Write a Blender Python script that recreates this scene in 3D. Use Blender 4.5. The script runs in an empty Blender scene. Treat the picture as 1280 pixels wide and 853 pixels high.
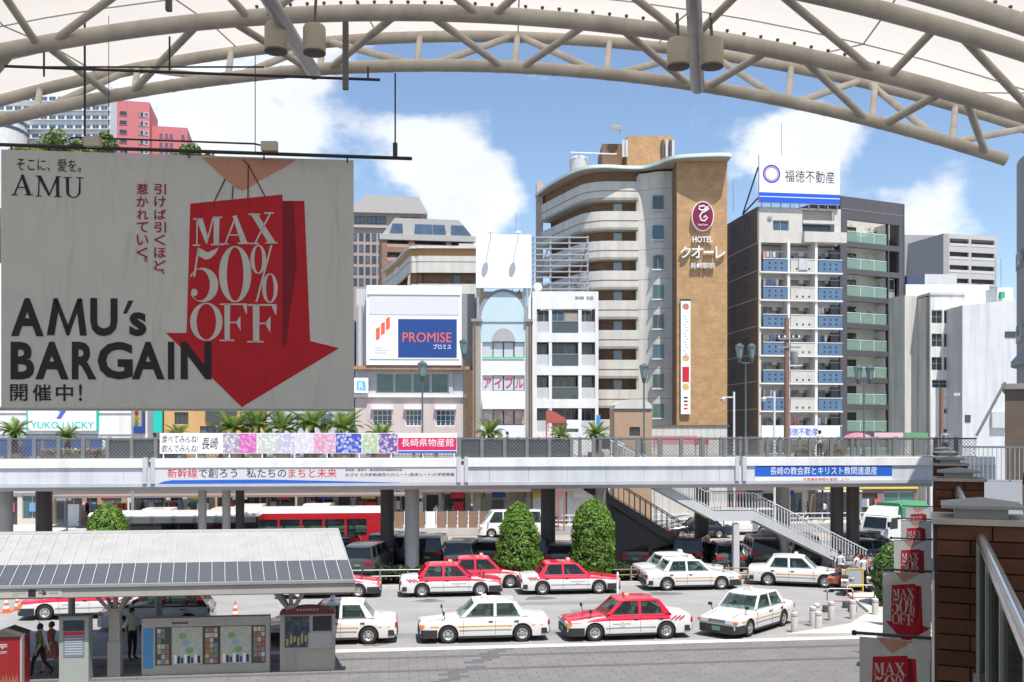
import bpy, bmesh, math, random
from mathutils import Vector, Matrix, noise as mnoise
random.seed(7)
PI = math.pi
R = math.radians
scene = bpy.context.scene
COL = scene.collection

# ---------------------------------------------------------------- camera, sky, sun, exposure
F, CX, HY, EYE = 1244.4, 640.0, 540.0, 7.6      # focal length in photo pixels, horizon line, eye height
cam_data = bpy.data.cameras.new('camera')
cam = bpy.data.objects.new('camera', cam_data)
COL.objects.link(cam)
cam.location = (0, 0, EYE)
cam.rotation_euler = (R(90), 0, 0)
cam_data.sensor_width = 36
cam_data.lens = 35
cam_data.shift_y = (HY - 426.5) / 1280
cam_data.clip_start = 0.05
cam_data.clip_end = 3000
scene.camera = cam

SUN_EL, SUN_AZ = R(66), R(24)     # azimuth: degrees to the right of straight behind the camera
sun_dir = Vector((math.sin(SUN_AZ) * math.cos(SUN_EL), -math.cos(SUN_AZ) * math.cos(SUN_EL), math.sin(SUN_EL)))
sd = bpy.data.lights.new('sun', 'SUN')
sd.energy = 5.0
sd.angle = R(0.5)
sd.color = (1.0, 0.955, 0.89)
sun = bpy.data.objects.new('sun', sd)
COL.objects.link(sun)
sun.rotation_euler = sun_dir.to_track_quat('Z', 'Y').to_euler()
sun.location = (0, 0, 60)

world = bpy.data.worlds.new('World')
scene.world = world
world.use_nodes = True
wt = world.node_tree
wt.nodes.clear()
def wn(t, **k):
    n = wt.nodes.new(t)
    for a, b in k.items(): setattr(n, a, b)
    return n
def wl(a, b): wt.links.new(a, b)
w_out = wn('ShaderNodeOutputWorld')
w_bg = wn('ShaderNodeBackground')
w_bg.inputs['Strength'].default_value = 0.135
w_sky = wn('ShaderNodeTexSky', sky_type='NISHITA', sun_disc=False)
w_sky.sun_elevation = SUN_EL
w_sky.sun_rotation = math.atan2(sun_dir.x, sun_dir.y)
w_sky.air_density = 1.0
w_sky.dust_density = 0.7
w_sky.ozone_density = 2.2
w_tc = wn('ShaderNodeTexCoord')
def cloud_noise(scale, detail, rough, off=(0, 0, 0)):
    mp = wn('ShaderNodeMapping')
    mp.inputs['Location'].default_value = off
    mp.inputs['Scale'].default_value = (1, 1, 1.5)
    wl(w_tc.outputs['Generated'], mp.inputs['Vector'])
    n = wn('ShaderNodeTexNoise')
    n.inputs['Scale'].default_value = scale
    n.inputs['Detail'].default_value = detail
    n.inputs['Roughness'].default_value = rough
    wl(mp.outputs['Vector'], n.inputs['Vector'])
    return n.outputs['Fac']
def wmath(op, a, b=None, c=None, clamp=False):
    m = wn('ShaderNodeMath', operation=op, use_clamp=clamp)
    for i, v in enumerate((a, b, c)):
        if v is None: continue
        if isinstance(v, (int, float)): m.inputs[i].default_value = v
        else: wl(v, m.inputs[i])
    return m.outputs[0]
acc = wmath('MULTIPLY', wmath('SUBTRACT', cloud_noise(2.6, 5, 0.55), 0.58), 1.0)     # loose clouds all round the sky
for px, py, rad, amp in ((565, 220, .058, .34), (605, 265, .052, .30), (540, 185, .034, .22), (345, 150, .075, .30), (230, 115, .11, .30), (1010, 180, .042, .36),
                         (940, 215, .05, .16), (860, 150, .04, .17), (1185, 235, .035, .22), (1110, 290, .06, .14)):
    d = Vector(((px - CX) / F, 1, (HY - py) / F)).normalized()
    dn = wn('ShaderNodeVectorMath', operation='DISTANCE')
    wl(w_tc.outputs['Generated'], dn.inputs[0])
    dn.inputs[1].default_value = d
    q = wmath('DIVIDE', dn.outputs['Value'], rad)
    g = wmath('MULTIPLY', wmath('EXPONENT', wmath('MULTIPLY', wmath('MULTIPLY', q, q), -1.0)), amp)
    acc = wmath('ADD', acc, g)
fine = wmath('MULTIPLY', wmath('SUBTRACT', cloud_noise(10, 9, 0.56, (3.1, .4, 1.7)), 0.5), 0.80)
dens = wmath('ADD', acc, fine)
mr = wn('ShaderNodeMapRange', interpolation_type='SMOOTHSTEP')
wl(dens, mr.inputs['Value'])
mr.inputs['From Min'].default_value = 0.03
mr.inputs['From Max'].default_value = 0.21
cmask = wmath('MULTIPLY', mr.outputs['Result'], 0.9)
shade = wn('ShaderNodeMapRange')
wl(cloud_noise(7, 5, 0.6, (.7, 2.2, .35)), shade.inputs['Value'])
shade.inputs['From Min'].default_value = 0.3
shade.inputs['From Max'].default_value = 0.7
shade.inputs['To Min'].default_value = 0.86
shade.inputs['To Max'].default_value = 1.08
w_cc = wn('ShaderNodeVectorMath', operation='SCALE')
w_cc.inputs[0].default_value = (6.0, 6.2, 6.5)
wl(shade.outputs['Result'], w_cc.inputs['Scale'])
w_mix = wn('ShaderNodeMix', data_type='RGBA')
wl(cmask, w_mix.inputs['Factor'])
wl(w_sky.outputs['Color'], w_mix.inputs['A'])
wl(w_cc.outputs['Vector'], w_mix.inputs['B'])
wl(w_mix.outputs['Result'], w_bg.inputs['Color'])
wl(w_bg.outputs['Background'], w_out.inputs['Surface'])

scene.view_settings.view_transform = 'Standard'
scene.view_settings.look = 'None'
scene.view_settings.gamma = 1
scene.view_settings.exposure = 0.42
scene.view_settings.use_curve_mapping = False
scene.render.engine = 'CYCLES'
scene.cycles.max_bounces = 8
scene.cycles.transparent_max_bounces = 12

# ---------------------------------------------------------------- helpers
def PX(px, Y): return (px - CX) / F * Y
def PZ(py, Y): return EYE - (py - HY) / F * Y
def GY(py, z=0.0): return (EYE - z) * F / (py - HY)

class Fc:
    """A vertical plane standing in the world: its left end is seen at px at depth Y, it turns by rot degrees."""
    def __init__(s, px, Y, rot=0.0):
        s.x, s.y, s.r = PX(px, Y), Y, R(rot)
        s.c, s.s = math.cos(s.r), math.sin(s.r)
    def u(s, px):
        k = (px - CX) / F
        return (k * s.y - s.x) / (s.c - k * s.s)
    def z(s, px, py):
        return PZ(py, s.y + s.u(px) * s.s)
    def at(s, u, y=0.0, z=0.0):
        return Vector((s.x + u * s.c - y * s.s, s.y + u * s.s + y * s.c, z))

class MB:
    def __init__(s): s.v, s.f, s.m = [], [], []
    def add(s, vs, fs, mi=0):
        n = len(s.v)
        s.v += [tuple(v) for v in vs]
        for f in fs:
            s.f.append(tuple(i + n for i in f)); s.m.append(mi)
        return s
    def box(s, x0, x1, y0, y1, z0, z1, mi=0):
        return s.add([(x0,y0,z0),(x1,y0,z0),(x1,y1,z0),(x0,y1,z0),(x0,y0,z1),(x1,y0,z1),(x1,y1,z1),(x0,y1,z1)],
              [(0,3,2,1),(4,5,6,7),(0,1,5,4),(1,2,6,5),(2,3,7,6),(3,0,4,7)], mi)
    def prism(s, poly, a, b, axis='y', mi=0):
        n = len(poly)
        if axis == 'y': mk = lambda p, t: (p[0], t, p[1])
        elif axis == 'x': mk = lambda p, t: (t, p[0], p[1])
        else: mk = lambda p, t: (p[0], p[1], t)
        vs = [mk(p, a) for p in poly] + [mk(p, b) for p in poly]
        fs = [tuple(range(n)), tuple(range(2*n-1, n-1, -1))] + [(i, i+n, (i+1) % n + n, (i+1) % n) for i in range(n)]
        return s.add(vs, fs, mi)
    def quad(s, a, b, c, d, mi=0): return s.add([a, b, c, d], [(0,1,2,3)], mi)
    def tube(s, p, q, r, n=8, r2=None, mi=0, caps=True):
        p, q = Vector(p), Vector(q)
        r2 = r if r2 is None else r2
        t = (q - p).normalized()
        a = t.orthogonal().normalized(); b = t.cross(a)
        vs = []
        for c, rr in ((p, r), (q, r2)):
            for i in range(n):
                an = 2*PI*i/n
                vs.append(c + a*rr*math.cos(an) + b*rr*math.sin(an))
        fs = [(i, (i+1) % n, (i+1) % n + n, i+n) for i in range(n)]
        if caps: fs += [tuple(range(n-1, -1, -1)), tuple(range(n, 2*n))]
        return s.add(vs, fs, mi)
    def bar(s, p, q, w, d, up=(0,0,1), mi=0):
        p, q = Vector(p), Vector(q)
        t = (q - p).normalized(); up = Vector(up)
        if abs(t.dot(up)) > .98: up = Vector((0, 1, 0))
        a = t.cross(up).normalized() * (w/2); b = a.cross(t).normalized() * (d/2)
        vs = [p-a-b, p+a-b, p+a+b, p-a+b, q-a-b, q+a-b, q+a+b, q-a+b]
        return s.add(vs, [(3,2,1,0),(4,5,6,7),(0,1,5,4),(1,2,6,5),(2,3,7,6),(3,0,4,7)], mi)
    def path(s, pts, r, n=8, mi=0):
        pts = [Vector(p) for p in pts]
        rings = []; ref = None
        for i, p in enumerate(pts):
            t = (pts[min(i+1, len(pts)-1)] - pts[max(i-1, 0)]).normalized()
            if ref is None: a = t.orthogonal().normalized()
            else:
                a = ref - t*ref.dot(t); a.normalize()
            ref = a; b = t.cross(a)
            rr = r[i] if isinstance(r, (list, tuple)) else r
            rings.append([p + a*rr*math.cos(2*PI*k/n) + b*rr*math.sin(2*PI*k/n) for k in range(n)])
        vs = [v for g in rings for v in g]
        fs = []
        for i in range(len(pts)-1):
            for k in range(n):
                fs.append((i*n+k, i*n+(k+1) % n, (i+1)*n+(k+1) % n, (i+1)*n+k))
        fs += [tuple(range(n-1, -1, -1)), tuple(range((len(pts)-1)*n, len(pts)*n))]
        return s.add(vs, fs, mi)
    def lathe(s, prof, n=16, c=(0,0,0), axis='z', mi=0, caps=True):
        c = Vector(c)
        def mk(r, h, an):
            x, y = r*math.cos(an), r*math.sin(an)
            return c + (Vector((x, y, h)) if axis == 'z' else Vector((x, h, y)))
        vs = [mk(r, h, 2*PI*k/n) for r, h in prof for k in range(n)]
        fs = []
        for i in range(len(prof)-1):
            for k in range(n):
                fs.append((i*n+k, i*n+(k+1) % n, (i+1)*n+(k+1) % n, (i+1)*n+k))
        if caps: fs += [tuple(range(n-1, -1, -1)), tuple(range((len(prof)-1)*n, len(prof)*n))]
        return s.add(vs, fs, mi)
    def mesh(s, name, mats, smooth=None, fix=False):
        me = bpy.data.meshes.new(name)
        me.from_pydata(s.v, [], s.f)
        for m in (mats if isinstance(mats, (list, tuple)) else [mats]): me.materials.append(m)
        if any(s.m): me.polygons.foreach_set('material_index', s.m)
        if fix:
            bm = bmesh.new(); bm.from_mesh(me)
            bmesh.ops.remove_doubles(bm, verts=bm.verts, dist=1e-5)
            bmesh.ops.recalc_face_normals(bm, faces=bm.faces)
            bm.to_mesh(me); bm.free()
        if smooth:
            me.polygons.foreach_set('use_smooth', [True]*len(me.polygons))
            me.set_sharp_from_angle(angle=R(smooth))
        me.update()
        return me
    def build(s, name, mats, parent=None, loc=None, rz=None, smooth=None, fix=False):
        return mobj(name, s.mesh(name, mats, smooth, fix), parent, loc, rz)

KIDS = {}
def mobj(name, me, parent=None, loc=None, rz=None, scale=None):
    o = bpy.data.objects.new(name, me)
    COL.objects.link(o)
    if parent is not None:
        o.parent = parent
        KIDS.setdefault(parent.name, []).append(o)
    if loc is not None: o.location = loc
    if rz is not None: o.rotation_euler = (0, 0, rz)
    if scale is not None: o.scale = scale
    return o
def thing(name, label, cat, loc=(0,0,0), rz=0.0, group=None):
    o = bpy.data.objects.new(name, None)
    COL.objects.link(o)
    o.empty_display_size = .3
    o.location = loc; o.rotation_euler = (0, 0, rz)
    return tag(o, label, cat, group)
def tag(o, label, cat, group=None, kind=None):
    if label: o['label'] = label
    if cat: o['category'] = cat
    if group: o['group'] = group
    if kind: o['kind'] = kind
    return o
def struct(o): o['kind'] = 'structure'; return o
def stuff(o): o['kind'] = 'stuff'; return o
def copy_tree(o, parent=None):
    c = o.copy(); COL.objects.link(c); c.parent = parent
    if parent is not None: KIDS.setdefault(parent.name, []).append(c)
    for ch in list(KIDS.get(o.name, [])): copy_tree(ch, c)
    return c
def copy_thing(o, label, loc, rz=None, group=None, scale=None):
    c = copy_tree(o)
    c.location = loc
    if rz is not None: c.rotation_euler = (0, 0, rz)
    if label: c['label'] = label
    if group: c['group'] = group
    if scale: c.scale = (scale, scale, scale) if isinstance(scale, (int, float)) else scale
    return c
BOXC = {}
def bx(name, m, parent, x0, x1, y0, y1, z0, z1):
    """a box part; boxes of equal size and material share their mesh"""
    k = (name, m.name, round(x1-x0, 4), round(y1-y0, 4), round(z1-z0, 4))
    if k not in BOXC: BOXC[k] = MB().box(0, x1-x0, 0, y1-y0, 0, z1-z0).mesh(name, m)
    return mobj(name, BOXC[k], parent, (x0, y0, z0))

# ---------------------------------------------------------------- materials
MATS = {}
def mat(name, col, rough=.6, var=.1, vs=1.2, streak=0.0, metal=0.0, bump=0.0, bs=30.0, spec=.5, coat=0.0):
    if name in MATS: return MATS[name]
    m = bpy.data.materials.new(name)
    m.use_nodes = True
    nt = m.node_tree; b = nt.nodes['Principled BSDF']
    b.inputs['Roughness'].default_value = rough
    b.inputs['Metallic'].default_value = metal
    b.inputs['Specular IOR Level'].default_value = spec
    if coat:
        b.inputs['Coat Weight'].default_value = coat
        b.inputs['Coat Roughness'].default_value = .06
    geo = nt.nodes.new('ShaderNodeNewGeometry')
    fac = None
    def nz(scale, detail, sc=(1,1,1)):
        mp = nt.nodes.new('ShaderNodeMapping'); mp.inputs['Scale'].default_value = sc
        nt.links.new(geo.outputs['Position'], mp.inputs['Vector'])
        n = nt.nodes.new('ShaderNodeTexNoise')
        n.inputs['Scale'].default_value = scale; n.inputs['Detail'].default_value = detail
        n.inputs['Roughness'].default_value = .62
        nt.links.new(mp.outputs['Vector'], n.inputs['Vector'])
        return n.outputs['Fac']
    def mrange(src, a, b_, lo, hi):
        r = nt.nodes.new('ShaderNodeMapRange')
        nt.links.new(src, r.inputs['Value'])
        for k, v in zip(('From Min', 'From Max', 'To Min', 'To Max'), (a, b_, lo, hi)): r.inputs[k].default_value = v
        return r.outputs['Result']
    if var:
        fac = mrange(nz(vs, 6), .25, .75, 1 - var, 1 + var)
        if streak:
            s2 = mrange(nz(1.0, 5, (1.7, 1.7, .12)), .42, .72, 1.0, 1 - streak)
            mm = nt.nodes.new('ShaderNodeMath'); mm.operation = 'MULTIPLY'
            nt.links.new(fac, mm.inputs[0]); nt.links.new(s2, mm.inputs[1]); fac = mm.outputs[0]
        sc = nt.nodes.new('ShaderNodeVectorMath'); sc.operation = 'SCALE'
        sc.inputs[0].default_value = col
        nt.links.new(fac, sc.inputs['Scale'])
        nt.links.new(sc.outputs['Vector'], b.inputs['Base Color'])
    else:
        b.inputs['Base Color'].default_value = (*col, 1)
    if bump:
        bp = nt.nodes.new('ShaderNodeBump'); bp.inputs['Strength'].default_value = bump
        bp.inputs['Distance'].default_value = .02
        nt.links.new(nz(bs, 4), bp.inputs['Height'])
        nt.links.new(bp.outputs['Normal'], b.inputs['Normal'])
    MATS[name] = m
    return m
def brickmat(name, c1, c2, mortar, scale, bw=.5, bh=.25, bump=.4, rough=.7):
    m = bpy.data.materials.new(name); m.use_nodes = True
    nt = m.node_tree; b = nt.nodes['Principled BSDF']
    b.inputs['Roughness'].default_value = rough
    tc = nt.nodes.new('ShaderNodeTexCoord')
    sx = nt.nodes.new('ShaderNodeSeparateXYZ'); nt.links.new(tc.outputs['Object'], sx.inputs[0])
    ad = nt.nodes.new('ShaderNodeMath'); nt.links.new(sx.outputs['X'], ad.inputs[0]); nt.links.new(sx.outputs['Y'], ad.inputs[1])
    cb = nt.nodes.new('ShaderNodeCombineXYZ'); nt.links.new(ad.outputs[0], cb.inputs['X']); nt.links.new(sx.outputs['Z'], cb.inputs['Y'])
    br = nt.nodes.new('ShaderNodeTexBrick')
    br.inputs['Color1'].default_value = (*c1, 1); br.inputs['Color2'].default_value = (*c2, 1); br.inputs['Mortar'].default_value = (*mortar, 1)
    br.inputs['Scale'].default_value = scale; br.inputs['Brick Width'].default_value = bw; br.inputs['Row Height'].default_value = bh
    br.inputs['Mortar Size'].default_value = .018
    nt.links.new(cb.outputs[0], br.inputs['Vector'])
    nz = nt.nodes.new('ShaderNodeTexNoise'); nz.inputs['Scale'].default_value = 1.1; nz.inputs['Detail'].default_value = 8; nz.inputs['Roughness'].default_value = .7
    nt.links.new(tc.outputs['Object'], nz.inputs['Vector'])
    mr_ = nt.nodes.new('ShaderNodeMapRange'); nt.links.new(nz.outputs['Fac'], mr_.inputs['Value'])
    mr_.inputs['From Min'].default_value = .3; mr_.inputs['From Max'].default_value = .7; mr_.inputs['To Min'].default_value = .8; mr_.inputs['To Max'].default_value = 1.2
    sc = nt.nodes.new('ShaderNodeVectorMath'); sc.operation = 'SCALE'
    nt.links.new(br.outputs['Color'], sc.inputs[0]); nt.links.new(mr_.outputs['Result'], sc.inputs['Scale'])
    nt.links.new(sc.outputs['Vector'], b.inputs['Base Color'])
    MATS[name] = m
    return m
def glassmat(name, tint, alpha, rough=.04, through=None):
    """window glass: a coloured transparent sheet with a clear mirror reflection"""
    m = bpy.data.materials.new(name); m.use_nodes = True
    nt = m.node_tree; nt.nodes.clear()
    out = nt.nodes.new('ShaderNodeOutputMaterial')
    tr = nt.nodes.new('ShaderNodeBsdfTransparent'); tr.inputs['Color'].default_value = (*(through or [min(1, .3 + .7*t) for t in tint]), 1)
    pr = nt.nodes.new('ShaderNodeBsdfPrincipled'); pr.inputs['Base Color'].default_value = (*tint, 1); pr.inputs['Roughness'].default_value = rough
    pr.inputs['Specular IOR Level'].default_value = .8
    mx = nt.nodes.new('ShaderNodeMixShader'); mx.inputs['Fac'].default_value = alpha
    nt.links.new(tr.outputs[0], mx.inputs[1]); nt.links.new(pr.outputs[0], mx.inputs[2]); nt.links.new(mx.outputs[0], out.inputs[0])
    MATS[name] = m
    return m
def leafmat(name, c1, c2, trans=.35):
    m = bpy.data.materials.new(name); m.use_nodes = True
    nt = m.node_tree; nt.nodes.clear()
    out = nt.nodes.new('ShaderNodeOutputMaterial')
    geo = nt.nodes.new('ShaderNodeNewGeometry')
    nz = nt.nodes.new('ShaderNodeTexNoise'); nz.inputs['Scale'].default_value = 4.0; nz.inputs['Detail'].default_value = 5
    nt.links.new(geo.outputs['Position'], nz.inputs['Vector'])
    rp = nt.nodes.new('ShaderNodeMapRange'); rp.inputs['From Min'].default_value = .35; rp.inputs['From Max'].default_value = .65
    nt.links.new(nz.outputs['Fac'], rp.inputs['Value'])
    mx = nt.nodes.new('ShaderNodeMix'); mx.data_type = 'RGBA'
    mx.inputs['A'].default_value = (*c1, 1); mx.inputs['B'].default_value = (*c2, 1)
    nt.links.new(rp.outputs['Result'], mx.inputs['Factor'])
    pr = nt.nodes.new('ShaderNodeBsdfPrincipled'); pr.inputs['Roughness'].default_value = .5
    tl = nt.nodes.new('ShaderNodeBsdfTranslucent')
    nt.links.new(mx.outputs['Result'], pr.inputs['Base Color']); nt.links.new(mx.outputs['Result'], tl.inputs['Color'])
    ms = nt.nodes.new('ShaderNodeMixShader'); ms.inputs['Fac'].default_value = trans
    nt.links.new(pr.outputs[0], ms.inputs[1]); nt.links.new(tl.outputs[0], ms.inputs[2]); nt.links.new(ms.outputs[0], out.inputs[0])
    MATS[name] = m
    return m
def clothmat(name, col, trans=.3, wrinkle=.5):
    m = bpy.data.materials.new(name); m.use_nodes = True
    nt = m.node_tree; nt.nodes.clear()
    out = nt.nodes.new('ShaderNodeOutputMaterial')
    geo = nt.nodes.new('ShaderNodeNewGeometry')
    mp = nt.nodes.new('ShaderNodeMapping'); mp.inputs['Scale'].default_value = (2.4, 1, .6); mp.inputs['Rotation'].default_value = (0, .55, 0)
    nt.links.new(geo.outputs['Position'], mp.inputs['Vector'])
    nz = nt.nodes.new('ShaderNodeTexNoise'); nz.inputs['Scale'].default_value = .95; nz.inputs['Detail'].default_value = 1.6; nz.inputs['Distortion'].default_value = 1.1
    nt.links.new(mp.outputs['Vector'], nz.inputs['Vector'])
    bp = nt.nodes.new('ShaderNodeBump'); bp.inputs['Strength'].default_value = wrinkle; bp.inputs['Distance'].default_value = .16
    nt.links.new(nz.outputs['Fac'], bp.inputs['Height'])
    pr = nt.nodes.new('ShaderNodeBsdfPrincipled'); pr.inputs['Roughness'].default_value = .75; pr.inputs['Base Color'].default_value = (*col, 1)
    tl = nt.nodes.new('ShaderNodeBsdfTranslucent'); tl.inputs['Color'].default_value = (*col, 1)
    nt.links.new(bp.outputs['Normal'], pr.inputs['Normal']); nt.links.new(bp.outputs['Normal'], tl.inputs['Normal'])
    ms = nt.nodes.new('ShaderNodeMixShader'); ms.inputs['Fac'].default_value = trans
    nt.links.new(pr.outputs[0], ms.inputs[1]); nt.links.new(tl.outputs[0], ms.inputs[2]); nt.links.new(ms.outputs[0], out.inputs[0])
    MATS[name] = m
    return m

white = mat('white paint', (.76, .755, .735), .5, .07, 1.0, .16)
white_clean = mat('clean white', (.82, .82, .81), .45, .03)
offwhite = mat('offwhite concrete', (.62, .61, .57), .7, .08, .8, .18)
lightgrey = mat('light grey', (.52, .53, .54), .6, .06, .9, .10)
midgrey = mat('mid grey', (.27, .275, .28), .6, .08, .9, .1)
darkgrey = mat('dark grey', (.075, .076, .08), .55, .12)
black = mat('black', (.015, .015, .016), .5, .1)
steel = mat('galvanised steel', (.45, .46, .47), .4, .12, 3, 0, .6)
chrome = mat('stainless', (.75, .76, .78), .18, .03, 3, 0, 1.0)
rail_white = mat('white railing', (.74, .76, .76), .45, .08, 3, .1)
railgrey = mat('dark railing', (.17, .18, .178), .5, .15, 3)
win_dark = mat('window glass dark', (.035, .045, .055), .06, .35, .5, spec=.9)
win_blue = mat('window glass blue', (.06, .10, .16), .06, .35, .5, spec=.9)
win_teal = mat('window glass teal', (.05, .12, .12), .08, .3, .5, spec=.9)
red_print = mat('red print', (.55, .016, .035), .6, .05)
navy_print = mat('navy print', (.012, .06, .25), .5, .04)
blue_print = mat('blue print', (.02, .12, .52), .5, .04)
black_print = mat('black print', (.02, .018, .025), .6, .05)
orange_print = mat('orange print', (.82, .13, .06), .5, .03)
teal_print = mat('teal print', (.02, .52, .42), .5, .03)
purple_print = mat('violet print', (.13, .10, .55), .5, .03)
pink_print = mat('magenta print', (.62, .02, .11), .5, .03)

def tmesh(body, bold=0.0, spacing=1.0):
    c = bpy.data.curves.new('lettering', 'FONT')
    if any(ord(q) > 0x3000 for q in body): bold = min(bold, .0 if len(body) > 5 else .004 if len(body) > 1 else .012)
    c.body = body; c.offset = bold; c.extrude = .02; c.space_character = spacing; c.resolution_u = 3; c.align_x = 'LEFT'
    o = bpy.data.objects.new('lettering', c)
    me = bpy.data.meshes.new_from_object(o)
    bpy.data.objects.remove(o); bpy.data.curves.remove(c)
    return me
def text(parent, body, m, x0, x1, z0, z1, y, bold=0.0, name='lettering', thick=.004, spacing=1.0, shear=0.0):
    """lettering filling the rectangle x0..x1, z0..z1 of a front facing -y, standing proud of plane y"""
    me = tmesh(body, bold, spacing)
    xs = [v.co.x for v in me.vertices]; ys = [v.co.y for v in me.vertices]
    if not xs: return None
    ax, bx_, ay, by = min(xs), max(xs), min(ys), max(ys)
    for v in me.vertices:
        px, py, pz = v.co
        u = (px-ax)/(bx_-ax); w = (py-ay)/max(1e-6, by-ay)
        v.co = (x0 + u*(x1-x0) + shear*w, y - (thick if pz > 0 else 0), z0 + w*(z1-z0))
    me.materials.clear(); me.materials.append(m)
    me.update()
    return mobj(name, me, parent)

def wall_mesh(x0, x1, z0, z1, y0, y1, holes):
    """a wall with real rectangular openings"""
    xs = sorted({x0, x1, *[h[0] for h in holes], *[h[1] for h in holes]}); zs = sorted({z0, z1, *[h[2] for h in holes], *[h[3] for h in holes]})
    xs = [x for x in xs if x0 <= x <= x1]; zs = [z for z in zs if z0 <= z <= z1]
    mb = MB()
    def inside(cx, cz): return any(h[0] < cx < h[1] and h[2] < cz < h[3] for h in holes)
    solid = [[not inside((xs[i]+xs[i+1])/2, (zs[j]+zs[j+1])/2) for j in range(len(zs)-1)] for i in range(len(xs)-1)]
    nx, nz = len(xs)-1, len(zs)-1
    for i in range(nx):
        for j in range(nz):
            if not solid[i][j]: continue
            a, b, c, d = xs[i], xs[i+1], zs[j], zs[j+1]
            mb.quad((a,y0,c),(b,y0,c),(b,y0,d),(a,y0,d)); mb.quad((b,y1,c),(a,y1,c),(a,y1,d),(b,y1,d))
            if i == 0 or not solid[i-1][j]: mb.quad((a,y1,c),(a,y0,c),(a,y0,d),(a,y1,d))
            if i == nx-1 or not solid[i+1][j]: mb.quad((b,y0,c),(b,y1,c),(b,y1,d),(b,y0,d))
            if j == 0 or not solid[i][j-1]: mb.quad((a,y1,c),(b,y1,c),(b,y0,c),(a,y0,c))
            if j == nz-1 or not solid[i][j+1]: mb.quad((a,y0,d),(b,y0,d),(b,y1,d),(a,y1,d))
    return mb
WINC = {}
def window(parent, x0, x1, z0, z1, y, fm, gm, nv=1, nh=0, fw=.06, name='window'):
    """a window (frame with mullions) with its pane behind; y is the frame's front"""
    w, h = round(x1-x0, 3), round(z1-z0, 3)
    k = (w, h, fm.name, gm.name, nv, nh, fw, name)
    if k not in WINC:
        mb = MB()
        mb.box(0, w, 0, .06, 0, fw).box(0, w, 0, .06, h-fw, h).box(0, fw, 0, .06, fw, h-fw).box(w-fw, w, 0, .06, fw, h-fw)
        for i in range(nv):
            c = w*(i+1)/(nv+1); mb.box(c-fw*.4, c+fw*.4, .005, .055, fw, h-fw)
        for i in range(nh):
            c = h*(i+1)/(nh+1); mb.box(fw, w-fw, .008, .05, c-fw*.35, c+fw*.35)
        WINC[k] = (mb.mesh(name, fm), MB().box(fw*.5, w-fw*.5, .03, .042, fw*.5, h-fw*.5).mesh('pane', gm))
    a, b = WINC[k]
    o = mobj(name, a, parent, (x0, y, z0))
    mobj('pane', b, o)
    return o
# ================================================================ SETTING: ground, road, kerbs, paving
asphalt = mat('worn asphalt', (.275, .268, .26), .85, .17, .5, 0, 0, .25, 60)
asphalt2 = mat('city road asphalt', (.20, .20, .20), .85, .14, .3, 0, 0, .2, 50)
concrete = mat('pale concrete', (.50, .475, .43), .8, .14, .8, 0, 0, .2, 30)
kerbm = mat('kerb stone', (.58, .56, .53), .75, .12, 1.6, 0, 0, .2, 30)
joint = mat('dark joint', (.125, .117, .112), .9, .1)
line_paint = mat('worn road paint', (.36, .36, .355), .7, .2, 2.5)

g = MB().quad((-1500, -400, 0), (1500, -400, 0), (1500, 2500, 0), (-1500, 2500, 0)).build('ground', asphalt)
struct(g)
KB = Fc(420, 34.15, 7)          # kerb line of the taxi rank
pl = thing('plaza_paving', None, None, KB.at(0), KB.r); struct(pl)
MB().box(-60, 45, -34, -.47, -.2, .095).build('paving_bed', joint, pl)
# kerb stones
nk = 0
for i in range(-14, 30):
    bx('kerb_stone', kerbm, pl, i*.9 + .004, i*.9 + .896, -.46, 0, -.1, .13)
# pavers: two alternating tints, slightly uneven heights
pav_m = [mat('paver grey a', (.168, .158, .153), .8, .10, 1.0, 0, 0, .15, 40), mat('paver grey b', (.174, .164, .158), .8, .10, 1.0, 0, 0, .15, 40),
         mat('paver grey c', (.161, .152, .147), .8, .10, 1.0, 0, 0, .15, 40)]
pav_dark = mat('dark band paver', (.105, .10, .105), .8, .12)
pmesh = {}
def paver_mesh(w, d, m):
    k = (w, d, m.name)
    if k not in pmesh:
        e = .006
        vs = [(0,0,0),(w,0,0),(w,d,0),(0,d,0),(0,0,.034),(w,0,.034),(w,d,.034),(0,d,.034),(e,e,.04),(w-e,e,.04),(w-e,d-e,.04),(e,d-e,.04)]
        fs = [(0,1,5,4),(1,2,6,5),(2,3,7,6),(3,0,4,7),(4,5,9,8),(5,6,10,9),(6,7,11,10),(7,4,8,11),(8,9,10,11)]
        pmesh[k] = (vs, fs, MB().add(vs, fs).mesh('paver', m))
    return pmesh[k]
cells = []
rng = random.Random(3)
for j in range(0, 22):
    w0 = -.48 - (j+1)*.305
    off = (j % 2)*.3
    for i in range(-20, 38):
        u0 = i*.605 + off
        p = KB.at(u0 + .3, w0 + .15)
        px = CX + p.x/p.y*F; py = HY + EYE/p.y*F
        band = (j in (3, 9)) or (abs(u0 - 4.2 - (w0+3)*.55) < .25)
        m = pav_dark if band else rng.choice(pav_m)
        vis = -10 < px < 1168 and py < 870
        cells.append((not vis or px < 345, p.y, u0, w0, m, rng.uniform(-.003, .003)))
cells.sort(key=lambda c: (c[0], c[1]))
rest = {}
for n, (hid, _, u0, w0, m, dz) in enumerate(cells):
    vs, fs, me = paver_mesh(.598, .298, m)
    if n < 300 and not hid: mobj('paver', me, pl, (u0, w0, .093 + dz))
    else: rest.setdefault(m.name, MB()).add([(v[0]+u0, v[1]+w0, v[2]+.093+dz) for v in vs], fs)
for k, mb in rest.items(): stuff(mb.build('paver_field', MATS[k], pl))

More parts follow.
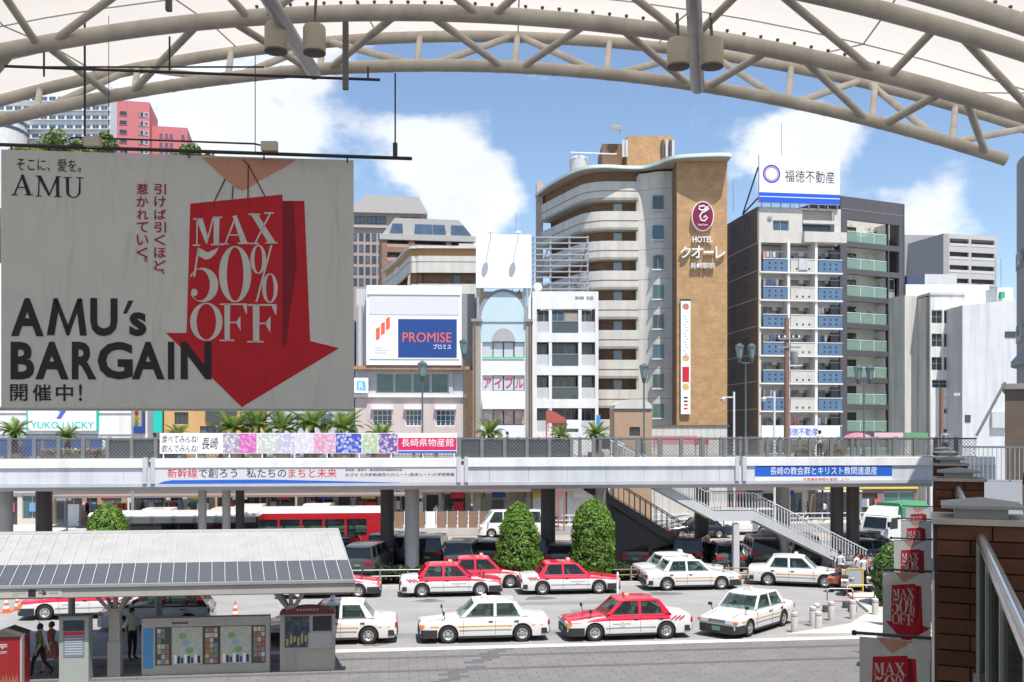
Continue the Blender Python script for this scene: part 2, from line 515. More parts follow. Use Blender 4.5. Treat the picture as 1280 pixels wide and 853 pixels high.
# road markings on the rank
mk = thing('road_markings', None, None, KB.at(0), KB.r); struct(mk)
for a, b, w in ((-14, 40, 1.0),):
    bx('edge_line', line_paint, mk, a, b, .42, .55, .0035, .004)
for i in range(-7, 20):
    bx('lane_dash', line_paint, mk, i*3.4, i*3.4 + 1.9, 4.55, 4.68, .0035, .004)
for i in range(-7, 20):
    bx('lane_dash', line_paint, mk, i*3.1+.6, i*3.1 + 2.2, 8.0, 8.12, .0035, .004)

rngp = random.Random(17)
patch_m = [mat('asphalt patch dark', (.205, .20, .196), .88, .16, 1.2, 0, 0, .3, 60), mat('asphalt patch pale', (.31, .30, .29), .88, .14, 1.2, 0, 0, .3, 60)]
for u0, y0, w_, d_, k in ((2.0, 2.2, 6.5, .9, 0), (-5.5, 5.4, 4.2, 1.3, 1), (9.5, 6.2, 3.6, 1.1, 0), (14.0, 3.0, 5.2, .7, 0), (6.0, 8.6, 7.5, .8, 0), (-3.0, 9.2, 3.0, .9, 1), (17.2, 8.0, 2.2, 1.6, 0)):
    pts = [(u0 + w_*f + rngp.uniform(-.06, .06), y0 + rngp.uniform(-.05, .05)) for f in (0, .2, .45, .7, 1)] + [(u0 + w_*f + rngp.uniform(-.06, .06), y0 + d_ + rngp.uniform(-.05, .05)) for f in (1, .75, .5, .2, 0)]
    MB().prism(pts, .001, .0022, 'z').build('asphalt_patch', patch_m[k], mk)
oil_m = mat('oil stain', (.13, .127, .125), .7, .35, 2.5)
for u0, y0, r_ in ((1.2, 1.3, .32), (6.1, 1.5, .4), (11.6, 2.0, .36), (3.6, 10.3, .4), (8.6, 10.4, .45), (14.6, 10.9, .5), (-1.5, 1.4, .35), (9.0, 4.1, .25), (15.5, 5.5, .3)):
    pts = [(u0 + r_*(1 + .35*math.sin(a*3 + u0) + rngp.uniform(-.15, .15))*math.cos(a)*1.5, y0 + r_*(1 + rngp.uniform(-.2, .2))*math.sin(a)) for a in [2*PI*i/16 for i in range(16)]]
    MB().prism(pts, .0012, .0026, 'z').build('oil_stain', oil_m, mk)
iron = mat('manhole iron', (.10, .098, .095), .6, .2, 6, 0, .4)
for u0, y0 in ((4.6, 3.4), (12.4, 5.0), (-2.5, 7.2)):
    MB().lathe([(.33, .0), (.33, .006), (.30, .008)], 20, (u0, y0, 0)).build('manhole_cover', iron, mk)
for i in range(6): bx('drain_grate', iron, mk, -8 + i*5.5, -7.4 + i*5.5, .06, .36, .001, .006)
# island at the right with pale concrete
isl = MB().prism([(PX(985, 36.6), 36.9), (PX(1165, 37.4), 37.2), (17.6, 46.5), (15.6, 46.3), (14.9, 41.5), (13.2, 38.9)], -.1, .12, 'z').build('concrete_island', concrete)
struct(isl)

# long island under the bridge edge
BR = Fc(-60, 49.35, 5.5)        # front face of the pedestrian bridge
soil = mat('soil', (.075, .055, .04), .95, .25, 3, 0, 0, .5, 20)
il = thing('planted_island', None, None, BR.at(0), BR.r); struct(il)
MB().box(-8, 40.5, -3.0, -1.2, -.1, .11).build('soil_bed', soil, il)
for i in range(-9, 45):
    bx('kerb_stone', kerbm, il, i*.9 + .004, i*.9 + .896, -3.16, -3.0, -.1, .16)
# the city road behind the bridge, with its pavement
rd = thing('city_road', None, None, BR.at(0), BR.r); struct(rd)
MB().quad((-200, 8.5, .004), (260, 8.5, .004), (260, 27, .004), (-200, 27, .004)).build('carriageway', asphalt2, rd)
tramm = mat('tram bed', (.36, .30, .25), .85, .15, .8)
MB().quad((-200, 15.5, .008), (260, 15.5, .008), (260, 20.5, .008), (-200, 20.5, .008)).build('tram_bed', tramm, rd)
for y in (16.2, 17.27, 18.6, 19.67): bx('tram_rail', steel, rd, -200, 260, y, y+.06, .0, .02)
for i in range(-10, 40): bx('lane_dash', line_paint, rd, i*4.0, i*4.0 + 2.2, 12.0, 12.14, .011, .012)
for i in range(-10, 40): bx('lane_dash', line_paint, rd, i*4.0, i*4.0 + 2.2, 23.6, 23.74, .011, .012)
bx('edge_line', line_paint, rd, -100, 150, 8.9, 9.04, .011, .012)
bx('edge_line', line_paint, rd, -100, 150, 15.1, 15.25, .011, .012)
pv = MB().box(-200, 260, 27, 34, -.2, .14).build('far_pavement', concrete, None, BR.at(0), BR.r); struct(pv)

# ================================================================ PEDESTRIAN BRIDGE
br = thing('pedestrian_bridge', 'long white pedestrian bridge crossing above the parked cars and taxis', 'bridge', BR.at(0), BR.r)
bridge_white = mat('bridge white', (.78, .78, .765), .5, .06, 1.0, .15)
bridge_grey = mat('bridge pale blue grey', (.60, .62, .645), .5, .07, .8, .2)
bridge_beam = mat('bridge beam grey', (.40, .40, .42), .6, .08, .8, .1)
under_m = mat('bridge underside', (.20, .185, .17), .7, .12)  # tone lowered to deepen the shade under the bridge
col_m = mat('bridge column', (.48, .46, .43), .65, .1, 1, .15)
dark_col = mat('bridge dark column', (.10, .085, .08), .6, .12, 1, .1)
deck_m = mat('deck tile', (.33, .30, .28), .8, .12)
L0, L1, BD = -2.0, 54.5, 4.6
def at_depth(px, ly):
    k = (px - CX)/F
    return (k*(BR.y + ly*BR.c) - (BR.x - ly*BR.s))/(BR.c - k*BR.s)
sy, sw_ = .30, 1.6                       # the stairs drop through an opening along the front edge
oa, ob = at_depth(766, sy), at_depth(905, sy)
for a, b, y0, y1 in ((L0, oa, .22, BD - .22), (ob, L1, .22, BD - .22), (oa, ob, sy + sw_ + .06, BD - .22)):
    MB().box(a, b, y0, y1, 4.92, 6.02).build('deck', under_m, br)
    MB().box(a, b, y0 + .02, y1 - .02, 6.02, 6.06).build('deck_surface', deck_m, br)
MB().prism([(.0, 4.62), (.24, 4.62), (.24, 4.98), (-.10, 4.98), (-.12, 4.82)], L0, L1, 'x').build('edge_beam', bridge_beam, br)
MB().box(L0, L1, BD-.24, BD, 4.62, 6.2).build('rear_beam', bridge_beam, br)
jt = [BR.u(p) for p in (187, 578, 925)]
ends = [L0] + jt + [L1]
for a, b in zip(ends[:-1], ends[1:]):
    MB().prism([(-.14, 5.79), (.24, 5.79), (.24, 6.20), (.22, 6.24), (-.12, 6.24), (-.14, 6.22)], a + .08, b - .08, 'x').build('parapet', bridge_white, br)
u = L0
while u < L1 - .1:
    v = min(u + 2.05, L1)
    bx('fascia_panel', bridge_grey, br, u + .006, v - .006, -.05 - (.003 if int(u) % 2 else 0), .2, 4.985, 5.785)
    u = v
for q in jt:
    MB().box(q - .30, q - .10, -.18, .1, 4.98, 6.3).box(q + .10, q + .30, -.18, .1, 4.98, 6.3).build('joint_cover', lightgrey, br)
# columns
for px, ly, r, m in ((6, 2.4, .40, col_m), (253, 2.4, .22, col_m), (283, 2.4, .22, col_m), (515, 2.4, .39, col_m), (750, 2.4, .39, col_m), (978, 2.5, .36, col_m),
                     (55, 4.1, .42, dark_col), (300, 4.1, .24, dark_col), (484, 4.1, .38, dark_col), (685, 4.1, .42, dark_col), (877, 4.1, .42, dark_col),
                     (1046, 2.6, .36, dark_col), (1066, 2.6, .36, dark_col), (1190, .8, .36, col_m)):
    k = (px - CX)/F; uu = BR.u(px)
    uu = (k*(BR.y + ly*BR.c) - (BR.x - ly*BR.s))/(BR.c - k*BR.s)
    MB().lathe([(r, 0), (r, 4.55), (r*1.25, 4.66), (r*1.25, 4.93)], 18, (uu, ly, 0)).build('column', m, br, smooth=40)
# fences: posts, rail and diamond lattice bays
lat = MB()
bay, lh = 1.18, .98
for sgn in (1, -1):
    n = 11
    for i in range(-7, n+1):
        x = i*bay/6*1.0
        a, b = (x, 0), (x + lh, lh)
        # clip to bay
        t0 = max(0, -x/lh); t1 = min(1, (bay - x)/lh)
        if t1 - t0 < .05: continue
        xa, za, xb, zb = x + lh*t0, lh*t0, x + lh*t1, lh*t1
        if sgn < 0: xa, xb = bay - xa, bay - xb
        lat.bar((xa, .0 if sgn > 0 else .014, za), (xb, .0 if sgn > 0 else .014, zb), .012, .032, (0, 1, 0))
lat.box(0, bay, -.012, .026, -.01, .03).box(0, bay, -.012, .026, lh - .03, lh)
lat_me = lat.mesh('lattice_panel', railgrey)
post_me = MB().box(-.09, .09, -.07, .07, 0, 1.06).prism([(-.09, 1.06), (.09, 1.06), (0, 1.13)], -.07, .07).mesh('fence_post', railgrey)
rail_me = MB().box(0, bay, -.04, .05, lh + .001, lh + .055).mesh('top_rail', railgrey)
solid_me = MB().box(0, bay, .03, .05, .02, lh - .04).mesh('backing_panel', mat('fence backing', (.17, .18, .185), .6, .1))
nb = int((L1 - L0)/bay)
for side, ly in (('front', .06), ('rear', BD - .1)):
    for i in range(nb):
        a = L0 + i*bay
        px = CX + (BR.x + a*BR.c)/(BR.y + a*BR.s)*F
        mobj('fence_post', post_me, br, (a, ly, 6.2))
        mobj('lattice_panel', lat_me, br, (a, ly - .005, 6.24))
        mobj('top_rail', rail_me, br, (a, ly, 6.24))
        if side == 'front' and (570 < px < 700 or 130 < px < 195): mobj('backing_panel', solid_me, br, (a, ly, 6.24))

# banners on the bridge
bs = thing('bullet_train_signboard', 'long grey signboard with red and black Japanese slogan on bridge side', 'signboard', BR.at(BR.u(190), -.052, 0), BR.r)
def bl(px, o=190): return BR.u(px) - BR.u(o)
def bz(px, py): return BR.z(px, py)
sign_grey = mat('sign pale grey', (.60, .60, .61), .5, .03)
W = bl(580)
MB().box(0, W, -.045, -.004, bz(385, 606.5), bz(385, 582)).build('board', sign_grey, bs)
MB().prism([(.15, bz(300, 606)), (bl(500), bz(300, 606)), (bl(500), bz(300, 604.2)), (bl(330), bz(300, 599.5)), (bl(215), bz(300, 600)), (bl(205), bz(300, 601.5))], -.05, -.0455).build('blue_stripe', blue_print, bs)
for body, m, a, b, t, bt in (('新幹線', red_print, 210, 247, 586, 597.5), ('で創ろう', black_print, 248.5, 297, 586, 597.5), ('私たちの', black_print, 308.5, 358, 586, 597.5), ('まちと未来', red_print, 361, 421, 586, 597.5),
                             ('長崎県・長崎市・長崎県新幹線建設期成会', black_print, 432, 503, 586.3, 589.3), ('めざせ 九州新幹線西九州ルート(長崎ルート)の早期開業', black_print, 432, 568, 591.5, 596.5)):
    text(bs, body, m, bl(a), bl(b), bz(a, bt), bz(a, t), -.046, .012 if t < 586.2 else .004)
hs = thing('heritage_signboard', 'blue and white signboard with white Japanese lettering on bridge side', 'signboard', BR.at(BR.u(943), -.052, 0), BR.r)
def hl(px): return bl(px, 943)
MB().box(0, hl(1114), -.045, -.004, bz(1030, 604), bz(1030, 581)).build('board', white_clean, hs)
MB().box(.0, hl(1114), -.05, -.0455, bz(1030, 595.5), bz(1030, 581)).build('blue_panel', blue_print, hs)
text(hs, '長崎の教会群とキリスト教関連遺産', white_clean, hl(962), hl(1095), bz(1030, 593.5), bz(1030, 583.5), -.051, .02)
text(hs, '世界遺産登録を実現しよう!', red_print, hl(1003), hl(1060), bz(1030, 602.3), bz(1030, 597.3), -.046, .012)
fb = thing('product_hall_banner', 'long white fence banner with flower pictures and a red panel', 'banner', BR.at(BR.u(200), -.02, 0), BR.r)
def fl(px): return bl(px, 200)
Z0, Z1 = bz(380, 567), bz(380, 541.5)
MB().box(0, fl(571), -.03, 0, Z0, Z1).build('board', white_clean, fb)
for i in range(10):
    x = .15 + i*(fl(571) - .3)/9
    bx('bracket', white_clean, fb, x, x+.05, -.02, .05, Z0 - .32, Z0)
text(fb, '食べてみんね!', black_print, fl(202), fl(247), bz(220, 554), bz(220, 544), -.031, .006, shear=.06)
text(fb, '飲んでみんね!', black_print, fl(202), fl(247), bz(220, 565.5), bz(220, 556), -.031, .006, shear=.06)
text(fb, '長崎', black_print, fl(252), fl(272), bz(220, 562), bz(220, 547), -.031, .006, shear=.06)
pics = [(279, 299, (.34, .30, .42), (.75, .72, .62)), (299, 321, (.55, .13, .40), (.75, .35, .60)), (322, 347, (.50, .55, .48), (.78, .80, .78)), (347, 368, (.48, .47, .58), (.72, .72, .80)),
        (368, 392, (.62, .58, .66), (.80, .78, .80)), (392, 419, (.70, .28, .42), (.52, .66, .70)), (419.5, 452, (.06, .08, .42), (.60, .68, .85)), (453, 472, (.40, .52, .30), (.68, .72, .66)), (473, 497, (.16, .10, .30), (.70, .66, .78))]
def picmat(name, c1, c2, sc=6.0):
    m = mat(name, c1, .5, 0)
    nt = m.node_tree; b = nt.nodes['Principled BSDF']
    geo = nt.nodes.new('ShaderNodeNewGeometry')
    vo = nt.nodes.new('ShaderNodeTexVoronoi'); vo.inputs['Scale'].default_value = sc
    nt.links.new(geo.outputs['Position'], vo.inputs['Vector'])
    rp = nt.nodes.new('ShaderNodeMapRange'); rp.inputs['From Min'].default_value = .15; rp.inputs['From Max'].default_value = .6
    nt.links.new(vo.outputs['Distance'], rp.inputs['Value'])
    mx = nt.nodes.new('ShaderNodeMix'); mx.data_type = 'RGBA'
    mx.inputs['A'].default_value = (*c2, 1); mx.inputs['B'].default_value = (*c1, 1)
    nt.links.new(rp.outputs['Result'], mx.inputs['Factor']); nt.links.new(mx.outputs['Result'], b.inputs['Base Color'])
    return m
for i, (a, b, c1, c2) in enumerate(pics):
    MB().box(fl(a), fl(b), -.034, -.0305, Z0 + .03, Z1 - .03).build('picture', picmat('flower print %d' % i, c1, c2), fb)
MB().box(fl(497.5), fl(570.5), -.034, -.0305, bz(530, 563), bz(530, 547.5)).build('red_panel', pink_print, fb)
MB().box(fl(497.5), fl(570.5), -.034, -.0305, bz(530, 566.5), bz(530, 564)).build('blue_panel', blue_print, fb)
text(fb, '長崎県物産館', white_clean, fl(502), fl(567), bz(530, 558.5), bz(530, 548.3), -.035, .022)

# ---------------------------------------------------------------- stairs down from the bridge
def stair(name, label, y0, w, pts, rail_m, side_m, bal_gap=.16, ends=True):
    """pts: (u, z) nosing line in bridge space"""
    t = thing(name, label, 'stairs', BR.at(0), BR.r)
    for k, y in enumerate((y0, y0 + w)):
        mb = MB()
        for (a, za), (b, zb) in zip(pts[:-1], pts[1:]):
            mb.prism([(a, za - .42), (b, zb - .42), (b, zb + .10), (a, za + .10)], y - .05, y + .05)
        mb.build('stringer', side_m, t)
    st = MB()
    for (a, za), (b, zb) in zip(pts[:-1], pts[1:]):
        dz = za - zb
        if dz < .05: bx('landing', concrete, t, a, b, y0 + .06, y0 + w - .06, za - .12, za); continue
        n = max(2, round(dz/.17))
        for i in range(n):
            x = a + (b-a)*i/n
            bx('tread', concrete, t, round(x, 3), round(x + (b-a)/n + .02, 3), y0 + .06, y0 + w - .06, za - dz*(i+1)/n - .08, za - dz*(i+1)/n)
    bal = MB().box(-.016, .016, -.012, .012, .06, 1.0).mesh('baluster', rail_m)
    for y in (y0, y0 + w):
        mb = MB()
        for (a, za), (b, zb) in zip(pts[:-1], pts[1:]):
            mb.bar((a, y, za + 1.06), (b, y, zb + 1.06), .07, .05)
            mb.bar((a, y, za + .18), (b, y, zb + .18), .04, .03)
            n = int((b-a)/bal_gap)
            for i in range(n):
                f = (i+.5)/n
                mobj('baluster', bal, t, (a + (b-a)*f, y, za + (zb-za)*f + .06))
        mb.build('handrail', rail_m, t)
    return t
stair('bridge_stairs', 'white railed outdoor stairs descending from bridge to the motorbikes', sy, sw_,
      [(at_depth(770, sy), 6.1), (at_depth(893, sy), 3.25), (at_depth(942, sy), 3.25), (at_depth(1084, sy), .1)], rail_white, lightgrey)
ls = MB().box(-.16, .16, -.16, .16, 0, 2.65).build('support_post', lightgrey, bpy.data.objects['bridge_stairs'], (at_depth(921, sy), sy + .2, 0))
dk = mat('shade dark stair', (.045, .042, .042), .5, .1)  # stair colour darkened for the shade under the deck
stair('shaded_stairs', 'stairs toned dark for the shade under the bridge behind the topiary', 2.2, 1.5,
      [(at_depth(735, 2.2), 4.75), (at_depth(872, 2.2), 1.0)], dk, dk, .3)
MB().prism([(at_depth(757, 2.8), 0), (at_depth(872, 2.8), 0), (at_depth(872, 2.8), .55), (at_depth(757, 2.8), 3.6)], 2.5, 3.4).build('stair_dark_wedge', dk, bpy.data.objects['shaded_stairs'])  # wedge filling in the dark mass below the flight
# ================================================================ CANOPY over the station terrace
tube_m = mat('canopy steel beige', (.55, .505, .43), .5, .2, 3.0, .2, 0, .15, 40)
tube_d = mat('canopy bolt dark', (.10, .095, .085), .6, .1)
ARC = {'F': (13.6, 490, 16, .000205, .11), 'B': (14.8, 545, 82, .000233, .09), 'K': (16.6, 585, 45.5, .000235, .095),
       'G': (12.2, 460, -69, .0002, .11), 'H': (11.5, 440, -110, .0002, .115)}
def arc(n, px, dz=0.0):
    Y, pa, y0, k, r = ARC[n]
    return Vector((PX(px, Y), Y, PZ(y0 + k*(px-pa)**2, Y) + dz))
def arcz(n, X):
    Y, pa, y0, k, r = ARC[n]
    px = CX + X/Y*F
    return PZ(y0 + k*(px-pa)**2, Y)
cn = thing('station_canopy', 'arched beige tube truss canopy with white membrane above the terrace', 'canopy', (0, 0, 0))
for n, a, b in (('F', -420, 1700), ('B', -420, 1257), ('K', -420, 1700), ('G', -500, 1800), ('H', -500, 1800)):
    pts = [arc(n, a + (b-a)*i/60) for i in range(61)]
    MB().path(pts, ARC[n][4], 16).build('chord', tube_m, cn, smooth=50)
def web(n1, p1, n2, p2, r=.054):
    MB().tube(arc(n1, p1), arc(n2, p2), r, 10).build('web_strut', tube_m, cn, smooth=50)
Fn = [-205, 37, 268, 516, 754, 981, 1199, 1410]; Bn = [-320, -85, 152, 400, 640, 873, 1095]
for i in range(len(Bn)):
    web('F', Fn[i] - 18, 'B', Bn[i] + 12); 
    web('F', Fn[i] + 18 if i else -170, 'B', Bn[i+1] - 12) if i + 1 < len(Bn) else None
web('F', 1206, 'B', 1232); web('F', 1181, 'B', 1105)
Kn = [-70, 168, 406, 645, 880, 1080, 1290]
Bm = [40, 285, 530, 760, 985, 1180]
for i, k in enumerate(Kn):
    if i < len(Bm): web('K', k + 6, 'B', Bm[i] - 8, .055)
    if i: web('K', k - 6, 'B', Bm[i-1] + 8, .055)
for k in (-70, 46, 168, 285, 400, 521, 643, 758, 873, 985, 1090, 1190): web('K', k + 4, 'B', k, .05)
Gn = [-250, -20, 225, 470, 715, 950, 1184, 1430]; Fm = [-80, 56, 320, 608, 860, 1103, 1310]
for i in range(len(Fm)):
    web('F', Fm[i] - 9, 'G', Gn[i] + 12); web('F', Fm[i] + 9, 'G', Gn[i+1] - 12)
# collars on the lower chord, bolts along the membrane clamp
for i in range(-6, 36):
    px = i*34 + 12
    p, q = arc('B', px - 2), arc('B', px + 2)
    if px < 1250: MB().tube(p, q, ARC['B'][4] + .006, 14).build('weld_collar', tube_m, cn, smooth=60)
bolt = MB().lathe([(.012, 0), (.012, .035), (.024, .035), (.024, .06)], 8).mesh('clamp_bolt', tube_d)
for n, a, b, st in (('F', 300, 1100, 21), ('H', 1130, 1290, 19), ('K', -40, 1290, 40)):
    px = a
    while px < b:
        p = arc(n, px); mobj('clamp_bolt', bolt, cn, (p.x, p.y, p.z + ARC[n][4] - .01)); px += st
# membrane
memb = bpy.data.materials.new('membrane fabric'); memb.use_nodes = True
nt = memb.node_tree; nt.nodes.clear()
o_ = nt.nodes.new('ShaderNodeOutputMaterial'); d_ = nt.nodes.new('ShaderNodeBsdfDiffuse'); t_ = nt.nodes.new('ShaderNodeBsdfTranslucent'); x_ = nt.nodes.new('ShaderNodeMixShader')
d_.inputs['Color'].default_value = (.80, .79, .77, 1); t_.inputs['Color'].default_value = (.86, .80, .73, 1); x_.inputs['Fac'].default_value = .42
nt.links.new(d_.outputs[0], x_.inputs[1]); nt.links.new(t_.outputs[0], x_.inputs[2]); nt.links.new(x_.outputs[0], o_.inputs[0])
rows = [(16.85, 'K', .13), (15.2, 'KF', .30), (13.6, 'F', .36), (12.2, 'G', .36), (10.5, 'G', .62), (7, 'G', .95), (2, 'G', 1.1), (-8, 'G', 1.1), (-26, 'G', 1.1)]  # last row stretches it on, unseen behind the camera, to shade the terrace
nX = 48
vs, fs = [], []
for Y, n, dz in rows:
    for i in range(nX + 1):
        X = -17 + 34*i/nX
        z = arcz(n, X) if n != 'KF' else (arcz('K', X) + arcz('F', X))/2
        vs.append((X, Y, z + dz))
for j in range(len(rows)-1):
    for i in range(nX):
        a = j*(nX+1) + i
        fs.append((a, a+1, a+nX+2, a+nX+1))
MB().add(vs, fs).build('membrane', memb, cn, smooth=80)
seam_m = mat('membrane seam', (.42, .41, .39), .7, .05)
for X in [-14 + 2.35*i for i in range(13)]:
    pts = []
    for Y, n, dz in rows[:7]:
        z = arcz(n, X) if n != 'KF' else (arcz('K', X) + arcz('F', X))/2
        pts.append((X, Y, z + dz - .012))
    MB().path(pts, .012, 5).build('membrane_seam', seam_m, cn)
for k_, (Y, n, dz) in enumerate(rows[:6]):
    if k_ in (0,): continue
    pts = []
    for i in range(41):
        X = -16 + 32*i/40
        z = arcz(n, X) if n != 'KF' else (arcz('K', X) + arcz('F', X))/2
        pts.append((X, Y, z + dz - .012))
    MB().path(pts, .010, 4).build('membrane_seam', seam_m, cn)
MB().path([arc('K', -420 + 2120*i/60, .15) + Vector((0, .28, 0)) for i in range(61)], .028, 8).build('edge_cable', mat('edge cable blue', (.04, .07, .17), .5, .05), cn, smooth=60)
# longitudinal pipes and lanterns
for a, ya, b, yb in ((393, 92, 300, -60), (872, 110, 863, -90)):
    MB().tube((PX(a, 14.6), 14.6, PZ(ya, 14.6)), (PX(b, 11.2), 11.2, PZ(yb, 11.2)), .10, 14).build('cross_pipe', steel, cn, smooth=50)
lamp_m = mat('lantern beige', (.42, .38, .30), .5, .1)
lamp_g = mat('lantern lens', (.62, .62, .60), .3, .05)
for i, (px, py, lab) in enumerate(((345, 48, 'left lantern of the pair hanging left under the canopy truss'), (393, 50, 'right lantern of the pair hanging left under the canopy truss'),
                              (848, 67, 'left lantern of the pair hanging right under the canopy truss'), (890, 67, 'right lantern of the pair hanging right under the canopy truss'))):
    Y = 13.0; t = thing('lantern', 'beige cylinder ' + lab, 'lamp', (PX(px, Y), Y, PZ(py + 18, Y)), 0, 'canopy lanterns')
    MB().lathe([(.14, .02), (.148, .03), (.148, .33), (.13, .37), (.02, .38)], 20).build('housing', lamp_m, t, smooth=40)
    MB().lathe([(.12, 0), (.148, .005), (.148, .03), (.12, .03)], 20).build('rim', tube_d, t, smooth=40)
    MB().lathe([(.001, .012), (.12, .012)], 20).build('lens', lamp_g, t)
    MB().tube((0, 0, .37), (0, .1, .75), .02, 8).build('hanger', tube_d, t)
for px, yt, yb, Y in ((432, 28, 112, 12.9), (211, -5, 14, 12.9)):
    o = MB().box(-.035, .035, -.035, .035, 0, (yb-yt)/F*Y).build('drop_post', tube_d, cn, (PX(px, Y), Y, PZ(yb, Y)))

# ================================================================ SALE BANNER hanging from a black pipe
BN = Fc(1.5, 13.7, 6.5)
cloth = clothmat('banner cloth', (.57, .585, .565), .30, .85)
b_red = clothmat('banner red print', (.46, .008, .022), .25, .7)
b_dred = clothmat('banner shaded red print', (.20, .006, .02), .25, .7)
b_black = clothmat('banner black print', (.012, .010, .016), .1, .3)
b_skin = clothmat('banner skin print', (.52, .27, .19), .25, .5)
b_cord = clothmat('banner cord print', (.10, .03, .025), .1, .3)
b_lred = clothmat('banner dark red lettering', (.30, .006, .02), .2, .3)
bn = thing('sale_banner', 'large grey hanging sale banner printed with a red arrow-shaped shopping bag', 'banner', BN.at(0), BN.r)
def bp_(p): return (BN.u(p[0]), BN.z(*p))
def bpoly(pts, m, name, lvl):
    return MB().prism([bp_(p) for p in pts][::-1], -.0012 - .0022*lvl, -.0008 - .0022*(lvl-1) if lvl > 1 else -.0005).build(name, m, bn)
zt, zb = BN.z(1.5, 187), BN.z(1.5, 509)
w_ = BN.u(442)
# cloth as a softly rippled sheet with hems
def rip(u, z):
    return .0
mb = MB()
mb.box(0, w_, 0, .012, zb, zt).build('cloth_sheet', cloth, bn)
MB().box(-.01, w_+.01, -.012, .024, zb - .05, zb).build('bottom_hem', cloth, bn)
MB().path([(-.2, 0, zb - .02), (w_ + .02, 0, zb - .02)], .022, 8).build('bottom_bar', mat('banner bar', (.30, .31, .31), .5, .05), bn)
bpoly([(237.9,254.8),(352.9,243.4),(353.5,251.4),(380.4,251.4),(387.8,426.5),(424,435.4),(302.3,509.2),(207.4,416.4),(233.3,416.4)], b_red, 'arrow_bag', 1)
bpoly([(353.5,251.6),(367,251.6),(371,330),(362,395),(357,432),(352.5,434)], b_dred, 'bag_shadow', 2)
bpoly([(233.3,417),(246,417),(352,436),(330,470),(302.3,508.6),(209,417)], b_red, 'bag_fold', 2)
bpoly([(252,197),(371,199.5),(350,213),(325,226),(311,235.5),(303,238.5),(296,236),(281,224)], b_skin, 'hand', 1)
def stroke(a, b, w, m, name='stroke', lvl=3):
    d = Vector((b[0]-a[0], b[1]-a[1])).normalized(); n = Vector((-d.y, d.x))*w/2
    bpoly([(a[0]+n.x, a[1]+n.y), (b[0]+n.x, b[1]+n.y), (b[0]-n.x, b[1]-n.y), (a[0]-n.x, a[1]-n.y)], m, name, lvl)
for a, b in (((281.5, 224), (268, 252)), ((291.5, 233), (290.5, 249)), ((310.5, 206), (310, 250)), ((310.5, 206), (331.5, 246)), ((304, 200), (312, 208)), ((268, 252), (267, 261)), ((310, 250), (310, 257))):
    stroke(a, b, 1.6, b_cord, 'cord', 3)
def zz2(x, y): return (200 + x/5.016, 190 + y/5.016)
def zz4(x, y): return (200 + x/4.74, 340 + y/4.74)
def glyph(polys, m=cloth):
    mb = MB()
    for P in polys: mb.prism([bp_(p) for p in P][::-1], -.0078, -.0052)
    mb.build('lettering', m, bn)
def ring(cx, cy, rx, ry, ix, iy, n=28, dx=0):
    out = []
    for i in range(n):
        a, b = 2*PI*i/n, 2*PI*(i+1)/n
        out.append([(cx+rx*math.cos(a), cy+ry*math.sin(a)), (cx+rx*math.cos(b), cy+ry*math.sin(b)), (cx+dx+ix*math.cos(b), cy+iy*math.sin(b)), (cx+dx+ix*math.cos(a), cy+iy*math.sin(a))][::-1])
    return out
Q = lambda f, *pts: [f(*p) for p in pts]
SR = lambda f, x0, x1, y, h=9: Q(f, (x0, y), (x1, y), (x1, y+h), (x0, y+h))[::1]
serif_M = [Q(zz2,(229,420),(239,420),(236,586),(227,586)), Q(zz2,(226,418),(268,418),(304,545),(290,580)), Q(zz2,(330,412),(340,412),(298,575),(288,580)), Q(zz2,(338,410),(374,410),(370,580),(336,582)),
           SR(zz2,210,250,417), SR(zz2,205,252,582), SR(zz2,318,400,578), SR(zz2,335,390,407)]
serif_A = [Q(zz2,(462,425),(472,430),(415,577),(404,577)), Q(zz2,(455,405),(480,398),(548,570),(508,573)), SR(zz2,430,515,518,8), SR(zz2,360,430,574), SR(zz2,488,568,570)]
serif_X = [Q(zz2,(570,394),(612,390),(724,568),(680,572)), Q(zz2,(686,386),(698,386),(602,574),(590,574)), SR(zz2,556,628,388), SR(zz2,655,714,380), SR(zz2,558,622,571), SR(zz2,660,737,567)]
five = [Q(zz2,(240,600),(300,632),(345,612),(372,596),(345,645),(312,672),(285,676),(236,650)), Q(zz2,(238,600),(248,603),(222,780),(208,786))]
arcp = []
for i in range(22):
    a0, a1 = R(-150 + 295*i/22), R(-150 + 295*(i+1)/22)
    o = lambda a: (254 + 19*math.cos(a), 356.5 + 21.5*math.sin(a)); q = lambda a: (250 + 12.5*math.cos(a), 356.5 + 19.6*math.sin(a))
    arcp.append([o(a0), q(a0), q(a1), o(a1)])
five += arcp + [[(243 + 4.2*math.cos(2*PI*i/12), 366 + 4.8*math.sin(2*PI*i/12)) for i in range(12)]]
zero = ring(294, 343, 20.3, 35.3, 10.4, 33.6)
pct = ring(323, 324.5, 9.8, 18.2, 4.9, 16.8) + ring(337.5, 360.5, 9.8, 18.6, 4.9, 17.2) + [[(338.2, 306.8), (340.6, 306.8), (321.8, 378), (319.4, 378)]]
ooo = ring(258, 402.5, 20.3, 23.8, 12.2, 22.3)
ff1 = [Q(zz4,(382,190),(416,190),(414,410),(384,410)), SR(zz4,356,515,188,9), Q(zz4,(490,196),(516,196),(516,252),(506,240)), SR(zz4,414,462,296,8), Q(zz4,(450,300),(476,262),(478,350)), SR(zz4,354,440,402)]
ff2 = [Q(zz4,(550,194),(590,194),(588,420),(552,418)), SR(zz4,520,690,192,10), Q(zz4,(660,200),(692,200),(690,258),(680,246)), SR(zz4,588,640,302,8), Q(zz4,(622,306),(656,262),(654,360)), SR(zz4,518,614,410)]
for gset in (serif_M, serif_A, serif_X, five, zero, pct, ooo, ff1, ff2): glyph(gset)
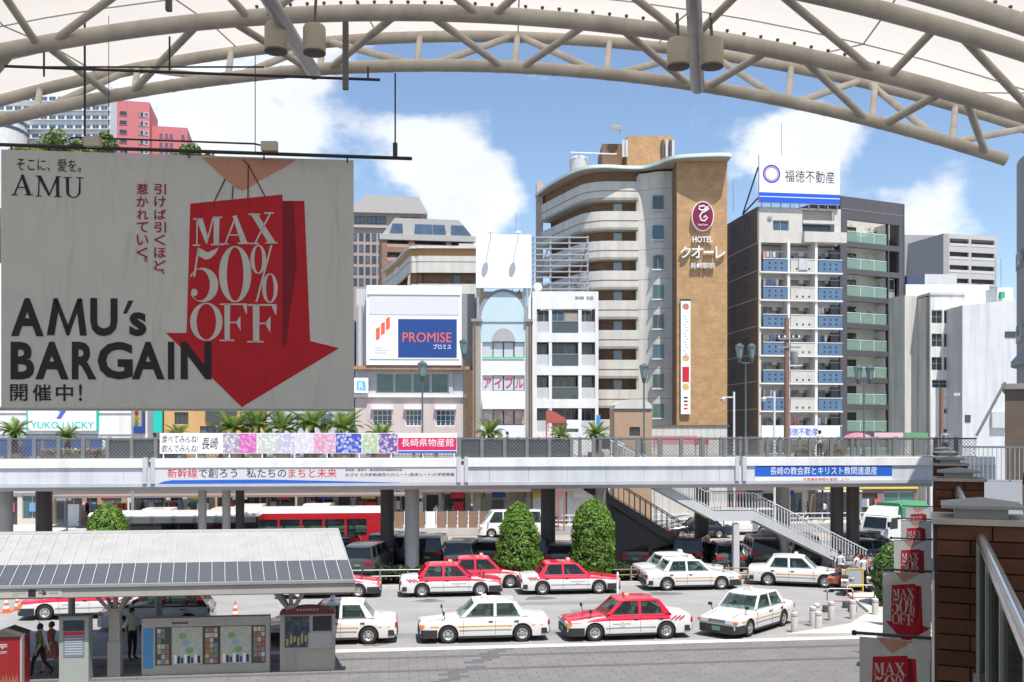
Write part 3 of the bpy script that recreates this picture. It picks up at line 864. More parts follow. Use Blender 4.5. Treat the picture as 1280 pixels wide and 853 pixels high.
def zz1(x, y): return (x/5.333, 180 + y/5.333)
amuA = [Q(zz1,(148,205),(156,212),(100,340),(90,340)), Q(zz1,(140,208),(158,204),(208,340),(180,340)), SR(zz1,112,186,288,7), SR(zz1,78,118,337,7), SR(zz1,165,222,337,7)]
amuM = [Q(zz1,(258,215),(267,215),(262,350),(254,350)), Q(zz1,(248,214),(276,214),(334,335),(326,350)), Q(zz1,(378,220),(390,220),(330,352),(324,345)), Q(zz1,(372,220),(394,220),(396,350),(376,352)), SR(zz1,236,276,212,6), SR(zz1,238,280,346,6), SR(zz1,362,414,350,6), SR(zz1,374,408,217,6)]
amuU = [Q(zz1,(440,225),(460,225),(462,320),(442,315))]
for i in range(12):
    a0, a1 = R(180 - 15*i), R(180 - 15*(i+1))
    o = lambda a: zz1(490 + 49*math.cos(a), 315 + 46*math.sin(a)); q = lambda a: zz1(492 + 33*math.cos(a), 315 + 40*math.sin(a))
    amuU.append([o(a0), q(a0), q(a1), o(a1)])
amuU += [Q(zz1,(529,228),(537,228),(539,318),(525,318)), SR(zz1,424,478,222,6), SR(zz1,510,556,224,6)]
for gset in (amuA, amuM, amuU): glyph(gset, b_black)
def btext(body, a, t, b, bt, m, bold, **k):
    text(bn, body, m, BN.u(a), BN.u(b), BN.z((a+b)/2, bt), BN.z((a+b)/2, t), -.0056, bold, thick=.003, **k)
btext('そこに、愛を。', 21, 198.5, 101.5, 214.5, b_black, .004)
for col, x0, x1, y0 in (('引けば引くほど、', 193, 207.5, 229), ('惹かれていく。', 171, 185.5, 229)):
    for i, ch in enumerate(col):
        if ch in '、。': btext(ch, x0 + 9, y0 + i*15.9 - 2, x0 + 13, y0 + i*15.9 + 3, b_lred, .02)
        else: btext(ch, x0, y0 + i*15.9 + 1, x1, y0 + i*15.9 + 14.2, b_lred, .02)
def zz3(x, y): return (x/4.7375, 340 + y/4.7375)
glyph([Q(zz3,(278,376),(318,157),(342,157),(347,235),(322,376)), Q(zz3,(318,157),(342,157),(410,330),(404,378),(396,378)), Q(zz3,(460,157),(486,157),(410,378),(398,378),(392,345)), Q(zz3,(460,157),(486,157),(515,378),(474,378),(458,240))], b_black)
for ch, a, b in (('A', 14, 55), ('U', 113, 147), ('s', 162, 183)):
    btext(ch, a, 373 if ch != 's' else 390.5, b, 420.5, b_black, .034)
bpoly([(160.5, 376), (167, 376), (158.5, 392.5), (154, 392)], b_black, 'lettering', 3)
for ch, a, b in (('B', 13.5, 43), ('A', 44.5, 86), ('R', 90, 121), ('G', 122, 166), ('A', 165, 206), ('I', 210, 218), ('N', 226, 264.5)):
    btext(ch, a, 427.5, b, 474.5, b_black, .034)
for ch, a, b in (('開', 13, 34.5), ('催', 41, 64), ('中', 70, 91.5), ('!', 99, 102.5)):
    btext(ch, a, 480.5, b, 501.5, b_black, .018)
# hanging pipes and cables
pipe_m = mat('black pipe', (.018, .017, .022), .45, .1)
hp = thing('hanging_pipe', 'thin black pipe carrying the big sale banner', 'pipe', (0, 0, 0))
def hpt(px, py, Y=13.95): return (PX(px, Y), Y, PZ(py, Y))
MB().path([hpt(-60, 179), hpt(515, 198.5)], .026, 8).build('main_pipe', pipe_m, hp)
MB().path([hpt(105, 183, 13.9), hpt(88, 180, 13.9), hpt(86, 174, 13.9), hpt(95, 172, 13.9), hpt(318, 180, 13.9), hpt(335, 184, 13.9)], .014, 6).build('conduit', pipe_m, hp)
for px, yt, yb, r in ((106, -40, 183, .016), (319, 70, 192, .007), (494, 92, 196, .012), (136, 20, 186, .005)): MB().tube(hpt(px, yt, 13.95), hpt(px, yb, 13.95), r, 6).build('hanger_cable', pipe_m, hp)
MB().box(-.03, .03, -.03, .03, 0, .2).build('hanger_bracket', pipe_m, hp, hpt(494, 197))
for px, py in ((116, 178), (337, 184)): MB().box(-.11, .11, -.05, .05, -.06, .07).build('junction_box', lamp_m, hp, hpt(px, py, 13.85))
for px in (14, 80, 158, 236, 330, 434): MB().tube(hpt(px, 181 + px*.034), hpt(px, 190 + px*.032), .012, 6).build('shackle', pipe_m, hp)
up = thing('upper_pipe', 'black pipe running below the left side of the canopy truss', 'pipe', (0, 0, 0))
MB().path([hpt(6, 83, 13.3), hpt(475, 100, 13.3)], .02, 8).build('pipe_run', pipe_m, up)
MB().path([hpt(52, 84, 13.3), hpt(330, 84, 13.3)], .012, 6).build('conduit', pipe_m, up)
for px, a, b in ((55, 66, 96), (212, 46, 92), (460, 84, 100)): MB().tube(hpt(px, a, 13.3), hpt(px, b, 13.3), .014, 6).build('hanger_rod', pipe_m, up)

# ================================================================ TERRACE: brick piers, glass rail, flags
TA = R(22.9)
def tloc(u, v, z=0): return Vector((u*math.cos(TA) + v*math.sin(TA), -u*math.sin(TA) + v*math.cos(TA), z))
brick_ms = [mat('terrace brick %d' % i, c, .8, .18, 6, 0, 0, .3, 40, .2) for i, c in enumerate(((.072, .030, .020), (.085, .036, .023), (.060, .026, .018), (.097, .043, .027)))]
mortar = mat('terrace mortar', (.045, .035, .03), .9, .1)
capm = mat('pier cap metal', (.20, .205, .205), .45, .1, 3, 0, .5)
capstone = mat('pier stone', (.27, .26, .245), .7, .1)
bfar = brickmat('terrace brick far', (.115, .048, .030), (.085, .036, .025), (.045, .035, .03), 1.0, .33, .1)
tw = thing('terrace_edge_wall', 'dark red brick terrace edge wall with its facade below', 'wall', (0, 0, 0), -TA)
MB().box(.02, 1.6, 7.6, 37, 0, 5.6).build('facade', bfar, tw)
MB().box(.0, 1.7, 7.6, 37, 5.6, 5.9).build('cornice', capstone, tw)
MB().tube((.03, 7.3, 0), (.03, 7.3, 6.6), .035, 8).build('drain_pipe', mat('cream pipe', (.50, .45, .36), .6, .1), tw)
tf = MB().box(.6, 16, 7.6, 37, 5.9, 6.0).build('terrace_floor', mat('terrace decking', (.19, .20, .215), .7, .12, 2), None, (0, 0, 0), -TA); struct(tf)
bmesh_cache = [MB().box(.004, .326, 0, .08, .004, .096).mesh('brick', m) for m in brick_ms]
hmesh_cache = [MB().box(.004, .196, 0, .08, .004, .096).mesh('brick', m) for m in brick_ms]
PVS = [7.06 + 6.1*i for i in range(5)]
ordn = ['nearest', 'second nearest', 'third', 'fourth', 'farthest']
for i, v in enumerate(PVS):
    p = thing('brick_pier', ordn[i] + ' dark brick pier with grey metal cap along the terrace edge', 'pier', tloc(.012, v), -TA, 'terrace brick piers')
    W_ = .56
    zb_ = 4.2 if i < 2 else 5.0
    MB().box(.0, W_, .05, W_, 0, 7.0).build('core', mortar if i < 2 else bfar, p)
    if i < 3:
        rr = random.Random(i)
        c = 0; z = 7.0 - .102
        while z > zb_:
            if c % 2 == 0: segs = [(.0, 0), (.33, 1)]
            else: segs = [(.0, 1), (.20, 0)]
            for x, hf in segs:
                kk = rr.randrange(4)
                mobj('brick', (hmesh_cache if hf else bmesh_cache)[kk], p, (x + .012, rr.uniform(-.004, .004), z))
            z -= .102; c += 1
        if zb_ > 0: MB().box(-.002, W_ + .002, .002, .06, 0, z + .1).build('lower_face', bfar, p)
    MB().box(-.02, W_ + .03, -.03, W_ + .03, 7.0, 7.035).build('stone_top', capstone, p)
    MB().box(.12, .44, .12, .44, 7.035, 7.10).build('lantern_base', midgrey, p)
    e0, e1 = .04, .53
    MB().add([(e0,e0,7.10),(e1,e0,7.10),(e1,e1,7.10),(e0,e1,7.10),(e0,e0,7.12),(e1,e0,7.12),(e1,e1,7.12),(e0,e1,7.12),(.285,.285,7.165)],
             [(3,2,1,0),(0,1,5,4),(1,2,6,5),(2,3,7,6),(3,0,4,7),(4,5,8),(5,6,8),(6,7,8),(7,4,8)]).build('cap', capm, p)
glass_g = glassmat('green balustrade glass', (.10, .17, .16), .30)
gb_lab = ['nearest glass balustrade with polished steel handrail beside the brick pier', 'glass balustrade between the nearest two brick piers', 'glass balustrade between the second and third piers', 'glass balustrade between the third and fourth piers', 'glass balustrade before the farthest pier']
for i, (a, b) in enumerate([(.9, 7.1)] + [(PVS[k] + .58, PVS[k+1]) for k in range(4)]):
    t = thing('glass_balustrade', gb_lab[i], 'railing', tloc(.28, a), -TA, 'terrace glass balustrades')
    Lg = b - a
    MB().path([(0, 0, 6.93), (0, Lg - .02, 6.93)], .032, 14).build('handrail', chrome, t, smooth=50)
    MB().box(-.008, .008, .02, Lg - .12, 6.05, 6.86).build('glass_panel', glass_g, t)
    for k in range(int(Lg/1.2) + 1):
        y = Lg - .06 - k*1.2
        bx('rail_post', railgrey, t, -.022, .022, y - .03, y + .03, 5.7, 6.90)
    bx('base_channel', steel, t, -.04, .04, 0, Lg, 5.95, 6.05)
    MB().path([(.04, 0, 6.80), (.04, Lg - .02, 6.80)], .012, 8).build('lower_rail', chrome, t)
# rail across the end of the terrace
t = thing('end_railing', 'thin grey bar railing across the far end of the terrace', 'railing', tloc(.8, 35.5), -TA)
bx('top_rail', railgrey, t, 0, 6, -.03, .03, 7.08, 7.14)
bal = MB().box(-.012, .012, -.012, .012, 6.0, 7.08).mesh('baluster', steel)
for k in range(45): mobj('baluster', bal, t, (.06 + k*.13, 0, 0))
for k in range(5): bx('rail_post', railgrey, t, k*1.45, k*1.45 + .06, -.03, .03, 6.0, 7.08)
# flags
f_cloth = clothmat('flag cloth', (.58, .58, .56), .3, .3)
f_lab = ['nearest hanging sale flag with red arrow bag beside the brick wall', 'second nearest hanging sale flag with red arrow bag', 'third hanging sale flag with red arrow bag', 'fourth hanging sale flag with red arrow bag', 'farthest hanging sale flag beside the brick wall']
for i, Y in enumerate((13.4, 19.8, 25.7, 31.6, 37.0)):
    v = Y/math.cos(TA)
    t = thing('sale_flag', f_lab[i], 'flag', tloc(0, v, 4.82), -TA, 'sale flags along the wall')
    MB().tube((.05, 0, 0), (-1.0, 0, 0), .022, 8).build('rod', pipe_m, t)
    MB().lathe([(.001, -.04), (.034, -.03), (.036, .02), (.001, .04)], 10, (-1.0, 0, 0)).build('finial', pipe_m, t)
    MB().box(-.93, -.03, 0, .006, -1.78, -.05).build('cloth_sheet', f_cloth, t)
    def fq(x, z): return (-.93 + .90*x, -.05 - 1.73*z)
    def fp(pts, m, l): MB().prism([fq(*p) for p in pts][::-1], -.001 - .0015*l, -.0005).build('print', m, t)
    fp([((p[0] - 207.4)/216.6*.93 + .06, max(0, (p[1] - 197)/313*.82)) for p in [(252,197),(371,199.5),(350,213),(325,226),(311,235.5),(303,238.5),(296,236),(281,224)]], b_skin, 1)
    fp([((p[0] - 207.4)/216.6*.93 + .06, (p[1] - 197)/313*.82) for p in [(237.9,254.8),(352.9,243.4),(353.5,251.4),(380.4,251.4),(387.8,426.5),(424,435.4),(302.3,509.2),(207.4,416.4),(233.3,416.4)]], b_red, 1)
    fp([((p[0] - 207.4)/216.6*.93 + .06, (p[1] - 197)/313*.82) for p in [(353.5,251.6),(367,251.6),(371,330),(362,395),(357,432),(352.5,434)]], b_dred, 2)
    for gset in (serif_M, serif_A, serif_X, five, zero, pct, ooo, ff1, ff2):
        mb = MB()
        for P in gset: mb.prism([fq((p[0] - 207.4)/216.6*.93 + .06, (p[1] - 197)/313*.82) for p in P][::-1], -.0062, -.0042)
        mb.build('lettering', f_cloth, t)
    for col, x0 in (('AMU', .74), ('BA', .48), ('開催', .22)):
        for k, ch in enumerate(col):
            (xa, za), (xb, zb2) = fq(x0, .885 + k*.045 - .055), fq(x0 + .14, .885 + k*.045 - .09)
            text(t, ch, b_black, xa, xb, za, zb2, -.002, .03, thick=.002)
# station wing at the right edge
sw = thing('station_wing', 'brown stone station wing with rounded grey tower at the right edge', 'building', (0, 0, 0))
brownst = mat('brown stone', (.16, .115, .085), .7, .12, 1.5, .15)
Y = 36.5
wb0 = Vector((PX(1256, Y), Y, 0))
MB().box(0, 8, 0, 9, 0, PZ(487, Y)).build('base_block', brownst, sw, wb0, -R(27.5))
MB().box(-.12, 8, -.12, 9, PZ(487, Y), PZ(480, Y)).build('coping', capstone, sw, wb0, -R(27.5))
Y = 45
xc = PX(1275, Y) + 5.45
MB().lathe([(5.0, 6), (5.0, PZ(190, Y))], 40, (xc, Y, 0)).build('tower', midgrey, sw, smooth=60)
MB().lathe([(5.25, PZ(455, Y)), (5.25, PZ(448, Y)), (5.0, PZ(440, Y))], 40, (xc, Y, 0)).build('tower_ledge', midgrey, sw, smooth=60)
for py in (330, 425): MB().lathe([(5.04, PZ(py, Y)), (5.04, PZ(py - 22, Y))], 40, (xc, Y, 0)).build('window_band', win_blue, sw, smooth=60)
MB().path([(PX(1222, 36.3), 36.4, PZ(545, 36.3)), (PX(1258, 36.3), 36.4, PZ(478, 36.3))], .05, 6).build('awning_arm', railgrey, sw)
# ================================================================ BUILDINGS across the road
cream = mat('cream wall', (.60, .575, .52), .7, .07, .6, .16)
tan_tile = brickmat('hotel tan tile', (.48, .285, .13), (.40, .23, .10), (.38, .25, .13), 1.0, .45, .15, rough=.65)
brown_tile = brickmat('hotel brown tile', (.235, .135, .075), (.19, .105, .06), (.16, .10, .07), 1.0, .45, .2)
eave_green = mat('copper green eave', (.33, .55, .46), .6, .08)
sill_w = mat('white sill', (.75, .75, .74), .5, .05)
frame_green = mat('teal window frame', (.14, .26, .25), .5, .05)
frame_alu = mat('aluminium frame', (.45, .46, .47), .4, .05, 3, 0, .5)
frame_dark = mat('dark frame', (.05, .05, .055), .5, .05)
ac_m = mat('air conditioner', (.62, .61, .58), .5, .08)

def thing_at(name, label, fc, cat='building'):
    return thing(name, label, cat, fc.at(0), fc.r)

# ---------------------------------------------------------------- hotel
HT = thing('hotel_building', 'tall curved cream hotel with tan brick slab and maroon oval sign', 'building', (0, 0, 0))
def bez(pts, n=6):
    out = []
    for i in range(len(pts)-1):
        p0, p1, p2, p3 = [Vector(pts[max(0, min(len(pts)-1, k))]) for k in (i-1, i, i+1, i+2)]
        for j in range(n):
            t = j/n
            out.append(.5*((2*p1) + (p2-p0)*t + (2*p0-5*p1+4*p2-p3)*t*t + (-p0+3*p1-3*p2+p3)*t**3))
    out.append(Vector(pts[-1]))
    return out
hx = lambda px, Y: PX(px, Y)
front = bez([(3.0, 106.5), (4.7, 102.2), (6.3, 98.4), (7.2, 96.9), (8.6, 96.1), (10.4, 96.05), (12.2, 96.1)], 5)
white_part = bez([(12.2, 96.1), (12.9, 95.95), (13.6, 95.45), (14.3, 95.2), (15.35, 95.15)], 5)
def strip(pl, z0, z1, th=.18, back=True):
    """a curved wall strip along a plan line, th thick to the back"""
    mb = MB(); n = len(pl)
    off = []
    for i, p in enumerate(pl):
        t = (pl[min(i+1, n-1)] - pl[max(i-1, 0)]).normalized()
        off.append(p + Vector((-t.y, t.x))*th)
    for i in range(n-1):
        a, b, c, d = pl[i], pl[i+1], off[i+1], off[i]
        mb.quad((a.x,a.y,z0),(b.x,b.y,z0),(b.x,b.y,z1),(a.x,a.y,z1)); mb.quad((c.x,c.y,z0),(d.x,d.y,z0),(d.x,d.y,z1),(c.x,c.y,z1))
        mb.quad((a.x,a.y,z1),(b.x,b.y,z1),(c.x,c.y,z1),(d.x,d.y,z1)); mb.quad((d.x,d.y,z0),(c.x,c.y,z0),(b.x,b.y,z0),(a.x,a.y,z0))
    for q, w in ((pl[0], off[0]), (pl[-1], off[-1])):
        mb.quad((q.x,q.y,z0),(w.x,w.y,z0),(w.x,w.y,z1),(q.x,q.y,z1))
    return mb
def offs(pl, d):
    n = len(pl); out = []
    for i, p in enumerate(pl):
        t = (pl[min(i+1, n-1)] - pl[max(i-1, 0)]).normalized()
        out.append(p + Vector((-t.y, t.x))*d)
    return out
def hz(py, Y=96): return PZ(py, Y)
inner = offs(front, 1.25)
strip(inner, 0, hz(214), .25).build('corridor_wall', brown_tile, HT, fix=True)
zroof = hz(213)
pitch = 37.2/F*96
doorblue = mat('pale blue door', (.40, .48, .52), .5, .05)
tops = [hz(226.8) - pitch*k for k in range(12)]
for k, zt_ in enumerate(tops):
    zb_ = zt_ - 1.74
    if zb_ < .5: break
    strip(front, zb_, zt_, .16).build('balcony_band', cream, HT, smooth=40, fix=True)
    strip(offs(front, -.025), zb_ + .80, zb_ + .86, .02).build('band_groove', brown_tile, HT, smooth=40, fix=True)
    MB().prism([tuple(p) for p in front] + [tuple(p) for p in reversed(inner)], zb_ - .02, zb_ + .18, 'z').build('corridor_floor', cream, HT)
    # doors and windows of the corridor
    for px in (772,):
        Y = 97.35
        bx('corridor_door', doorblue, HT, PX(px, Y) - .40, PX(px, Y) + .40, 97.22, 97.28, zb_ + .18, zb_ + 2.72)
    for f in (.18, .38, .55, .72):
        i = int(f*(len(inner)*.55)); p = inner[i]; q = inner[i+1]
        t = thing  # local alias unused
        d = (q - p).normalized()
        mb = MB().bar((p.x - d.y*-.03, p.y - .05, zb_ + 1.15), (p.x + d.x*.9, p.y - .05 + d.y*.9, zb_ + 1.15), .05, 2.0)
        mb.build('corridor_window', win_dark, HT)
# solid curved white section with windows, and its joints
strip(white_part, 0, hz(217), .35).build('curved_wall', cream, HT, smooth=40, fix=True)
for k in range(11):
    z = hz(226.8) - pitch*k
    strip(offs(white_part, -.006), z - .89, z - .86, .012).build('wall_joint', brown_tile, HT, smooth=40, fix=True)
    Yw = 95.12
    a, b = PX(815.5, Yw), PX(829.5, Yw)
    zc = hz(283 + 0, 95.1) - 0
    zz = PZ(284 + 0, Yw) + 2*0
for k in range(-1, 9):
    Yw = 95.1
    zc = PZ(253.5 + 37.2*(k+0), Yw) if k >= 0 else None
    if zc is None: continue
    o = window(HT, PX(815.5, Yw), PX(829.5, Yw), zc - .68, zc + .68, Yw - .02, frame_green, [win_dark, win_blue, win_dark, win_teal][k % 4], 1, 0, .07)
    bx('window_sill', sill_w, HT, PX(814.5, Yw), PX(830.5, Yw), Yw - .12, Yw + .02, zc - .78, zc - .69)
bx('corridor_end_wall', cream, HT, 12.05, 12.3, 96.2, 97.6, 0, hz(220))
# tan slab tower
xs0, xs1 = PX(846, 92.6), PX(909, 92.6)
MB().box(xs0, xs1, 92.6, 103, 0, hz(203, 92.8)).build('brick_slab', tan_tile, HT)
MB().box(xs0 - .012, xs0, 92.75, 97, 0, hz(203, 92.8) - .02).build('slab_shade_side', brown_tile, HT)  # brown sheet colours in the shadow on the slab's left side
MB().prism([tuple(p) for p in offs(front, 1.45)] + [(xs1 - .6, 98.0), (xs1 - .6, 112), (7.0, 112)], 0, hz(216), 'z').build('core_block', brown_tile, HT)
MB().box(PX(672, 106) - .1, PX(676, 106) + .25, 106.2, 110, 0, PZ(226, 106)).build('stair_fin', mat('hotel pink grey', (.42, .36, .33), .7, .08), HT)
# eave: a thin wavy roof edge
eave_out = bez([(2.5, 106.8), (3.9, 101.9), (5.6, 97.7), (7.1, 95.5), (9.0, 95.0), (11.0, 95.4), (12.6, 95.3), (13.8, 93.9), (15.0, 91.9), (17.3, 91.2), (19.3, 91.0), (20.1, 91.3)], 6)
eave_pts = [tuple(p) for p in eave_out] + [(20.1, 103.5), (14, 108), (3.5, 110)]
ze = 32.75
MB().prism(eave_pts, ze, ze + .16, 'z').build('roof_eave', mat('eave soffit', (.40, .34, .29), .7, .08), HT)
strip(offs(eave_out, -.05), ze + .10, ze + .36, .25).build('eave_edge', mat('eave edge pale', (.70, .76, .72), .6, .06), HT, smooth=40, fix=True)
strip(offs(eave_out, -.06), ze + .02, ze + .12, .26).build('eave_trim', eave_green, HT, smooth=40, fix=True)
strip(offs(front, .35), hz(228), ze, .15).build('upper_wall', brown_tile, HT, fix=True)
# plant house, tank, antennas
Y = 99
MB().box(PX(784, Y), PX(841, Y), Y, Y + 7, ze, PZ(170, Y)).build('plant_house', tan_tile, HT)
MB().box(PX(748, Y + 6), PX(784, Y), Y + 1.5, Y + 6.8, ze, PZ(172, Y) - .2).build('plant_annex', brown_tile, HT)
for px in (779, 783, 828, 833, 838, 841):
    bx('antenna_panel', lightgrey if px % 2 else darkgrey, HT, PX(px, Y) - .12, PX(px, Y) + .12, Y - .25, Y - .05, PZ(197, Y), PZ(176, Y))
MB().lathe([(1.0, ze), (1.0, PZ(200, 101)), (.6, PZ(196.5, 101)), (.1, PZ(195, 101))], 16, (PX(724, 101), 101, 0)).build('water_tank', lightgrey, HT, smooth=40)
MB().path([(PX(713, 100), 100, PZ(191, 100)), (PX(771, 100), 100, PZ(193, 100))], .07, 6).build('antenna_boom', rail_white, HT)
for px, y0, y1 in ((783, 128, 172), (775, 150, 172), (762, 158, 175), (724, 186, 198)): MB().tube((PX(px, 100), 100, PZ(y1, 100)), (PX(px, 100), 100, PZ(y0, 100)), .04, 5).build('antenna_mast', steel, HT)
MB().lathe([(.02, 0), (.35, .08), (.55, .28), (.6, .4)], 14, (PX(771, 100), 100, PZ(163, 100))).build('dish_antenna', rail_white, HT, smooth=50)
# lettering and oval emblem
maroon = mat('maroon sign', (.21, .005, .045), .45, .04)
ys = 92.6
ov = MB().prism([(PX(877.5, ys) + math.cos(2*PI*i/36)*(13.8/F*ys), PZ(271.5, ys) + math.sin(2*PI*i/36)*(18.5/F*ys)) for i in range(36)], ys - .42, ys - .003).build('oval_sign', sill_w, HT)
MB().prism([(PX(877.5, ys) + math.cos(2*PI*i/36)*(12.7/F*ys), PZ(271.5, ys) + math.sin(2*PI*i/36)*(17.3/F*ys)) for i in range(36)], ys - .45, ys - .421).build('sign_face', maroon, ov)
def hpx(px, py): return (PX(px, ys), ys - .455, PZ(py, ys))
MB().path([hpx(882, 262), hpx(878, 259), hpx(873, 260), hpx(872.5, 263), hpx(876, 265), hpx(881, 263), hpx(884, 260), hpx(884.5, 263), hpx(880, 266), hpx(876, 268), hpx(873.5, 272), hpx(875, 277), hpx(879.5, 278), hpx(883, 274), hpx(880.5, 271.5), hpx(878.5, 274)], .085, 6).build('emblem', sill_w, ov)
text(ov, 'Hotel Cuore', sill_w, PX(871.5, ys), PX(883.5, ys), PZ(283.5, ys), PZ(281, ys), ys - .452, .01)
def htext(body, a, t_, b, bt, bold=.02, th=.22):
    text(HT, body, sill_w, PX(a, ys), PX(b, ys), PZ(bt, ys), PZ(t_, ys), ys - .12, bold, thick=th)
htext('HOTEL', 865, 296.5, 890, 304, .015)
for ch, a, b, t_, bt in (('ク', 849.5, 863, 309, 323.5), ('オ', 863.5, 878, 308, 323.5), ('ー', 879, 891.5, 314.5, 317.5), ('レ', 893.5, 906, 309, 323.5)): htext(ch, a, t_, b, bt, .03)
htext('長崎駅前', 862.5, 329.5, 893, 336.5, .02)
# tall banner on the slab
vb = thing('vertical_banner', 'tall narrow white restaurant banner hanging on the tan hotel wall', 'banner', (PX(850.5, ys), ys - .2, 0))
def vl(px): return PX(px, ys) - PX(850.5, ys)
MB().box(0, vl(862.5), -.08, .05, PZ(518, ys), PZ(377, ys)).build('board', white_clean, vb)
MB().box(vl(850), vl(863), -.04, .09, PZ(377, ys), PZ(374.5, ys)).build('frame', frame_dark, vb)
vbw, vh = vl(862.5), (lambda p: PZ(p, ys))
pteal = mat('pale teal print', (.36, .56, .58), .6, .03)
for i in range(14):
    a_ = .28 + .2*((i*7) % 3)/2
    bx('small_print', pteal, vb, vbw*a_, vbw*(a_ + .26), -.084, -.081, vh(396.5 + i*3.6), vh(394.8 + i*3.6))
MB().box(vbw*.15, vbw*.85, -.084, -.081, vh(478), vh(459)).build('red_patch', red_print, vb)
for y_, c in ((384, (.35, .06, .05)), (448, (.55, .30, .12)), (484, (.62, .40, .15))):
    MB().prism([(vbw*.5 + vbw*.36*math.cos(2*PI*i/14), vh(y_) + .30*math.sin(2*PI*i/14)) for i in range(14)], -.085, -.081).build('dish_picture', picmat('dish print %d' % y_, c, (.75, .6, .35), 9), vb)
for i in range(4): bx('small_print', black_print if i > 1 else red_print, vb, vbw*.3, vbw*.7, -.084, -.081, vh(512 - i*4.5), vh(510 - i*4.5))

# ---------------------------------------------------------------- apartment block with blue balconies
AP = Fc(948.5, 100, 8)
ap = thing_at('blue_balcony_apartments', 'beige apartment block with blue balconies and realty sign on top', AP)
blue_pan = mat('blue balcony panel', (.10, .18, .29), .55, .10, 2, .12)
beige_pan = mat('beige balcony panel', (.56, .545, .50), .65, .07, 2, .12)
side_shade = mat('shaded side wall', (.15, .17, .22), .7, .08, .6, .1)  # left side carries the dark blue-grey of its shade as colour
W = AP.u(1051); AZ = lambda py, px=985: AP.z(px, py)
D = 13
back_wall = mat('apartment inner wall', (.46, .44, .40), .7, .08)
top_z = AZ(258.5, 950)
MB().box(0, W, 1.5, D, 0, AZ(305, 985)).build('core', back_wall, ap)
MB().box(-.15, .0, .9, D, 0, top_z).build('side_wall', side_shade, ap)
MB().box(-.17, -.0, -.05, .9, 0, top_z - .02).build('corner_strip', mat('corner brown', (.20, .175, .165), .7, .08, .6, .1), ap)
# upper storey
hol = [(AP.u(966), AP.u(986), AZ(289), AZ(276)), (AP.u(1003), AP.u(1043), AZ(290), AZ(262))]
wall_mesh(0, W, AZ(304), top_z, 0, .2, hol).build('upper_wall', beige_pan, ap)
MB().box(0, W, .8, D, AZ(304), top_z - .1).build('upper_core', back_wall, ap)
window(ap, *hol[0], .1, frame_alu, win_blue, 1, 0, .07)
bx('balcony_slab', beige_pan, ap, AP.u(1003), W + .4, -.5, .0, AZ(303), AZ(290))
bx('balcony_slab', beige_pan, ap, AP.u(1003), AP.u(1043), -.15, .1, AZ(279), AZ(275))
window(ap, AP.u(1005), AP.u(1041), AZ(289), AZ(279), .6, frame_dark, win_dark, 2, 0, .06)
MB().lathe([(.001, 0), (.25, .04), (.25, .06), (.001, .1)], 12, (0, 0, 0), 'y').build('wall_vent', midgrey, ap, (AP.u(962), -.11, AZ(274)))
cols = [(951.6, 983.5, blue_pan), (985.8, 1017.5, beige_pan), (1020.5, 1051, blue_pan)]
for px in (948.5, 984.6, 1019): bx('pillar', sill_w if px > 950 else beige_pan, ap, AP.u(px) - .13, AP.u(px) + .13, -.28, 1.5, 0, AZ(303))
vrng = random.Random(21)
curtain = mat('drawn curtain', (.42, .40, .36), .5, .1, 3, spec=.6)
laundry = [mat('laundry %d' % i, c, .8, .1) for i, c in enumerate(((.65, .65, .63), (.20, .28, .45), (.55, .25, .25), (.55, .52, .35), (.12, .12, .14)))]
bump_me = MB().lathe([(.09, 0), (.09, .03), (.05, .035)], 8, (0, 0, 0), 'y').mesh('relief_square', frame_dark)
dot = MB().box(-.09, .09, -.02, .02, -.09, .09).mesh('relief_square', frame_dark)
for k in range(9):
    ptop = AZ(325.3 + 34.6*k); pbot = ptop - 15.2/F*100.5
    if pbot < 3: break
    bx('floor_slab', sill_w, ap, -.02, W + .02, -.42, 1.5, pbot - .16, pbot - .02)
    bx('lintel', back_wall, ap, -.02, W - .0, .55, 1.5, pbot - .62, pbot - .17)
    for ci, (a, b, m) in enumerate(cols):
        x0, x1 = AP.u(a) + .05, AP.u(b) - .05
        if k == 0 and ci == 1: x1 = x1
        bp = bx('balcony_panel', m, ap, x0, x1, -.40, -.28, pbot, ptop)
        bx('coping', sill_w, ap, x0 - .02, x1 + .02, -.44, -.24, ptop + .002, ptop + .07)
        if k < 7:
            rows_ = (.3, .68) if m is blue_pan else (.25,)
            for rz_ in rows_:
                for cx_ in (.25, .5, .75):
                    mobj('relief_square', dot, ap, (x0 + (x1-x0)*cx_, -.405, pbot + (ptop-pbot)*rz_))
        if k < 7:
            wx0 = x0 + .15
            window(ap, wx0, wx0 + 1.05, pbot + .1, pbot + 2.05, 1.42, frame_alu, vrng.choice([win_dark, win_dark, win_blue, curtain]), 1, 0, .06)
            if vrng.random() < .45:
                for q in range(vrng.randint(2, 5)):
                    lx = x0 + .25 + q*.34
                    bx('laundry', vrng.choice(laundry), ap, lx, lx + .26, .21, .235, ptop + .18 + .1*(q % 2), ptop + .84)
            bx('laundry_pole', steel, ap, x0, x1, .2, .24, ptop + .85, ptop + .89)
            if ci != 2: window(ap, x1 - .55, x1 - .1, pbot + .9, pbot + 1.9, 1.42, frame_alu, win_teal, 0, 0, .05)
            else: bx('partition', darkgrey, ap, x1 - .85, x1 - .05, .3, 1.45, pbot, pbot + 2.4)
            bx('air_conditioner', ac_m, ap, x1 - 1.15, x1 - .65, .9, 1.3, ptop + .62, ptop + 1.0)
bx('service_panel', lightgrey, ap, AP.u(996), AP.u(1007), -.5, -.41, AZ(338), AZ(324))
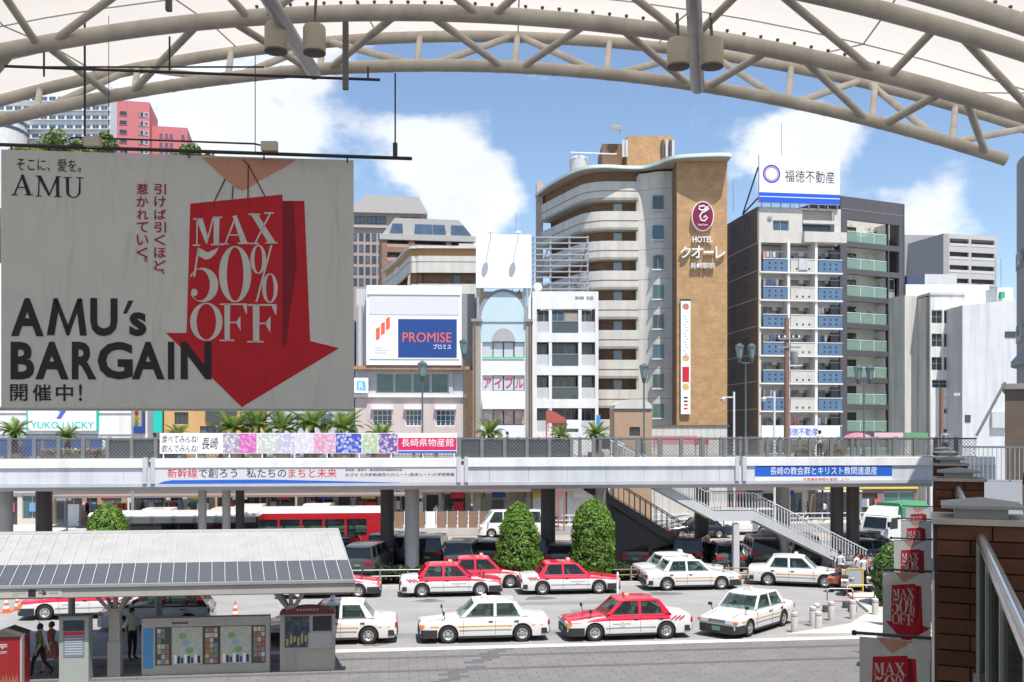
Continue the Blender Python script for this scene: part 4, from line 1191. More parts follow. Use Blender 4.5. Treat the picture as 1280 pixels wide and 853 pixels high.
for k in range(9):
    z = AZ(305) - 34.6/F*100*k
    bx('side_line', lightgrey, ap, -.2, -.151, 0.0, D, z - .06, z + .06)
    for dy in (3.6, 7.2):
        z0 = z - 2.2 + (34.6/F*100 if k == 0 else 0)*0
        o = window(ap, 0, .75 if k else 1.0, z - 2.1, z - .95, 0, frame_dark, win_dark, 0, 0, .05)
        o.rotation_euler = (0, 0, -PI/2); o.location = (-.175, dy, z - 2.1)
for dy in (3.2, 7.0):
    o = window(ap, 0, 1.1, 0, 1.3, 0, frame_dark, win_dark, 0, 0, .05); o.rotation_euler = (0, 0, -PI/2); o.location = (-.175, dy, AZ(285))
# roof sign
rs = thing('realty_roof_sign', 'white and blue realty billboard standing on the apartment roof', 'billboard', AP.at(0), AP.r)
SX1 = AP.u(1047.5)
zt1, zb1 = AP.z(948, 194.5), AP.z(948, 254)
MB().box(-.1, SX1, -.4, -.1, zb1, zt1).build('board', white_clean, rs)
hgt = zt1 - zb1
MB().box(-.1, SX1, -.405, -.4005, zb1, zb1 + hgt*.21).build('blue_band', mat('realty blue', (.015, .10, .60), .45, .03), rs)
MB().box(-.1, SX1, -.408, -.4055, zb1 + hgt*.115, zb1 + hgt*.13).build('band_line', white_clean, rs)
cx_, cz_ = AP.u(962.5), zb1 + hgt*.60
def oring(r0, r1, m, y, sx=1.0):
    mb = MB()
    for i in range(28):
        a, b = 2*PI*i/28, 2*PI*(i+1)/28
        P = [(cx_ + r0*math.cos(a), cz_ + r0*math.sin(a)), (cx_ + r0*math.cos(b), cz_ + r0*math.sin(b)), (cx_ + r1*math.cos(b), cz_ + r1*math.sin(b)), (cx_ + r1*math.cos(a), cz_ + r1*math.sin(a))]
        mb.prism(P, y, y + .003)
    mb.build('emblem_ring', m, rs, fix=True)
oring(.93, .74, MATS['realty blue'], -.406); oring(.70, .60, orange_print, -.406)
text(rs, '福徳不動産', black_print, AP.u(979), AP.u(1041), zb1 + hgt*.44, zb1 + hgt*.70, -.4015, .012)
for a, b in (((-.3, 3.6, top_z), (-.1, -.1, zb1 + hgt*.75)), ((-.3, 3.6, top_z), (-.1, -.1, zb1 + .5)), ((SX1, 3.5, top_z), (SX1, -.1, zb1 + hgt*.7))): MB().bar(a, b, .12, .12).build('brace', mat('sign frame blue', (.05, .07, .12), .5, .1), rs)
for i in range(9):
    x = .2 + i*(SX1-.4)/8
    bx('sign_leg', steel, rs, x, x + .1, -.2, -.1 + .02, top_z - .1, zb1)
for px, y0 in ((992, 142), (1008, 186), (1048, 215), (930, 214)): MB().tube(AP.at(AP.u(px), 3, top_z) - AP.at(0), AP.at(AP.u(px), 3, AP.z(px, y0)) - AP.at(0), .035, 5).build('antenna_mast', steel, rs, rz=-AP.r)

# ---------------------------------------------------------------- dark grey apartment block
DG = Fc(1051.5, 102.4, 25)
dg = thing_at('dark_grey_apartments', 'dark charcoal apartment block with glass balconies and white fins', DG)
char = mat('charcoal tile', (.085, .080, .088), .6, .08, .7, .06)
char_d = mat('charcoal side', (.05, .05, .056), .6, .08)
W = DG.u(1129); dtop = DG.z(1051.5, 245)
pix = 33.9/F*102
o0, o1, o2 = DG.u(1059), DG.u(1110), DG.u(1124)
zf = [DG.z(1059, 301.5 + 34.0*k) for k in range(9)]
holes = []
for z in zf:
    if z > 1:
        holes += [(o0, o1, z, z + 2.25), (o1 + .12, o2, z, z + 2.25)]
wall_mesh(0, W, 0, dtop, 0, .35, holes).build('front_frame', char, dg)
MB().box(.0, W, 1.9, 12, 0, dtop - .05).build('core', mat('white plaster', (.68, .67, .64), .7, .06), dg)
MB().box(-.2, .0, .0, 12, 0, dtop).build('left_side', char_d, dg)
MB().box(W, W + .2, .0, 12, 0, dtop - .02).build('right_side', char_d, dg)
gl_rail = glassmat('green glass rail', (.42, .56, .48), .38, .04, (.62, .78, .68))
for k, z in enumerate(zf):
    if z <= 1: break
    bx('balcony_floor', MATS['white plaster'], dg, o0, o2, .36, 1.9, z - .2, z)
    bx('glass_rail', gl_rail, dg, o0, o1 - .1, .10, .13, z + .02, z + 1.05)
    bx('rail_cap', rail_white, dg, o0, o1 - .1, .08, .15, z + 1.05, z + 1.10)
    for f in (.33, .66): bx('rail_post', rail_white, dg, o0 + (o1-o0)*f, o0 + (o1-o0)*f + .05, .06, .10, z, z + 1.05)
    window(dg, o0 + 1.4, o0 + 3.0, z + .02, z + 2.0, 1.84, frame_dark, win_dark, 1, 0, .06)
    bx('fin_wall', MATS['white plaster'], dg, o1 - .0, o1 + .12, .05, 1.9, z, z + 2.25)
    if k > 1:
        window(dg, o1 + .45, o2 - .12, z + 1.1, z + 2.1, .6, frame_dark, win_dark, 0, 0, .05)
        window(dg, o1 + .45, o2 - .12, z + .1, z + 1.0, .6, frame_dark, midgrey, 0, 0, .05)
        bx('inner_wall', MATS['white plaster'], dg, o1 + .12, o2, .66, .8, z, z + 2.25)
for k, z in enumerate(zf[:5]):
    rg_ = random.Random(k)
    for q in range(5 if k == 0 else 2):
        px_q = o0 + .3 + rg_.random()*(o1 - o0 - .8)
        mb = MB()
        for _ in range(70):
            c = Vector((px_q + rg_.gauss(0, .22), .5 + rg_.gauss(0, .15), z + .7 + abs(rg_.gauss(0, .45)))); d = Vector((rg_.gauss(0, 1), rg_.gauss(0, 1), rg_.gauss(0, 1)))*.09; e = d.orthogonal().normalized()*.07
            mb.add([c - d, c + e, c + d, c - e], [(0, 1, 2, 3)])
        mb.build('balcony_plant', MATS['hillside green'] if 'hillside green' in MATS else leafmat('balcony leaf', (.07, .15, .03), (.20, .24, .05)) if 'balcony leaf' not in MATS else MATS['balcony leaf'], dg)
bx('parapet_line', midgrey, dg, .0, W, -.02, 0, dtop - 1.3, dtop - 1.25)
MB().tube((1.6, 4, dtop), (1.6, 4, dtop + 4.2), .05, 6).build('antenna_mast', steel, dg)
for i in range(5): bx('antenna_rod', steel, dg, 1.45, 1.75, 3.95, 4.05, dtop + .5 + i*.3, dtop + .56 + i*.3)

# ---------------------------------------------------------------- loan office with big blue sign
PR = Fc(444, 82, 3)
pr = thing_at('loan_office_building', 'low pale pink office building below the blue loan billboard', PR)
pz = lambda py, px=515: PR.z(px, py)
pink = mat('pale pink wall', (.60, .50, .47), .7, .06, .8, .14)
W = PR.u(580)
hol = [(PR.u(a), PR.u(b), pz(533), pz(512.5)) for a, b in ((466, 490), (507, 527), (545, 569))]
wall_mesh(0, W, 3.6, pz(497), 0, .25, hol).build('pink_wall', pink, pr)
for h in hol:
    window(pr, *h, .08, sill_w, win_blue, 3, 2, .07)
    bx('window_awning', sill_w, pr, h[0] - .1, h[1] + .1, -.35, .0, h[3] + .03, h[3] + .30)
MB().box(0, W, .6, 12, 0, pz(462)).build('core', darkgrey, pr)
hol2 = [(PR.u(470), PR.u(561), pz(491.5), pz(466.5))]
wall_mesh(0, W, pz(497) + .28, pz(463), 0.02, .25, hol2).build('upper_wall', lightgrey, pr)
x0, x1 = hol2[0][:2]
for i in range(4):
    window(pr, x0 + (x1-x0)*i/4 + .01, x0 + (x1-x0)*(i+1)/4 - .01, hol2[0][2], hol2[0][3], .1, frame_alu, win_teal, 0, 0, .08)
bx('cornice', sill_w, pr, -.1, W + .1, -.22, .26, pz(497) + .002, pz(497) + .26)
bx('rust_canopy', mat('rusty canopy', (.42, .24, .15), .8, .3, 3, .3), pr, -.15, W + .6, -.7, .2, pz(463) + .01, pz(458.5))
bx('panel_upright', lightgrey, pr, PR.u(561) + .02, PR.u(566), -.12, -.0, pz(496), pz(464))
# small hanging sign at left
tk = thing('film_sign', 'small square white and light blue sign on the pink office corner', 'sign', PR.at(PR.u(443.5), -.5, 0), PR.r)
zz0, zz1_ = pz(492), pz(473)
MB().box(0, 1.15, 0, .2, zz0, zz1_).build('sign_box', white_clean, tk)
MB().prism([(.2, zz0+.25), (.95, zz0+.2), (.9, zz0+.95), (.25, zz0+1.0)], -.004, -.001).build('emblem', mat('light blue print', (.12, .50, .70), .5, .05), tk)
text(tk, 'R', white_clean, .38, .78, zz0 + .33, zz0 + .88, -.005, .02)
# billboard
pb = thing('loan_billboard', 'big white rooftop billboard box with navy loan panel and orange letters', 'billboard', PR.at(0), PR.r)
bz0, bz1 = pz(457.5), pz(359)
X0, X1 = PR.u(459), PR.u(577)
MB().box(X0, X1, -.8, 5, bz0, bz1).build('box', white_clean, pb)
MB().box(X0 - .9, X0, .2, 5, bz0, bz1 - .15).build('side_cladding', lightgrey, pb)
MB().box(X1, X1 + 1.1, .2, 5, bz0, bz1 - .5).build('side_wall', midgrey, pb)
fy = -.8
MB().box(X0 + .1, X1 - .1, fy - .10, fy - .001, bz1 - .75, bz1 - .05).build('top_frame', white_clean, pb)
MB().box(PR.u(463), PR.u(574), fy - .04, fy - .001, pz(395), pz(371)).build('blank_panel', mat('blank panel', (.66, .66, .68), .5, .03), pb)
MB().box(PR.u(463), PR.u(574), fy - .05, fy - .0015, pz(450), pz(397)).build('white_panel', white_clean, pb)
MB().box(PR.u(498.5), PR.u(571), fy - .07, fy - .051, pz(448), pz(400.5)).build('navy_panel', navy_print, pb)
px_ = PR.u(504); pe = PR.u(564.5)
text(pb, 'PROMISE', orange_print, px_, pe, pz(429), pz(417), fy - .0705, .0)
text(pb, 'プロミス', white_clean, PR.u(542), PR.u(564), pz(437.5), pz(431.5), fy - .0705, .025)
for i in range(3):
    a = PR.u(471 + i*6.2); z = pz(426) + i*.42
    MB().prism([(a, z - .1), (a + .32, z + .08), (a + .32, z + 1.05), (a, z + .87)], fy - .058, fy - .0505).build('logo_bar', orange_print, pb)
for b_, y_ in ((478, 436.5), (487, 439.5), (484, 442.5)): bx('small_print', lightgrey, pb, PR.u(470), PR.u(b_), fy - .053, fy - .0505, pz(y_ + .9), pz(y_ - .5))
for px in (453, 447): MB().tube((PR.u(px), .1, bz0), (PR.u(px), .1, bz0 + 5), .05, 6).build('pipe', steel, pb)

# ---------------------------------------------------------------- arched narrow building
AR = Fc(591, 81.5, 2)
ar = thing_at('arched_office', 'narrow pale building with rounded arch top and red katakana sign', AR)
az = lambda py: AR.z(627, py)
ua = AR.u
olive = mat('olive grey wall', (.34, .33, .275), .75, .1, .8, .2)
W = ua(664)
MB().box(0, W, .5, 14, 0, az(402)).build('core', olive, ar)
arcz0 = az(403); rad = (ua(657.5) - ua(601))/2; axc = (ua(657.5) + ua(601))/2
n = 20
MB().prism([(ua(601) - .35, arcz0)] + [(axc - (rad+.35)*math.cos(PI*i/n), arcz0 + (rad*1.32 + .25)*math.sin(PI*i/n)) for i in range(n+1)] + [(ua(657.5) + .35, arcz0)], -.25, .5).build('arch_rim', midgrey, ar)
palet = mat('pale aqua tympanum', (.50, .62, .66), .6, .06)
MB().prism([(axc - rad*math.cos(PI*i/n), arcz0 + rad*1.32*math.sin(PI*i/n)) for i in range(n+1)], -.3, -.251).build('tympanum', palet, ar)
MB().prism([(axc - .95*math.cos(PI*i/n), az(427) + 1.05*math.sin(PI*i/n)) for i in range(n+1)], -.34, -.22).build('fan_window', mat('fan grey', (.40, .39, .38), .6, .05), ar)
hs_ = [(ua(603), ua(655.5), az(448), az(428)), (ua(603), ua(655.5), az(489), az(469.5)), (ua(603), ua(655.5), az(531.5), az(512.5))]
wall_mesh(ua(601) , ua(657.5), 3.3, arcz0, -.2, .2, hs_).build('front_wall', palet if False else sill_w, ar)
MB().box(ua(601), ua(657.5), -.22, -.201, az(428), arcz0).build('aqua_panel', palet, ar)
for a, b in ((591, 601), (657.5, 664)): bx('side_pier', olive, ar, ua(a), ua(b) , -.35, .5, 0, az(403))
for a, b in ((589, 603), (655.5, 666)): bx('pier_cap', midgrey, ar, ua(a), ua(b), -.5, .6, az(403), az(399.5))
pane_w = mat('whitened window', (.52, .56, .60), .15, .06, spec=.7)
for h in hs_:
    for i in range(4):
        a = h[0] + (h[1]-h[0])*i/4; b = h[0] + (h[1]-h[0])*(i+1)/4
        window(ar, a + .005, b - .005, h[2], h[3], -.1, frame_dark if i else frame_alu, pane_w, 0, 0, .045)
for i, ch in enumerate('アイフル'):
    a = h = hs_[1][0] + (hs_[1][1]-hs_[1][0])*i/4
    w4 = (hs_[1][1]-hs_[1][0])/4
    text(ar, ch, pink_print, a + w4*.14, a + w4*.88, hs_[1][2] + .25, hs_[1][2] + 1.05, -.105, .03)
bx('green_rail', mat('green rail', (.05, .55, .20), .5, .05), ar, ua(603), ua(655.5), -.3, -.26, az(448), az(446.5))
MB().prism([(0, 0), (-.55, .0), (-.5, .55), (-.25, .85), (0, .95)], hs_[2][0], hs_[2][1], 'x').build('awning', sill_w, ar, (0, -.2, az(511.5)))
for i in range(4):
    a = hs_[2][0] + (hs_[2][1]-hs_[2][0])*i/4
    bx('poster', picmat('salon poster', (.60, .38, .32), (.75, .68, .62), 1.6) if i == 0 else MATS['salon poster'], ar, a + .1, a + .80, -.115, -.105, hs_[2][2] + .15, hs_[2][3] - .15)
for px in (593.5, 662): MB().tube((ua(px), -.42, 3), (ua(px), -.42, az(405)), .07, 7).build('drain_pipe', mat('rust pipe', (.20, .12, .10), .7, .2), ar)
wbb = thing('blank_billboard', 'blank white rooftop billboard with two lamps above arched building', 'billboard', AR.at(0, 0, 0), AR.r)
MB().box(ua(595), ua(663.5), -.6, -.35, az(361.5), az(295)).build('board', white_clean, wbb)
for px in (613, 647):
    MB().path([(ua(px), -.6, az(301)), (ua(px), -.9, az(297)), (ua(px), -1.7, az(294.5))], .03, 6).build('lamp_arm', steel, wbb)
    MB().lathe([(.05, .16), (.2, .1), (.26, 0), (.02, 0)], 12, (ua(px), -1.75, az(296.5))).build('lamp_head', rail_white, wbb, smooth=40)
MB().tube((ua(645), -.4, az(296)), (ua(645), -.4, az(268)), .03, 5).build('lightning_rod', steel, wbb)
for px, m in ((597.5, steel), (656, steel), (661.5, rail_white)): MB().tube((ua(px), -.2, az(402)), (ua(px), -.2, az(361)), .14, 8).build('leg', m, wbb)
for a, b, c, d in ((632, 362, 652, 398), (650, 362, 632, 398), (640, 362, 656, 390)): MB().bar((ua(a), .3, az(b)), (ua(c), .3, az(d)), .12, .12).build('brace', mat('rusty steel', (.24, .17, .12), .7, .2), wbb)
MB().box(ua(600), ua(655), 1.2, 3.4, az(402), az(362)).build('stair_house', mat('roof house cream', (.55, .50, .38), .7, .1), ar)

# ---------------------------------------------------------------- white balcony building
WB = Fc(665.5, 81.5, 1)
wb = thing_at('white_balcony_building', 'white four storey building with dark balcony openings beside the arched one', WB)
wu = WB.u; wz = lambda py: WB.z(705, py)
W = wu(748)
hol = []
for k in range(4):
    t_ = 385.5 + 41.5*k - (3 if k == 0 else 0)
    hol.append((wu(671), wu(744), wz(418.5 + 41.3*k - 2), wz(386.5 + 41.3*k)))
hol = [(a, b, z0 + .0, z1) for a, b, z0, z1 in hol]
wall_mesh(0, W, 0, wz(364.5), 0, .3, [(a, b, z0, z1) for a, b, z0, z1 in hol]).build('front_wall', white, wb)
MB().box(.05, W - .05, 1.6, 12, 0, wz(365)).build('core', midgrey, wb)
MB().box(0, .15, .3, 12, 0, wz(366)).build('left_wall', lightgrey, wb)
MB().box(W - .15, W, .3, 12, 0, wz(366)).build('right_wall', lightgrey, wb)
n = 14
a, b, z0, z1 = hol[0]
MB().prism([(a, z1 + .02), (a, z1 + .35)] + [(a + (b-a)*i/n, z1 - .25 + .62*math.sin(PI*i/n)) for i in range(n+1)][1:-1] + [(b, z1 + .35), (b, z1 + .02)], .02, .28).build('arch_lintel', white, wb)
smoked = glassmat('smoked rail glass', (.09, .11, .12), .75)
for k, (a, b, z0, z1) in enumerate(hol):
    bx('balcony_floor', lightgrey, wb, a, b, .31, 1.6, z0 - .2, z0 - .01)
    for px in (688, 725): bx('pillar', white, wb, wu(px) - .13, wu(px) + .13, .02, .28, z0, z1 - .0)
    bx('side_rail_panel', lightgrey, wb, a, wu(688) - .14, .08, .14, z0, z0 + .95)
    bx('side_rail_panel', lightgrey, wb, wu(725) + .14, b, .08, .14, z0, z0 + .95)
    bx('glass_rail', smoked, wb, wu(688) + .14, wu(725) - .14, .10, .13, z0, z0 + .95)
    bx('rail_cap', steel, wb, wu(688) + .14, wu(725) - .14, .07, .15, z0 + .95, z0 + 1.0)
    for i in range(4):
        aa = a + .1 + (b - a - .2)*i/4
        window(wb, aa, aa + (b-a-.2)/4 - .04, z0, z1 - .05, 1.5, frame_alu, [win_dark, curtain, win_dark, win_blue, win_dark][(i*3 + k*2) % 5], 1, 0, .05)
    bx('air_conditioner', ac_m, wb, wu(728), wu(728) + .75, .5, .85, z0, z0 + .6)
for a, b, c in ((719, 723.5, 373.6), (724.5, 730, 373.6), (733.5, 736, 374.2), (737, 741.5, 374.2)): bx('name_letter', midgrey, wb, wu(a), wu(b), -.03, -.001, wz(c), wz(370.8))
MB().lathe([(.02, .0), (.3, .05), (.42, .2), (.42, .24)], 12, (0, 0, 0), 'y').build('dish_antenna', rail_white, wb, (wu(672), .3, wz(359)))
fr = thing('billboard_frame', 'bare steel billboard frame of open slats on the white building roof', 'frame', WB.at(0, 0, 0), WB.r)
fz0, fz1 = wz(360), wz(292)
for i in range(10): bx('slat', steel, fr, wu(666), wu(737), .9, .98, fz0 + (fz1-fz0)*i/9.4, fz0 + (fz1-fz0)*i/9.4 + .10)
for px in (667, 689, 713, 736): bx('upright', steel, fr, wu(px) - .07, wu(px) + .07, 1.0, 1.14, wz(366), fz1)
for a, b, c, d in ((736, 300, 722, 360), (713, 345, 736, 364), (690, 296, 667, 362)): MB().bar((wu(a), 1.3, wz(b)), (wu(c), 2.6, wz(d)), .1, .1).build('brace', midgrey, fr)
bx('base_beam', steel, fr, wu(664), wu(745), .9, 1.2, wz(366) + .01, wz(362.5))

# ---------------------------------------------------------------- beige curved building behind the loan office
BC = Fc(497, 104, 2)
bc = thing_at('beige_band_building', 'beige building with wrapped balcony band behind the loan billboard', BC)
cu = BC.u; cz = lambda py: BC.z(550, py)
pl = bez([(cu(497) - 3.0 + .0, 16), (cu(497) - .6, 8), (cu(517) - .6, 1.0), (cu(520), .2), (cu(532), 0), (cu(600), 0)], 5)
def S2(d): return offs(pl, d)
strip(pl, cz(341), cz(320), .2).build('balcony_band', cream, bc, smooth=40, fix=True)
strip(S2(-.02), cz(327) - .05, cz(327) + .03, .03).build('band_groove', midgrey, bc, fix=True)
strip(S2(.9), 0, cz(312), .3).build('inner_wall', brown_tile, bc, fix=True)
strip(S2(.3), cz(320), cz(311), .3).build('tile_frieze', mat('orange frieze', (.50, .28, .12), .7, .1), bc, fix=True)
strip(S2(-.25), cz(311), cz(308), .8).build('roof_edge', offwhite, bc, fix=True)
strip(pl, cz(372), cz(355), .2).build('balcony_band', cream, bc, smooth=40, fix=True)
MB().box(cu(525), cu(605), 2.0, 14, 0, cz(311)).build('core', brown_tile, bc)
bx('door', win_teal, bc, cu(567), cu(575), .84, .88, cz(355), cz(342))
for px in (506, 512): bx('corner_pillar', cream, bc, cu(px), cu(px) + .35, 4.2, 4.5, cz(360), cz(335))
bx('roof_box', offwhite, bc, cu(573), cu(592), 2, 5, cz(309), cz(300))
MB().lathe([(.02, 0), (.5, .1), (.7, .35)], 12, (0, 0, 0), 'y').build('dish_antenna', rail_white, bc, (cu(492), 9, cz(322)))

# ---------------------------------------------------------------- brown brick stepped tower block
SB = Fc(477, 150, 9)
sb = thing_at('brown_stepped_apartments', 'brown brick apartment tower with sloping grey upper floors', SB)
su = SB.u; sz = lambda py, px=500: SB.z(px, py)
W = su(592)
sbrick = brickmat('brown apartment brick', (.23, .13, .09), (.28, .16, .11), (.22, .15, .12), 1.0, .6, .3)
sgrey = mat('apartment grey', (.40, .385, .37), .7, .06)
rows3 = [(sz(320 - 0), 1)]
hol = []
for py0, py1 in ((309.5, 298.5), (326.5, 315.5), (344, 333), (362, 351), (380, 369)):
    for a, b in ((484, 511), (518.5, 558), (564, 590)):
        hol.append((su(a), su(b), sz(py0), sz(py1)))
# lower brick body
zb0 = sz(296)
wall_mesh(0, W, 0, zb0, 0, .3, hol).build('brick_wall', sbrick, sb)
MB().box(.0, W, 1.5, 16, 0, zb0).build('core', sbrick, sb)
for h in hol:
    if h[3] < zb0:
        bx('balcony_rail', mat('pink rail', (.42, .26, .19), .7, .08), sb, h[0], h[1], -.02, .05, h[2], h[2] + .5)
        window(sb, h[0] + .3, (h[0]+h[1])/2 - .1, h[2], h[3] - .1, 1.4, frame_dark, win_blue, 1, 0, .08)
        window(sb, (h[0]+h[1])/2 + .1, h[1] - .3, h[2], h[3] - .1, 1.4, frame_dark, win_dark, 1, 0, .08)
# left flank
fl_w = 14
for k in range(7):
    for dy in (3, 5.5, 8, 10.5):
        o = window(sb, 0, 1.0, 0, 1.5, 0, sgrey, win_dark, 0, 0, .1); o.rotation_euler = (0, 0, -PI/2); o.location = (-.06, dy + 1, sz(322 + 18*k))
# sloping storey
zs0, zs1 = zb0, sz(272)
tz = [(-.2, zs0), (W + .3, zs0), (W - 2.2, zs1), (2.0, zs1)]
MB().prism(tz, .45, 15).build('sloped_storey', sgrey, sb)
for a, b, c, d in ((487, 504, 491, 503), (518, 541, 519, 540), (541.5, 558, 541, 556), (564, 589, 564, 580)):
    MB().add([(su(a), .40, sz(291)), (su(b), .40, sz(291)), (su(d), .40, sz(279)), (su(c), .40, sz(279)), (su(a), .452, sz(291)), (su(b), .452, sz(291)), (su(d), .452, sz(279)), (su(c), .452, sz(279))], [(0,1,2,3),(0,4,5,1),(1,5,6,2),(2,6,7,3),(3,7,4,0)]).build('window', win_blue, sb)
for z in (zs0, ): bx('string_course', sgrey, sb, -.3, W + .3, -.2, .5, z - .5, z + .35)
# rear tower behind
MT = Fc(438, 176, 6)
mt_ = thing_at('mauve_tower', 'mauve apartment tower with pale sloping roof behind the brown stepped block', MT)
t2 = MT.u; tz_ = lambda py: MT.z(500, py)
MB().box(0, t2(530), 0, 12, 0, tz_(268)).build('wall', mat('rear tower mauve', (.35, .285, .26), .7, .07), mt_)
MB().prism([(-3, tz_(268)), (t2(534), tz_(268)), (t2(534), tz_(266)), (t2(523), tz_(247)), (t2(457), tz_(246)), (t2(444), tz_(257)), (-3, tz_(262))], -.9, 12).build('roof', sgrey, mt_)
for r_ in range(5):
    for a in (441, 449, 457, 465, 473): window(mt_, t2(a), t2(a) + .75, tz_(302 + 14*r_), tz_(293 + 14*r_), -.08, frame_dark, win_dark if (a + r_) % 3 else win_blue, 0, 0, .08)
for a in (444, 458, 470, 500, 514): window(mt_, t2(a), t2(a) + 1.7, tz_(281), tz_(271.5), -.08, frame_dark, win_blue, 1, 0, .1)
bx('ledge', sgrey, mt_, -.5, t2(530) + .2, -.4, 0, tz_(286), tz_(283))

# ---------------------------------------------------------------- white commercial blocks at right
RW = Fc(1131, 103, 22)
rw = thing_at('white_commercial_block', 'plain white commercial block with three rows of windows right of charcoal apartments', RW)
ru = RW.u; rz_ = lambda py, px=1180: RW.z(px, py)
dirtyw = mat('dirty white wall', (.70, .69, .66), .75, .08, .6, .3)
uc = ru(1163)
wside = mat('plaster cream grey', (.60, .585, .54), .75, .08, .6, .3)
RW2 = Fc(1163, 101, 4)
MB().box(0, uc, 0, 9, 0, rz_(370, 1140)).build('left_part', wside, rw)
rb = thing_at('window_front_block', 'white block face with window rows and rain stains', RW2)
r2 = RW2.u; q2 = lambda py: RW2.z(1185, py)
hol = []
for k in range(3):
    for a, b in ((1164.5, 1178), (1180, 1191), (1193.5, 1202.5)):
        hol.append((r2(a), r2(b), q2(404.5 + 29.3*k), q2(388 + 29.3*k)))
hol.append((r2(1165), r2(1203), q2(485), q2(475)))
hol.append((r2(1177), r2(1189), q2(517), q2(511)))
wall_mesh(0, r2(1206), 0, q2(369), 0, .3, hol).build('front_wall', dirtyw, rb)
MB().box(.0, r2(1206), .9, 10, 0, q2(370)).build('core', wside, rb)
MB().box(-.1, r2(1206), -.1, 10, q2(369), q2(366)).build('roof_edge', lightgrey, rb)
for h in hol: window(rb, *h, .12, frame_alu, win_dark, 1 if h[1]-h[0] < 2 else 3, 1 if h[0] < r2(1166) and h[3] > q2(480) else 0, .06)
RG = Fc(1203, 98, 3)
rg = thing_at('pale_grey_block', 'blank pale grey block at right with few small windows', RG)
g2 = RG.u; gz = lambda py: RG.z(1235, py)
palegrey = mat('pale grey cladding', (.60, .61, .62), .65, .06, .5, .2)
MB().prism([(0, 0), (g2(1290), 0), (g2(1290), gz(372)), (0, gz(382))], 0, 10).build('wall', palegrey, rg)
for a, b, c, d in ((1256, 1270, 422, 414.5), (1206, 1213, 528, 519)): window(rg, g2(a), g2(b), gz(c), gz(d), -.05, frame_dark, win_dark, 0, 0, .05)
bx('vent', lightgrey, rg, g2(1238), g2(1257), -.35, 0, gz(535), gz(515))
wh = thing('roof_house_white', 'white rooftop houses and green tank on the pale grey block', 'roof house', RG.at(0, 4, 0), RG.r)
MB().box(g2(1178), g2(1290), 4, 9, 20, RG.z(1220, 341)).build('rear_wall', white, wh)
MB().box(g2(1252), g2(1272), -3.2, -1, gz(376), gz(358)).build('plant_room', white, wh)
bx('green_tank', mat('green tank', (.06, .38, .22), .5, .05), wh, g2(1254), g2(1259), -3.6, -3.2, gz(372), gz(364))
for px in (1258, 1265): MB().tube((g2(px), -2, gz(376)), (g2(px), -2, gz(318)), .04, 5).build('antenna_mast', steel, wh)
RM = Fc(1134, 112, 4)
rm = thing_at('grey_tank_house', 'grey clad rooftop house with dark end behind the white block', RM)
m2 = RM.u; mz = lambda py: RM.z(1170, py)
MB().box(0, m2(1156), 0, 7, 0, mz(345)).build('dark_end', mat('navy cladding', (.05, .07, .13), .6, .1), rm)
MB().box(m2(1156), m2(1196), 0, 7, 0, mz(343)).build('clad_wall', lightgrey, rm)
MB().prism([(m2(1180), mz(366)), (m2(1238), mz(366)), (m2(1238), mz(362)), (m2(1212), mz(358)), (m2(1180), mz(363))], -2, 5).build('low_roof', midgrey, rm)
FG = Fc(1186, 190, 14)
fg = thing_at('far_grey_apartments', 'distant grey apartment block with stepped balconies against the sky', FG)
f2 = FG.u; fz = lambda py: FG.z(1215, py)
fgm = mat('far grey wall', (.33, .32, .32), .7, .05)
W = f2(1246)
hol = []
for k in range(4):
    for a, b in ((1187, 1211), (1214, 1243)): hol.append((f2(a), f2(b), fz(308 + 16.5*k), fz(299.5 + 16.5*k)))
wall_mesh(0, W, 0, fz(294), 0, .4, hol).build('front_wall', mat('far pale wall', (.46, .44, .42), .7, .05), fg)
MB().box(0, W, .9, 22, 0, fz(295)).build('core', darkgrey, fg)
for h in hol:
    bx('balcony_rail', lightgrey, fg, h[0], h[1], -.05, .1, h[2] - .1, h[2] + .4)
MB().box(-1.2, .0, .0, 22, 0, fz(294)).build('left_wall', fgm, fg)
FL = Fc(1129, 200, 4)
MB().box(FL.u(1129) , FL.u(1187), 0, 10, 0, FL.z(1150, 294)).build('left_wing', fgm, fg, FL.at(0) - FG.at(0), 0)
wgo = KIDS[fg.name][-1]; wgo.parent = None; wgo.name = 'grey_wing'; wgo.location = FL.at(0); wgo.rotation_euler = (0, 0, FL.r)
tag(wgo, 'plain grey wing with small windows left of the distant apartments', 'building')
for k in range(4):
    for px in (1137, 1165): window(wgo, FL.u(px), FL.u(px) + 1.8, FL.z(1150, 311 + 16*k), FL.z(1150, 304 + 16*k), -.08, sgrey, win_dark, 1, 0, .1)

# ---------------------------------------------------------------- buildings partly behind the banner
YL = Fc(-40, 82, 3)
yl = thing_at('game_parlour_building', 'white shop building with green and violet parlour sign at left', YL)
yu = YL.u; yz = lambda py: YL.z(90, py)
MB().box(0, yu(190), 0, 14, 0, yz(330)).build('wall', white, yl)
for py in (518.5, 545): bx('wall_groove', midgrey, yl, 0, yu(166), -.03, 0, yz(py), yz(py - 2))
bx('navy_band', navy_print, yl, 0, yu(128), -.1, 0, yz(570), yz(547))
ys_ = thing('parlour_sign', 'white sign with teal lettering and violet chevron on the parlour building', 'sign', YL.at(yu(36), -.3, 0), YL.r)
def yl2(px): return yu(px) - yu(36)
MB().box(0, yl2(123), 0, .28, yz(538.5), yz(500)).build('board', white_clean, ys_)
text(ys_, 'YUKO LUCKY', teal_print, yl2(40), yl2(119.5), yz(536), yz(527.5), -.002, .02)
MB().prism([(yl2(72), yz(524)), (yl2(78), yz(524)), (yl2(88.5), yz(508)), (yl2(82), yz(508))], -.006, -.001).build('chevron', purple_print, ys_)
